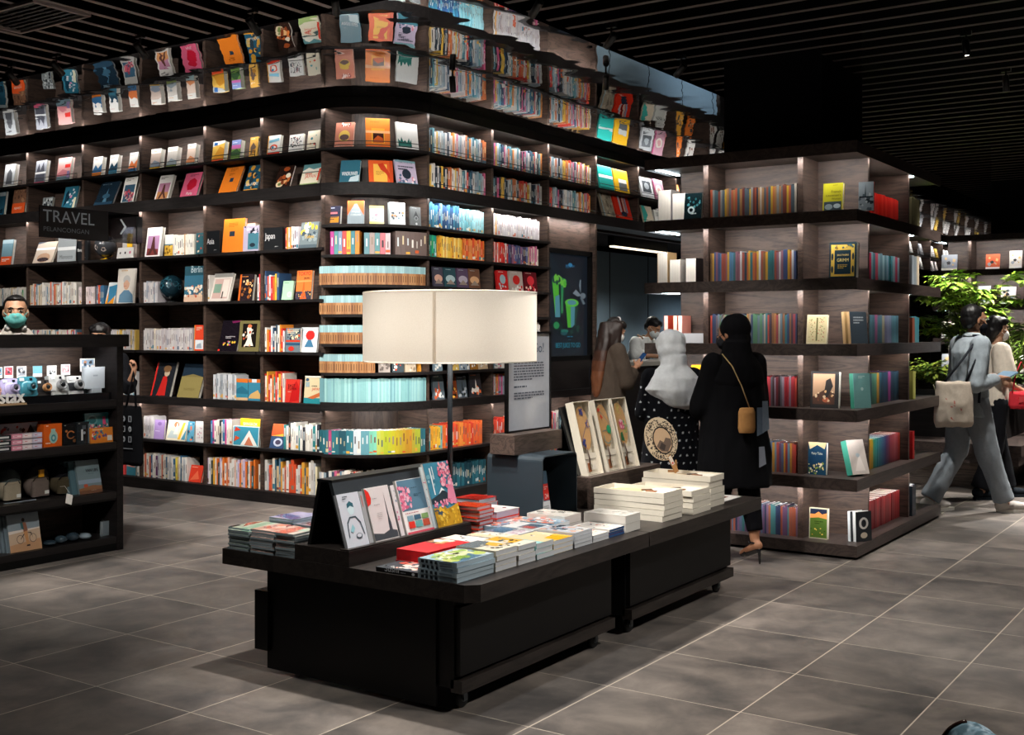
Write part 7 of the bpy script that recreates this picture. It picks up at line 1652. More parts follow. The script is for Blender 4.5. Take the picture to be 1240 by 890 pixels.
def hand(wrist, d, up, side, curl=.5, sc=1.0, spread=.16):
    "palm, four unequal bent fingers and a thumb; d points along the palm, up is the back of the hand, side=+1 puts the thumb on d x up"
    w = V(wrist); d = V(d).normalized(); up = V(up); up = (up - d * up.dot(d)).normalized(); s = d.cross(up) * side
    P = []
    R = Matrix((s, d, up)).transposed()
    P.append(ell(w + d * .045 * sc, .038 * sc, .05 * sc, .015 * sc, R, 16, 10))
    P.append(capsule(w - d * .01, w + d * .03 * sc, .024 * sc, .024 * sc))
    for i, (o, ln) in enumerate(((.027, .072), (.009, .080), (-.010, .074), (-.028, .058))):
        b = w + d * (.082 - abs(o) * .15) * sc + s * o * sc
        dv = d + s * o * spread * 30 * .03
        p = b; bend = 0
        for j, q in enumerate((.45, .32, .23)):
            bend += curl * (.5 + .35 * j)
            dd = (dv.normalized() * math.cos(bend) - up * math.sin(bend)).normalized()
            e = p + dd * ln * q * sc; P.append(capsule(p, e, (.0092 - .0008 * j) * sc, (.0086 - .0008 * j) * sc, 10, 4)); p = e
    tb = w + d * .028 * sc + s * .032 * sc
    t1 = tb + (s * .75 + d * .7 - up * .35).normalized() * .034 * sc; t2 = t1 + (s * .25 + d * .9 - up * (.3 + curl * .5)).normalized() * .03 * sc
    P += [capsule(tb - s * .01, t1, .0125 * sc, .0105 * sc, 10, 4), capsule(t1, t2, .0102 * sc, .0085 * sc, 10, 4)]
    return P
class Head:
    "face towards -y; c is the centre of the skull"
    def __init__(s, c, R=None, sc=1.0):
        s.c = V(c); s.R = R if R is not None else Matrix.Identity(3); s.k = sc
    def p(s, x, y, z): return s.c + s.R @ (V((x, y, z)) * s.k)
    def e(s, c, rx, ry, rz, **kw): return ell(s.p(*c), rx * s.k, ry * s.k, rz * s.k, s.R, **kw)
    def prims(s):
        return [s.e((0, .012, .028), .076, .096, .094), s.e((0, -.02, -.02), .066, .076, .085), s.e((0, -.03, -.066), .052, .058, .046), s.e((0, -.068, -.092), .024, .02, .018),
                s.e((0, -.097, -.012), .011, .012, .028), s.e((0, -.108, -.03), .016, .014, .011), s.e((0, -.080, .030), .055, .018, .012),
                s.e((.036, -.075, -.03), .022, .018, .02), s.e((-.036, -.075, -.03), .022, .018, .02),
                s.e((.079, .012, -.008), .010, .018, .032), s.e((-.079, .012, -.008), .010, .018, .032)]
    def face(s, root, mouth=True, mask=None, brow=0x15110F):
        for sx in (-1, 1):
            mb = MB()
            mb.ball(s.p(sx * .031, -.0835, .008), .0125 * s.k, 0xB9A898, 'gloss', 14, 8, R=s.R, sc=(1.15, .7, .5))
            mb.ball(s.p(sx * .031, -.0915, .008), .0068 * s.k, 0x1E1410, 'gloss', 10, 6, R=s.R, sc=(1, .5, 1))
            mb.build('eye', root)
            MB().tube([s.p(sx * .014, -.094, .026), s.p(sx * .032, -.094, .032), s.p(sx * .052, -.082, .026)], .0035 * s.k, brow, 'hair', 6).build('eyebrow', root)
        if mouth and mask is None:
            MB().ball(s.p(0, -.094, -.058), .02 * s.k, 0x9A5A52, 'skin', 12, 6, R=s.R, sc=(1, .3, .35)).build('mouth', root)
        if mask is not None:
            fm = sculpt('face_mask', [s.e((0, -.052, -.052), .069, .062, .060), s.e((0, -.085, -.03), .035, .034, .03), s.e((0, -.06, -.085), .045, .04, .03)], mask, 'cloth', root, .006, 3, .002, 30)
            mb = MB()
            for sx in (-1, 1):
                mb.tube([s.p(sx * .06, -.055, -.02), s.p(sx * .078, -.01, .0), s.p(sx * .084, .02, .006)], .0022 * s.k, mask, 'cloth', 5)
                mb.tube([s.p(sx * .055, -.05, -.085), s.p(sx * .075, -.005, -.04), s.p(sx * .084, .02, -.03)], .0022 * s.k, mask, 'cloth', 5)
            mb.build('mask_strap', fm)
    def cap_hair(s, root, col=0x14110F, fringe=True, extra=(), voxel=.007):
        P = [s.e((0, .03, .046), .084, .092, .088), s.e((0, .055, -.005), .076, .062, .075), s.e((0, -.035, .088), .066, .05, .034)]
        if fringe: P += [s.e((.05, -.02, .07), .034, .06, .04), s.e((-.05, -.02, .07), .034, .06, .04)]
        P += [s.e((sx * .073, .03, .012), .014, .03, .042) for sx in (-1, 1)]
        return sculpt('hair', P + list(extra), col, 'hair', root, voxel, 2, .004, 40)
def limbs(J, k=1.0, arms=True, female=False):
    "bare body from the joints: every limb tapers, all fused later"
    P = []
    for s in 'LR':
        P += [capsule(J['hip' + s], J['knee' + s], .082 * k, .056 * k), capsule(J['knee' + s], J['ankle' + s], .054 * k, .034 * k)]
        c = (V(J['knee' + s]).lerp(V(J['ankle' + s]), .3)); P.append(ell(c + V((0, .012, 0)), .05 * k, .052 * k, .10 * k))
        a, t = V(J['ankle' + s]), V(J['toe' + s]); d = (t - a); d.z = 0; d.normalize()
        P += [capsule(a - d * .03 + V((0, 0, -.03)), t + V((0, 0, .005)), .036 * k, .024 * k)]
        P += [capsule(J['sh' + s], J['elbow' + s], .047 * k, .037 * k), capsule(J['elbow' + s], J['wrist' + s], .037 * k, .024 * k)]
    pv, ch, nk = V(J['pelvis']), V(J['chest']), V(J['neck'])
    P += [ell(pv, .15 * k, .105 * k, .12 * k), ell(pv.lerp(ch, .5), .125 * k, .095 * k, .16 * k), ell(ch, (.145 if female else .165) * k, .105 * k, .17 * k)]
    P += [capsule(J['shL'], J['shR'], .055 * k, .055 * k), capsule(nk - V((0, 0, .05)), V(J['head']) - V((0, 0, .06)), .054 * k, .050 * k)]
    return P
def person(x, y, yaw, label, z=0.0): return empty('person', T(x, y, z) @ RZ(yaw), label, 'person')
SK = 0xB8896C
def skinset(root, P, col=SK, voxel=.0075): return sculpt('body', P, col, 'skin', root, voxel, 3)
def shoe(root, a, t, col, sole=0xD9D4CC, k=1.0, heel=False):
    a, t = V(a), V(t); d = t - a; d.z = 0; d.normalize(); s = V((d.y, -d.x, 0)); R = Matrix((s, d, V((0, 0, 1)))).transposed()
    mid = a.lerp(t, .5); mid.z = min(a.z, t.z)
    P = [ell(a - d * .02 + V((0, 0, -.035)), .046 * k, .06 * k, .055 * k, R), ell(a.lerp(t, .6) + V((0, 0, -.01)) * 1, .046 * k, .10 * k, .04 * k, R), ell(t + V((0, 0, .012)), .044 * k, .05 * k, .03 * k, R)]
    so = sculpt('shoe', P, col, 'cloth', root, .007, 2)
    z0 = min(t.z - .028, a.z - .085)
    mb = MB(); n = 18
    pts = []
    for k2 in range(n):
        q = 2 * math.pi * k2 / n; c = a.lerp(t, .55); pts.append((c.x + (s.x * .047 * math.cos(q) + d.x * .155 * math.sin(q)) * k, c.y + (s.y * .047 * math.cos(q) + d.y * .155 * math.sin(q)) * k))
    mb.prism(pts, 0.001, .026, sole, 'cloth'); mb.build('sole', so)
def fs_(f, s, z): return (-s, -f, z)      # forward, to the person's right, up
# ---------------------------------------------------------------- walking man in pale blue
pm = person(-2.242, 10.08, 134, 'man in pale blue jacket and trousers walking with a canvas tote, black mask')
J = dict(pelvis=fs_(0, 0, .93), chest=fs_(.015, 0, 1.25), neck=fs_(.035, 0, 1.46), head=fs_(.06, 0, 1.60),
         hipR=fs_(.02, .085, .90), kneeR=fs_(.12, .09, .50), ankleR=fs_(.27, .09, .095), toeR=fs_(.43, .10, .04),
         hipL=fs_(-.02, -.085, .90), kneeL=fs_(-.05, -.09, .50), ankleL=fs_(-.30, -.09, .10), toeL=fs_(-.15, -.10, .04),
         shR=fs_(0, .185, 1.39), elbowR=fs_(-.08, .25, 1.07), wristR=fs_(.17, .17, 1.12), shL=fs_(.04, -.185, 1.39), elbowL=fs_(.03, -.24, 1.08), wristL=fs_(.24, -.06, 1.13))
hd = Head(J['head'], Matrix.Rotation(math.radians(4), 3, 'X'))
skinset(pm, limbs(J) + hd.prims() + hand(J['wristR'], fs_(1, -.3, .1), (0, 0, 1), -1, .6) + hand(J['wristL'], fs_(1, .2, .05), (0, 0, 1), 1, .6), 0xA87A5E)
hd.face(pm, mask=0x14161C); hd.cap_hair(pm, 0x0E0D0E, fringe=False)
MB().tube([hd.p(-.055, -.098, .01), hd.p(-.03, -.106, .022), hd.p(-.008, -.104, .01), hd.p(.008, -.104, .01), hd.p(.03, -.106, .022), hd.p(.055, -.098, .01)], .002, 0xB9BCC0, 'gloss', 5).tube([hd.p(-.055, -.098, .01), hd.p(-.08, 0, .01)], .002, 0xB9BCC0, 'gloss', 5).build('glasses', pm)
BLU_ = 0x8C949B
def bend(J, a, b, r0, r1): return sleeve(J[a], J[b], r0, r1)
tro = [capsule(J['hipR'], J['kneeR'], .115, .095), sleeve(J['kneeR'], fs_(.275, .09, .10), .092, .082), capsule(J['kneeR'], J['kneeR'], .094, .094), capsule(J['hipL'], J['kneeL'], .115, .095), sleeve(J['kneeL'], fs_(-.29, -.09, .105), .092, .082), capsule(J['kneeL'], J['kneeL'], .094, .094), ell(J['pelvis'], .165, .13, .13)]
sculpt('trousers', tro, BLU_, 'cloth', pm, .010, 3, .010, 11)
jac = [loft([(fs_(-.01, 0, .80), .205, .165), (fs_(0, 0, .95), .19, .15), (fs_(.01, 0, 1.15), .18, .14), (fs_(.015, 0, 1.33), .195, .135), (fs_(.03, 0, 1.42), .15, .10), (fs_(.04, 0, 1.455), .085, .085)]),
       capsule(J['shR'], J['elbowR'], .082, .070), sleeve(J['elbowR'], V(J['wristR']).lerp(V(J['elbowR']), .12), .070, .052), capsule(J['shL'], J['elbowL'], .082, .070), sleeve(J['elbowL'], V(J['wristL']).lerp(V(J['elbowL']), .12), .070, .052), capsule(J['elbowR'], J['elbowR'], .07, .07), capsule(J['elbowL'], J['elbowL'], .07, .07)]
sculpt('jacket', jac, 0x9AA4AB, 'cloth', pm, .010, 3, .009, 13, seed=4)
sculpt('collar', [ell(fs_(.04, 0, 1.47), .075, .08, .035), ell(fs_(.08, .045, 1.455), .03, .03, .035), ell(fs_(.08, -.045, 1.455), .03, .03, .035)], 0xA4AEB4, 'cloth', pm, .008, 2)
for s in 'RL': shoe(pm, J['ankle' + s], J['toe' + s], 0xC4BEB8)
MB().tube([fs_(-.03, .21, .92), fs_(.0, .19, 1.2), fs_(.02, .13, 1.475), fs_(.0, -.02, 1.47)], .012, 0x20242C, 'cloth', 6).build('bag_strap', pm)
tb = empty('tote_bag', T(-2.242, 10.08, 0) @ RZ(134) @ T(*fs_(-.275, .245, .73)) @ RZ(-8), 'cream canvas tote with small red drawings hanging at the walking man\'s hip', 'bag')
sculpt('bag', [loft([((0, 0, 0), .03, .15), ((0, 0, .04), .045, .165), ((0, .0, .2), .05, .16), ((0, .0, .35), .03, .15), ((0, 0, .37), .012, .15)])], 0xC9BCAC, 'cloth', tb, .009, 1, .008, 12,
       colfn=lambda p: 0xB4483E if (p.x < -.02 and mnoise.noise(V((p.y * 38, p.z * 38, 3))) > .42 and .05 < p.z < .25 and abs(p.y) < .08) else None)
MB().tube([(.0, -.10, .36), (.02, -.18, .52), (.08, -.26, .70)], .009, 0x2A2C32, 'cloth', 6).tube([(.0, .08, .36), (.03, -.08, .54), (.08, -.22, .70)], .009, 0x2A2C32, 'cloth', 6).build('handle', tb)
ph = empty('booklet', T(-2.242, 10.08, 0) @ RZ(134) @ T(*fs_(.30, .07, 1.135)) @ RZ(10) @ RX(-24), 'light blue booklet held open in front by the walking man', 'booklet')
MB().bbox(-.085, -.065, 0, .085, .065, .012, .006, 0x86A4BC, 'gloss').build('cover', ph)
# ---------------------------------------------------------------- woman in white behind him
pw = person(-2.238, 11.02, 128, 'woman in white blouse with white mask walking behind the man, dark trousers')
J = dict(pelvis=fs_(0, 0, .88), chest=fs_(.01, 0, 1.2), neck=fs_(.02, 0, 1.39), head=fs_(.045, 0, 1.525),
         hipR=fs_(0, .08, .86), kneeR=fs_(-.02, .085, .48), ankleR=fs_(-.16, .085, .10), toeR=fs_(-.02, .09, .035),
         hipL=fs_(0, -.08, .86), kneeL=fs_(.10, -.08, .47), ankleL=fs_(.17, -.08, .09), toeL=fs_(.32, -.08, .035),
         shR=fs_(0, .16, 1.33), elbowR=fs_(.02, .21, 1.05), wristR=fs_(.20, .12, .98), shL=fs_(0, -.16, 1.33), elbowL=fs_(.0, -.2, 1.05), wristL=fs_(.2, -.1, 1.0))
hd = Head(J['head'], Matrix.Rotation(math.radians(14), 3, 'Z'), .96)
skinset(pw, limbs(J, .93, female=True) + hd.prims() + hand(J['wristR'], fs_(1, -.2, -.2), fs_(.2, .3, 1), -1, .7, .92) + hand(J['wristL'], fs_(1, .2, 0), fs_(0, -.3, 1), 1, .6, .92), 0xB48A70)
hd.face(pw, mask=0xD6D6D4); hd.cap_hair(pw, 0x100E0F, extra=[hd.e((0, .075, -.02), .065, .05, .08), capsule(hd.p(0, .09, -.03), hd.p(0, .10, -.16), .035, .022)])
sculpt('trousers', [capsule(J['hip' + s], J['knee' + s], .10, .08) for s in 'LR'] + [sleeve(J['knee' + s], V(J['ankle' + s]) + V((0, 0, .0)), .08, .085) for s in 'LR'] + [capsule(J['knee' + s], J['knee' + s], .08, .08) for s in 'LR'] + [ell(J['pelvis'], .13, .10, .10)], 0x121317, 'cloth', pw, .010, 3, .006)
sculpt('blouse', [loft([(fs_(0, 0, .84), .175, .14), (fs_(0, 0, 1.0), .15, .125), (fs_(.01, 0, 1.2), .17, .135), (fs_(.01, 0, 1.32), .165, .11), (fs_(.02, 0, 1.385), .08, .075)])] + [sleeve(J['sh' + s], V(J['sh' + s]).lerp(V(J['elbow' + s]), .72), .085, .10) for s in 'LR'] + [capsule(J['sh' + s], J['sh' + s], .082, .082) for s in 'LR'], 0xC6BCAE, 'cloth', pw, .008, 3, .005, 15)
for s in 'RL': shoe(pw, J['ankle' + s], J['toe' + s], 0x1A2026, 0x22282E, .9)
rbg = empty('handbag', T(-2.238, 11.02, 0) @ RZ(128) @ T(*fs_(.16, .2, .82)), 'red handbag carried by the woman in the white blouse', 'bag')
sculpt('bag', [loft([((0, 0, 0), .04, .10), ((0, 0, .03), .055, .115), ((0, 0, .13), .045, .11), ((0, 0, .155), .02, .10)])], 0xC0303A, 'cloth', rbg, .007, 1, .003, 20)
MB().tube([(-.02, -.09, .14), (-.01, -.05, .30), (0, .0, .42), (0, .05, .30), (-.02, .09, .14)], .006, 0xB4283A, 'cloth', 6).build('strap', rbg)
MB().box(-.062, -.05, .06, -.055, .05, .11, 0xD04A4E, 'gloss').build('flap', rbg)
# ---------------------------------------------------------------- long-haired woman with a phone
pl_ = person(-5.56, 9.88, 34.2 + 26 + 90, 'woman with long brown hair and brown coat looking down at her phone')
J = dict(pelvis=fs_(0, 0, .88), chest=fs_(.01, 0, 1.2), neck=fs_(.03, 0, 1.39), head=fs_(.08, 0, 1.515),
         hipR=fs_(0, .08, .86), kneeR=fs_(.02, .085, .48), ankleR=fs_(0, .09, .09), toeR=fs_(.15, .10, .035), hipL=fs_(0, -.08, .86), kneeL=fs_(.02, -.085, .48), ankleL=fs_(0, -.09, .09), toeL=fs_(.15, -.1, .035),
         shR=fs_(.01, .17, 1.31), elbowR=fs_(.08, .21, 1.01), wristR=fs_(.27, .06, 1.15), shL=fs_(.01, -.17, 1.31), elbowL=fs_(.08, -.2, 1.02), wristL=fs_(.25, -.07, 1.13))
hd = Head(J['head'], Matrix.Rotation(math.radians(22), 3, 'X'), .97)
skinset(pl_, limbs(J, .93, female=True) + hd.prims() + hand(J['wristR'], fs_(.75, -.1, .65), fs_(-.3, .9, .2), -1, .55, .92) + hand(J['wristL'], fs_(.9, .3, .3), fs_(0, -.4, 1), 1, .5, .92), 0xB08064)
hd.face(pl_, mask=0xD9D8D6)
def lh(p): return 0x6A4028 if p.z < 1.12 else (0x553220 if p.z < 1.22 else (0x3C241A if p.z < 1.32 else None))
hd.cap_hair(pl_, 0x1A1412, voxel=.008)
sculpt('long_hair', [loft([(fs_(-.035, .0, 1.60), .06, .05), (fs_(-.05, .01, 1.5), .085, .06), (fs_(-.08, .02, 1.38), .10, .055), (fs_(-.12, .02, 1.22), .105, .05), (fs_(-.14, .02, 1.05), .095, .045), (fs_(-.15, .02, .92), .07, .035), (fs_(-.15, .02, .86), .03, .02)]), capsule(hd.p(-.07, .02, .04), fs_(.0, .10, 1.2), .045, .035), hd.e((-.03, .05, .0), .075, .07, .10), capsule(hd.p(-.05, .06, -.02), fs_(-.08, .07, 1.1), .06, .045), capsule(hd.p(.075, .0, .03), fs_(.03, -.09, 1.22), .035, .03)], 0x241814, 'hair', pl_, .010, 6, .006, 22, colfn=lh)
MB().tube([hd.p(.082 * math.cos(a_ / 10 * math.pi), .02 + .0 * a_, .04 + .098 * math.sin(a_ / 10 * math.pi)) for a_ in range(2, 9)], .009, 0xB9B4B4, 'gloss', 7).build('hairband', pl_)
COAT = 0x4A4038
sculpt('coat', [loft([(fs_(-.01, 0, .50), .235, .19), (fs_(0, 0, .75), .21, .165), (fs_(0, 0, 1.0), .185, .15), (fs_(.005, 0, 1.2), .185, .145), (fs_(.01, 0, 1.31), .17, .115), (fs_(.02, 0, 1.385), .08, .08)])] + [capsule(J['sh' + s], J['elbow' + s], .085, .078) for s in 'LR'] + [sleeve(J['elbow' + s], V(J['elbow' + s]).lerp(V(J['wrist' + s]), .68), .078, .068) for s in 'LR'] + [capsule(J['elbow' + s], J['elbow' + s], .076, .076) for s in 'LR'], COAT, 'cloth', pl_, .010, 3, .010, 12)
sculpt('trousers', [sleeve(J['hip' + s], V(J['ankle' + s]), .095, .07) for s in 'LR'], 0x16161A, 'cloth', pl_, .012, 2)
for s in 'RL': shoe(pl_, J['ankle' + s], J['toe' + s], 0x1A1A1E, 0x222226, .9)
MB().tube([fs_(-.09, -.16, .78), fs_(-.13, -.15, 1.1), fs_(-.05, -.15, 1.37), fs_(.10, -.16, 1.1), fs_(.08, -.22, .8)], .009, 0x16161A, 'cloth', 6).build('bag_strap', pl_)
phn = empty('mobile_phone', T(-5.56, 9.88, 0) @ RZ(34.2 + 26 + 90) @ T(*fs_(.36, .02, 1.235)) @ RX(-48), 'mobile phone with a blue cover in the long-haired woman\'s hands', 'phone')
MB().bbox(-.037, -.075, -.004, .037, .075, .005, .008, 0x24487A, 'gloss').build('case', phn)
# ---------------------------------------------------------------- barista
BX, BY = -6.86, 12.85
pb = person(BX, BY, 30 + 90 - 30, 'barista in white shirt, dark apron and white mask leaning over the cafe counter')
J = dict(pelvis=fs_(-.05, 0, .95), chest=fs_(.08, 0, 1.27), neck=fs_(.17, 0, 1.44), head=fs_(.26, 0, 1.555),
         hipR=fs_(-.05, .085, .92), kneeR=fs_(0, .09, .5), ankleR=fs_(-.03, .09, .09), toeR=fs_(.12, .1, .035), hipL=fs_(-.05, -.085, .92), kneeL=fs_(0, -.09, .5), ankleL=fs_(-.03, -.09, .09), toeL=fs_(.12, -.1, .035),
         shR=fs_(.12, .19, 1.37), elbowR=fs_(.16, .27, 1.22), wristR=fs_(.42, .16, 1.20), shL=fs_(.12, -.19, 1.37), elbowL=fs_(.18, -.27, 1.22), wristL=fs_(.42, -.10, 1.20))
hd = Head(J['head'], Matrix.Rotation(math.radians(30), 3, 'X'))
skinset(pb, limbs(J) + hd.prims() + hand(J['wristR'], fs_(1, -.3, -.05), (0, 0, 1), -1, .35) + hand(J['wristL'], fs_(1, .1, -.05), (0, 0, 1), 1, .35), 0xA87C60, .008)
hd.face(pb, mask=0xD4DADC); hd.cap_hair(pb, 0x0E0E10)
sculpt('shirt', [loft([(fs_(-.05, 0, .9), .175, .135), (fs_(.0, 0, 1.1), .17, .13), (fs_(.08, 0, 1.27), .185, .135), (fs_(.14, 0, 1.38), .14, .10), (fs_(.17, 0, 1.44), .08, .08)])] + [capsule(J['sh' + s], J['elbow' + s], .08, .072) for s in 'LR'] + [sleeve(J['elbow' + s], V(J['elbow' + s]).lerp(V(J['wrist' + s]), .45), .072, .06) for s in 'LR'] + [capsule(J['elbow' + s], J['elbow' + s], .07, .07) for s in 'LR'], 0xD0D2D2, 'cloth', pb, .010, 3, .009, 14)
sculpt('apron', [loft([(fs_(.0, 0, .7), .185, .15), (fs_(.0, 0, .95), .185, .15), (fs_(.05, 0, 1.15), .15, .145), (fs_(.12, 0, 1.30), .10, .115)])], 0x1C2430, 'cloth', pb, .010, 2, .004)
MB().tube([fs_(.22, .08, 1.28), fs_(.16, .10, 1.44), fs_(.08, .06, 1.46)], .012, 0x7A6450, 'cloth', 6).tube([fs_(.22, -.08, 1.28), fs_(.16, -.10, 1.44), fs_(.08, -.06, 1.46)], .012, 0x7A6450, 'cloth', 6).build('apron_strap', pb)
sculpt('trousers', [sleeve(J['hip' + s], V(J['ankle' + s]), .10, .07) for s in 'LR'] + [ell(J['pelvis'], .16, .12, .12)], 0x16161A, 'cloth', pb, .012, 2)
for s in 'RL': shoe(pb, J['ankle' + s], J['toe' + s], 0x1A1A1E, 0x222226)
cw = empty('paper_cup', T(-6.32, 12.62, 1.166), 'white cup on the cafe counter by the barista\'s hands', 'cup')
MB().lathe([(.001, 0), (.028, 0), (.036, .09), (.038, .092), (.034, .092), (.026, .006), (.001, .006)], 0xD9DCDC, 'paper', 20).build('cup', cw)
# ---------------------------------------------------------------- woman in white headscarf and dotted dress
ph_ = person(-3.50, 7.10, 34.2 + 100 + 90, 'woman seen from behind in white headscarf and black dress with white dots')
J = dict(pelvis=fs_(0, 0, .80), chest=fs_(0, 0, 1.09), neck=fs_(.01, 0, 1.26), head=fs_(.03, 0, 1.385),
         hipR=fs_(0, .08, .78), kneeR=fs_(.01, .085, .43), ankleR=fs_(0, .09, .085), toeR=fs_(.13, .10, .03), hipL=fs_(0, -.08, .78), kneeL=fs_(.01, -.085, .43), ankleL=fs_(0, -.09, .085), toeL=fs_(.13, -.1, .03),
         shR=fs_(0, .15, 1.19), elbowR=fs_(.05, .185, .95), wristR=fs_(.21, .14, .90), shL=fs_(0, -.15, 1.19), elbowL=fs_(.05, -.185, .95), wristL=fs_(.21, -.1, .92))
hd = Head(J['head'], Matrix.Rotation(math.radians(-14), 3, 'Z') @ Matrix.Rotation(math.radians(8), 3, 'X'), .96)
skinset(ph_, limbs(J, .92, female=True) + hd.prims() + hand(J['wristR'], fs_(1, -.2, 0), (0, 0, 1), -1, .6, .9) + hand(J['wristL'], fs_(1, .2, 0), (0, 0, 1), 1, .6, .9), 0xB08064)
hd.face(ph_, mask=0xD9D9DA)
sculpt('headscarf', [hd.e((0, .03, .035), .108, .112, .106), hd.e((0, .055, -.02), .104, .092, .085), hd.e((0, .005, -.065), .088, .082, .055),
                     loft([(fs_(-.03, 0, 1.34), .088, .085), (fs_(-.035, 0, 1.275), .094, .09), (fs_(-.03, 0, 1.245), .13, .11), (fs_(-.03, 0, 1.19), .18, .14), (fs_(-.035, 0, 1.11), .205, .155), (fs_(-.04, .02, 1.05), .17, .145), (fs_(-.05, .03, 1.00), .12, .12), (fs_(-.05, .035, .975), .07, .08)])], 0xE2E6EA, 'cloth', ph_, .008, 3, .013, 11, seed=2)
DOT = lambda p: 0xC4C6CA if (((p.x * 20 + (int(math.floor(p.z * 20)) % 2) * .5) % 1 - .5) ** 2 + ((p.z * 20) % 1 - .5) ** 2 + (((p.y * 14 + .3) % 1 - .5) * .3) ** 2) < .017 else None
sculpt('dress', [loft([(fs_(0, 0, .12), .27, .23), (fs_(0, 0, .45), .235, .20), (fs_(0, 0, .75), .20, .165), (fs_(0, 0, .95), .18, .14), (fs_(0, 0, 1.12), .185, .13), (fs_(0, 0, 1.2), .17, .11), (fs_(.01, 0, 1.26), .08, .08)])] + [capsule(J['sh' + s], J['elbow' + s], .070, .064) for s in 'LR'] + [sleeve(J['elbow' + s], V(J['elbow' + s]).lerp(V(J['wrist' + s]), .8), .064, .055) for s in 'LR'] + [capsule(J['elbow' + s], J['elbow' + s], .063, .063) for s in 'LR'], 0x0E0F14, 'cloth', ph_, .0065, 3, .008, 10, colfn=DOT)
for s in 'RL': shoe(ph_, J['ankle' + s], J['toe' + s], 0x1A1A1E, 0x222226, .88)
# ---------------------------------------------------------------- woman in black
pk = person(-3.02, 7.04, 34.2 + 112 + 90, 'woman seen from behind in black headscarf and long black coat, tan shoulder bag')
J = dict(pelvis=fs_(0, 0, .87), chest=fs_(0, 0, 1.18), neck=fs_(.01, 0, 1.36), head=fs_(.03, 0, 1.49),
         hipR=fs_(0, .085, .85), kneeR=fs_(-.03, .09, .47), ankleR=fs_(-.10, .09, .15), toeR=fs_(.04, .09, .035), hipL=fs_(0, -.085, .85), kneeL=fs_(.03, -.085, .47), ankleL=fs_(.05, -.09, .15), toeL=fs_(.19, -.1, .035),
         shR=fs_(0, .155, 1.29), elbowR=fs_(.06, .195, 1.02), wristR=fs_(.2, .16, .98), shL=fs_(0, -.155, 1.29), elbowL=fs_(.06, -.195, 1.02), wristL=fs_(.2, -.14, .98))
hd = Head(J['head'], Matrix.Rotation(math.radians(24), 3, 'Z'), .97)
skinset(pk, limbs(J, .93, female=True) + hd.prims() + hand(J['wristR'], fs_(1, -.2, 0), (0, 0, 1), -1, .6, .9) + hand(J['wristL'], fs_(1, .2, 0), (0, 0, 1), 1, .6, .9), 0xA87658)
hd.face(pk, mask=0x2A2A2E)
BK = 0x0B0B0E
sculpt('headscarf', [hd.e((0, .03, .035), .098, .108, .102), hd.e((0, .05, -.04), .088, .085, .10), loft([(fs_(-.03, 0, 1.44), .085, .08), (fs_(-.03, 0, 1.36), .10, .095), (fs_(-.02, 0, 1.28), .18, .13), (fs_(-.02, 0, 1.18), .20, .145), (fs_(-.02, 0, 1.1), .17, .13)])], BK, 'cloth', pk, .008, 3, .005, 14)
MB().tube([hd.p(.078 * math.cos(math.radians(a_)), -.055 + .01 * math.sin(math.radians(a_)), .03 + .112 * math.sin(math.radians(a_))) for a_ in range(-60, 100, 20)], .004, 0x8A7E7A, 'cloth', 6).build('scarf_piping', pk)
sculpt('coat', [loft([(fs_(0, 0, .50), .255, .215), (fs_(0, 0, .7), .25, .205), (fs_(0, 0, .95), .225, .18), (fs_(0, 0, 1.15), .215, .155), (fs_(0, 0, 1.27), .19, .13), (fs_(.01, 0, 1.35), .09, .09)])] + [capsule(J['sh' + s], J['elbow' + s], .082, .092) for s in 'LR'] + [sleeve(J['elbow' + s], V(J['elbow' + s]).lerp(V(J['wrist' + s]), .85),   .09, .08) for s in 'LR'] + [capsule(J['elbow' + s], J['elbow' + s], .09, .09) for s in 'LR'], BK, 'cloth', pk, .010, 3, .010, 9)
sculpt('trousers', [sleeve(J['hip' + s], J['knee' + s], .10, .075) for s in 'LR'] + [sleeve(J['knee' + s], V(J['ankle' + s]) + V((0, 0, .06)), .075, .052) for s in 'LR'] + [capsule(J['knee' + s], J['knee' + s], .075, .075) for s in 'LR'], 0x0E0E12, 'cloth', pk, .010, 2)
for s in 'RL':
    a_, t_ = V(J['ankle' + s]), V(J['toe' + s]); d = t_ - a_; d.z = 0; d.normalize()
    sculpt('heeled_shoe', [capsule(a_ - d * .035 + V((0, 0, -.055)), a_.lerp(t_, .6) + V((0, 0, -.025)), .022, .024), capsule(a_.lerp(t_, .6) + V((0, 0, -.025)), t_, .026, .02), capsule(a_ - d * .05 + V((0, 0, -.06)), V((a_.x - d.x * .055, a_.y - d.y * .055, .008)), .012, .007)], 0x101014, 'gloss', pk, .005, 1)
    MB().tube([a_ + V((.038 * math.cos(q / 8 * 6.283), .042 * math.sin(q / 8 * 6.283), -.015)) for q in range(9)], .006, 0x101014, 'gloss', 6).build('ankle_strap', pk)
hbm = T(-3.02, 7.04, 0) @ RZ(34.2 + 112 + 90) @ T(*fs_(-.225, -.055, .86))
hb = empty('shoulder_bag', hbm, 'small tan shoulder bag on a chain with grey scarf ends, on the woman in black', 'bag')
sculpt('bag', [loft([((0, 0, 0), .055, .03), ((0, 0, .03), .062, .036), ((0, 0, .13), .06, .034), ((0, 0, .16), .05, .02)])], 0xA87A4A, 'cloth', hb, .006, 1)
MB().tube([(-.03, -.01, .15), (.02, -.03, .30), (.065, -.065, .42), (.10, -.13, .50)], .004, 0xB9986A, 'gloss', 6).build('chain', hb)
mb = MB()
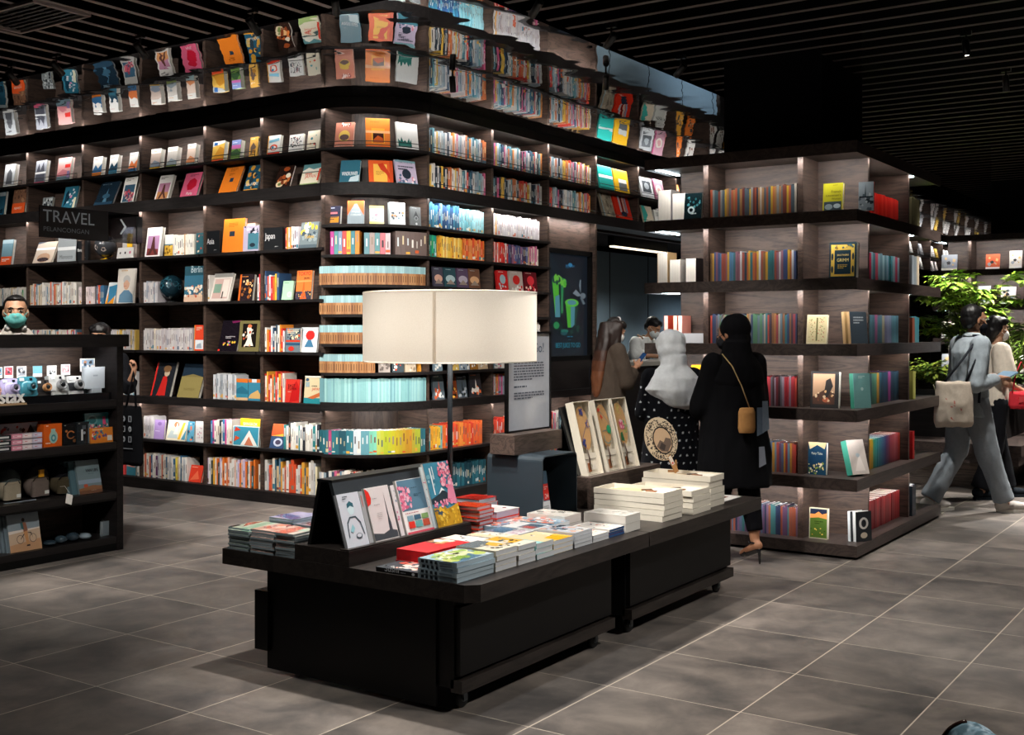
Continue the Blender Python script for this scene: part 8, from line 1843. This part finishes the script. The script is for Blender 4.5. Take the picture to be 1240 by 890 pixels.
for i, (xx, z1, z0, c) in enumerate(((-.085, .16, -.02, 0x5E6A7A), (-.125, .20, .0, 0x74808E), (-.10, -.09, -.22, 0x868A96))):
    mb.add([(xx - .022, .012, z1), (xx + .022, .02, z1), (xx + .028, .03, z0), (xx - .03, .02, z0 + .02)], [(0, 1, 2, 3)], c, 'cloth').add([(xx - .022, .016, z1), (xx + .022, .024, z1), (xx + .028, .034, z0), (xx - .03, .024, z0 + .02)], [(3, 2, 1, 0)], c, 'cloth')
mb.build('scarf_end', hb)
# ---------------------------------------------------------------- shop assistant with teal mask behind the counter
pa = person(-7.84, 4.99, -32.5 + 90, 'person with slicked-back dark hair and teal mask standing behind the display counter')
J = dict(pelvis=fs_(0, 0, .95), chest=fs_(0, 0, 1.28), neck=fs_(.01, 0, 1.53), head=fs_(.03, 0, 1.645),
         hipR=fs_(0, .085, .92), kneeR=fs_(0, .09, .5), ankleR=fs_(0, .09, .09), toeR=fs_(.15, .1, .035), hipL=fs_(0, -.085, .92), kneeL=fs_(0, -.09, .5), ankleL=fs_(0, -.09, .09), toeL=fs_(.15, -.1, .035),
         shR=fs_(0, .18, 1.40), elbowR=fs_(0, .25, 1.12), wristR=fs_(.2, .2, 1.05), shL=fs_(0, -.18, 1.40), elbowL=fs_(0, -.25, 1.12), wristL=fs_(.2, -.2, 1.05))
hd = Head(J['head'], None, 1.04)
skinset(pa, limbs(J) + hd.prims() + hand(J['wristR'], fs_(1, 0, 0), (0, 0, 1), -1, .4) + hand(J['wristL'], fs_(1, 0, 0), (0, 0, 1), 1, .4), 0xB08468)
hd.face(pa, mask=0x5FA8A4)
sculpt('hair', [hd.e((0, .035, .045), .082, .094, .084), hd.e((0, .06, -.01), .074, .06, .075), hd.e((0, -.015, .094), .062, .06, .022)] + [hd.e((sx * .072, .03, .03), .013, .035, .05) for sx in (-1, 1)], 0x0E0C0C, 'hair', pa, .006, 2, .003, 40)
sculpt('shirt', [loft([(fs_(0, 0, .85), .185, .14), (fs_(0, 0, 1.1), .18, .135), (fs_(0, 0, 1.3), .20, .135), (fs_(0, 0, 1.43), .16, .105), (fs_(.01, 0, 1.53), .085, .085)])] + [capsule(J['sh' + s], J['elbow' + s], .082, .075) for s in 'LR'] + [sleeve(J['elbow' + s], V(J['elbow' + s]).lerp(V(J['wrist' + s]), .3), .075, .07) for s in 'LR'], 0xB4ACA4, 'cloth', pa, .009, 3, .006, 13, colfn=lambda p: 0x6A6660 if mnoise.noise(p * 32) > .32 else (0xD0CAC2 if mnoise.noise(p * 26 + V((9, 3, 1))) > .3 else None))
sculpt('collar', [ell(fs_(.06, .05, 1.53), .03, .045, .03), ell(fs_(.06, -.05, 1.53), .03, .045, .03), ell(fs_(-.02, 0, 1.545), .08, .065, .025)], 0xC9C4BE, 'cloth', pa, .007, 2, colfn=lambda p: 0x6A7078 if mnoise.noise(p * 40) > .2 else None)
sculpt('trousers', [sleeve(J['hip' + s], V(J['ankle' + s]), .10, .07) for s in 'LR'] + [ell(J['pelvis'], .16, .12, .12)], 0x16161A, 'cloth', pa, .012, 2)
for s in 'RL': shoe(pa, J['ankle' + s], J['toe' + s], 0x1A1A1E, 0x222226)
# ---------------------------------------------------------------- shopper half hidden by the counter, arm out with a tote
pq = person(-8.39, 6.13, -36 - 20 + 90, 'shopper mostly hidden by the display counter, dark bob, one hand holding out a tote')
J = dict(pelvis=fs_(0, 0, .84), chest=fs_(0, 0, 1.15), neck=fs_(.01, 0, 1.33), head=fs_(.03, 0, 1.455),
         hipR=fs_(0, .08, .82), kneeR=fs_(0, .085, .45), ankleR=fs_(0, .09, .085), toeR=fs_(.13, .1, .03), hipL=fs_(0, -.08, .82), kneeL=fs_(0, -.085, .45), ankleL=fs_(0, -.09, .085), toeL=fs_(.13, -.1, .03),
         shR=fs_(0, .165, 1.26), elbowR=fs_(.02, .21, 1.0), wristR=fs_(.16, .14, 1.0), shL=fs_(0, -.165, 1.26), elbowL=fs_(.03, -.24, 1.03), wristL=fs_(.10, -.31, 1.15))
hd = Head(J['head'], None, .97)
skinset(pq, limbs(J, .92, female=True) + hd.prims() + hand(J['wristL'], fs_(.15, -.25, .95), fs_(-.6, -.8, 0), 1, 1.0, .95) + hand(J['wristR'], fs_(1, -.1, .1), (0, 0, 1), -1, .5, .9), 0xB4866A)
hd.face(pq, mouth=True); hd.cap_hair(pq, 0x120F10, extra=[hd.e((sx * .066, .01, -.03), .026, .06, .09) for sx in (-1, 1)] + [hd.e((0, .06, -.05), .07, .05, .08), hd.e((0, -.075, .058), .06, .022, .03)])
sculpt('dress', [loft([(fs_(0, 0, .4), .22, .19), (fs_(0, 0, .8), .185, .15), (fs_(0, 0, 1.05), .165, .13), (fs_(0, 0, 1.25), .16, .11), (fs_(.01, 0, 1.33), .075, .075)])] + [capsule(J['sh' + s], J['elbow' + s], .07, .065) for s in 'LR'] + [sleeve(J['elbow' + s], V(J['elbow' + s]).lerp(V(J['wrist' + s]), .55), .064, .058) for s in 'LR'], 0x17181C, 'cloth', pq, .010, 3, .008)
for s in 'RL': shoe(pq, J['ankle' + s], J['toe' + s], 0x9A5A3E, 0x2A2420, .88)
tbM = T(-8.39, 6.13, 0) @ RZ(34) @ T(*fs_(.14, -.31, .38)) @ RZ(-30)
tb2 = empty('tote_bag', tbM, 'black tote printed with white block characters hanging from the shopper\'s wrist beside the counter', 'bag')
sculpt('bag', [loft([((0, 0, 0), .12, .02), ((0, 0, .03), .135, .045), ((0, 0, .25), .128, .045), ((0, 0, .48), .115, .02), ((0, 0, .50), .11, .01)])], 0x0C0D10, 'cloth', tb2, .008, 1, .006, 11)
mb = MB()
for r_ in range(3):
    for c_ in range(2):
        x0, z0 = -.055 + c_ * .075, .20 + r_ * .085
        if (r_ + c_) % 2: mb.box(x0, -.056, z0, x0 + .035, -.053, z0 + .007, 0x8A8E94).box(x0, -.056, z0 + .043, x0 + .035, -.053, z0 + .05, 0x8A8E94).box(x0, -.056, z0, x0 + .007, -.053, z0 + .05, 0x8A8E94).box(x0 + .028, -.056, z0, x0 + .035, -.053, z0 + .05, 0x8A8E94)
        else: mb.ball((x0 + .018, -.0545, z0 + .025), .02, 0x8A8E94, sc=(1, .1, 1.2)).ball((x0 + .018, -.0555, z0 + .025), .009, 0x0C0D10, sc=(1, .15, 1))
mb.box(-.07, -.056, .145, .07, -.053, .15, 0x8A8E94)
mb.build('print', tb2)
MB().tube([(-.06, -.01, .48), (-.03, 0, .62), (.0, .02, .79), (.03, .01, .62), (.06, -.01, .48)], .010, 0x0C0D10, 'cloth', 6).build('handle', tb2)
# ---------------------------------------------------------------- armchair whose arm end just shows at the bottom edge
RA = RZ(214); pe = RA @ V((.33, -.38, 0))
ac = empty('armchair', T(-.693 - pe.x, 3.035 - pe.y, .012) @ RA, 'blue-grey tweed armchair, just the rounded end of one arm showing at the bottom edge', 'armchair')
TW = lambda p: 0x4E6672 if mnoise.noise(p * 55) > .12 else (0x9AACB8 if mnoise.noise(p * 70 + V((4, 4, 4))) > .1 else None)
for sx in (-1, 1):
    sculpt('arm', [capsule((sx * .33, -.32, .45), (sx * .33, .36, .45), .075, .075), ell((sx * .33, 0, .30), .07, .36, .17)], 0x76909E, 'cloth', ac, .010, 2, .001, 40, colfn=TW)
    mb = MB().tube([(.33 * sx + sx * .0745 * math.cos(math.radians(t_)), -.322, .45 + .0745 * math.sin(math.radians(t_))) for t_ in range(-60, 92, 8)], .006, 0x2E1C18, 'gloss', 8)
    mb.build('arm_rim', ac)
    for yy in (-.30, .32): MB().tube([(sx * .31, yy, .16), (sx * .32, yy * 1.05, .002)], .02, 0x2E1C18, 'gloss', 10, radii=[.022, .014]).build('leg', ac)
sculpt('seat', [loft([((0, 0, .15), .31, .36), ((0, 0, .36), .33, .38), ((0, -.02, .42), .29, .34)])], 0x76909E, 'cloth', ac, .014, 2, colfn=TW)
sculpt('backrest', [capsule((-.30, .38, .45), (.30, .38, .45), .08, .08), ell((0, .38, .32), .33, .08, .18)], 0x76909E, 'cloth', ac, .014, 2, colfn=TW)
# ================================================================= ceiling spotlights
_spot = []
def spot(px, tgt, power, size=45, blend=0.6, visible=True, col=(1.0, 0.95, 0.88), z=None, label=None, r=0.05):
    loc = V((px[0], px[1], ZC - 0.16 if z is None else z)); tg = V(tgt)
    l = bpy.data.lights.new('spot_lamp', 'SPOT'); l.energy = power; l.spot_size = math.radians(size); l.spot_blend = blend; l.color = col
    l.shadow_soft_size = r
    o = bpy.data.objects.new('spot_lamp', l); COL.objects.link(o)
    d = (tg - loc).normalized()
    q = d.to_track_quat('-Z', 'Y')
    o.matrix_world = Matrix.Translation(loc + d * 0.10) @ q.to_matrix().to_4x4()
    if visible:
        e = empty('ceiling_spotlight', Matrix.Translation(loc), label, 'spotlight', 'ceiling spotlights')
        R = q.to_matrix().to_4x4()
        M = Matrix.Translation(d * 0.0) @ R
        hs = MB().lathe([(0.001, 0.05), (0.022, 0.05), (0.024, 0.04), (0.024, -0.07), (0.020, -0.07), (0.019, -0.055), (0.001, -0.055)], mat='black_metal', n=18, M=M).build('housing', e)
        MB().lathe([(0.001, -0.056), (0.019, -0.056)], mat='spot_glass', n=16, M=M).build('lens', hs)
        MB().tube([(0, 0, 0.03), (0, 0, 0.16 - 0.0 if z is None else ZC - z)], 0.007, mat='black_metal', n=8).build('stem', e)
        MB().box(-0.035, -0.015, 0.14 if z is None else ZC - z - 0.02, 0.035, 0.015, 0.17 if z is None else ZC - z + 0.01, mat='black_metal').build('mounting_box', e)
    return o
ZS = 3.40
o5 = ['first', 'second', 'third', 'fourth', 'fifth', 'sixth']
for i, (x, p) in enumerate(((-5.33, 120), (-6.41, 120), (-7.34, 120), (-7.89, 120), (-9.0, 160), (-10.2, 160))):
    spot((x, 4.99), (x - 0.25 - 0.1 * i, 7.3, 1.75), p, 66, z=ZS, label='black ceiling spotlight before the straight bookcase, ' + o5[i] + ' one out from the curved corner')
for i, (y, p) in enumerate(((5.65, 115), (6.54, 115), (7.57, 115), (9.6, 120), (11.6, 130))):
    spot((-3.66, y), (-6.2, y + 1.3, 1.75), p, 66, z=ZS, label='black ceiling spotlight before the second bookcase wing, ' + o5[i] + ' one back from the curved corner')
spot((-4.6, 4.95), (-6.4, 7.3, 1.9), 140, 52, z=ZS, label='black ceiling spotlight aimed at the curved bookcase corner')
# over the tables, the floor and the aisle
spot((-3.2, 3.75), (-3.1, 4.3, 0.6), 420, 60, r=0.06, z=ZS, label='black ceiling spotlight over the display tables, nearest the camera')
spot((-3.3, 4.1), (-2.95, 5.7, 0.6), 290, 46, r=0.06, z=ZS, label='black ceiling spotlight over the display tables, middle one')
spot((-2.0, 4.3), (-3.1, 4.2, 0.65), 90, 46, r=0.06, z=ZS, col=(0.86, 0.94, 1.0), label='black ceiling spotlight over the display tables, on the aisle side')
spot((-1.8, 8.04), (-1.3, 7.3, 0), 260, 66, z=ZS, label='black ceiling spotlight over the aisle, nearer of the two right of the column')
spot((-1.8, 9.33), (-1.8, 9.9, 0), 300, 80, z=ZS, label='lit ceiling spotlight over the aisle, farther of the two right of the column')
spot((-1.6, 12.2), (-1.7, 11.2, 0), 800, 60, z=ZS, label='ceiling spotlight over the planter behind the walking couple')
spot((-0.4, 12.0), (-0.7, 11.0, 0), 800, 60, z=ZS, label='ceiling spotlight over the pale floor at the end of the aisle')
spot((-6.9, 4.2), (-6.6, 6.0, 0), 430, 100, r=0.1, z=ZS, label='ceiling spotlight over the floor between counter and table')
spot((0.3, 4.5), (-0.35, 4.7, 0), 430, 104, r=0.1, z=ZS, label='ceiling spotlight over the open floor on the right')
spot((-5.2, 2.2), (-5.2, 3.0, 0), 75, 110, r=0.1, z=ZS, label='ceiling spotlight over the open floor on the left')
spot((-5.3, 7.0), (-5.2, 7.2, 0), 640, 80, r=0.08, z=ZS, label='ceiling spotlight over the floor by the curved corner')
spot((-3.9, 2.5), (-6.8, 4.3, 0.45), 330, 36, r=0.08, z=ZS, label='added ceiling spotlight brightening the display counter')  # added lamp, out of view, lifts the dark lower counter shelves
spot((-1.9, 11.2), (-2.8, 12.5, 1.9), 900, 60, z=ZS, label='added ceiling spotlight brightening the tall green plant')  # added lamp and fixture, only there to brighten the foliage
spot((-3.4, 4.9), (-3.35, 7.1, 1.3), 190, 38, z=ZS, label='added ceiling spotlight brightening the shoppers before the freestanding unit')  # added lamp from the camera side, lights the headscarves and backs
spot((-4.3, 7.6), (-5.7, 9.9, 1.2), 160, 40, z=ZS, label='black ceiling spotlight aimed at the cafe customers')
spot((-2.5, 5.4), (-3.15, 5.6, 0.85), 170, 42, r=0.05, z=ZS, label='added ceiling spotlight brightening the boxed fans and notice')  # added unseen lamp, brightens the aisle-facing fans and notice
spot((-3.3, 2.9), (-3.2, 3.9, 0.55), 110, 40, r=0.06, z=ZS, label='added fill spotlight before the front end of the book table')  # added fill light for the camera-side faces of the front piles
# ================================================================= camera, view
sc = bpy.context.scene
cam = bpy.data.cameras.new('camera'); cam.sensor_width = 36.0; cam.lens = FPX / 1240 * 36
cam.shift_y = -(445 - HYP) / 1240
cam.clip_end = 200
co = bpy.data.objects.new('camera', cam); COL.objects.link(co)
co.location = (0, 0, CAMH); co.rotation_euler = (math.radians(90), 0, YAW)
sc.camera = co
sc.view_settings.view_transform = 'Standard'; sc.view_settings.look = 'None'
sc.view_settings.exposure = 0.0; sc.view_settings.gamma = 1.0; sc.view_settings.use_curve_mapping = False
w = bpy.data.worlds.new('world'); sc.world = w; w.use_nodes = True
w.node_tree.nodes['Background'].inputs['Color'].default_value = (0.5, 0.6, 0.8, 1)
w.node_tree.nodes['Background'].inputs['Strength'].default_value = 0.02
sc.cycles.max_bounces = 6; sc.cycles.diffuse_bounces = 3; sc.cycles.glossy_bounces = 4; sc.cycles.transparent_max_bounces = 8
sc.cycles.caustics_reflective = False; sc.cycles.caustics_refractive = False
sc.cycles.sample_clamp_indirect = 4.0
sc.cycles.use_denoising = True
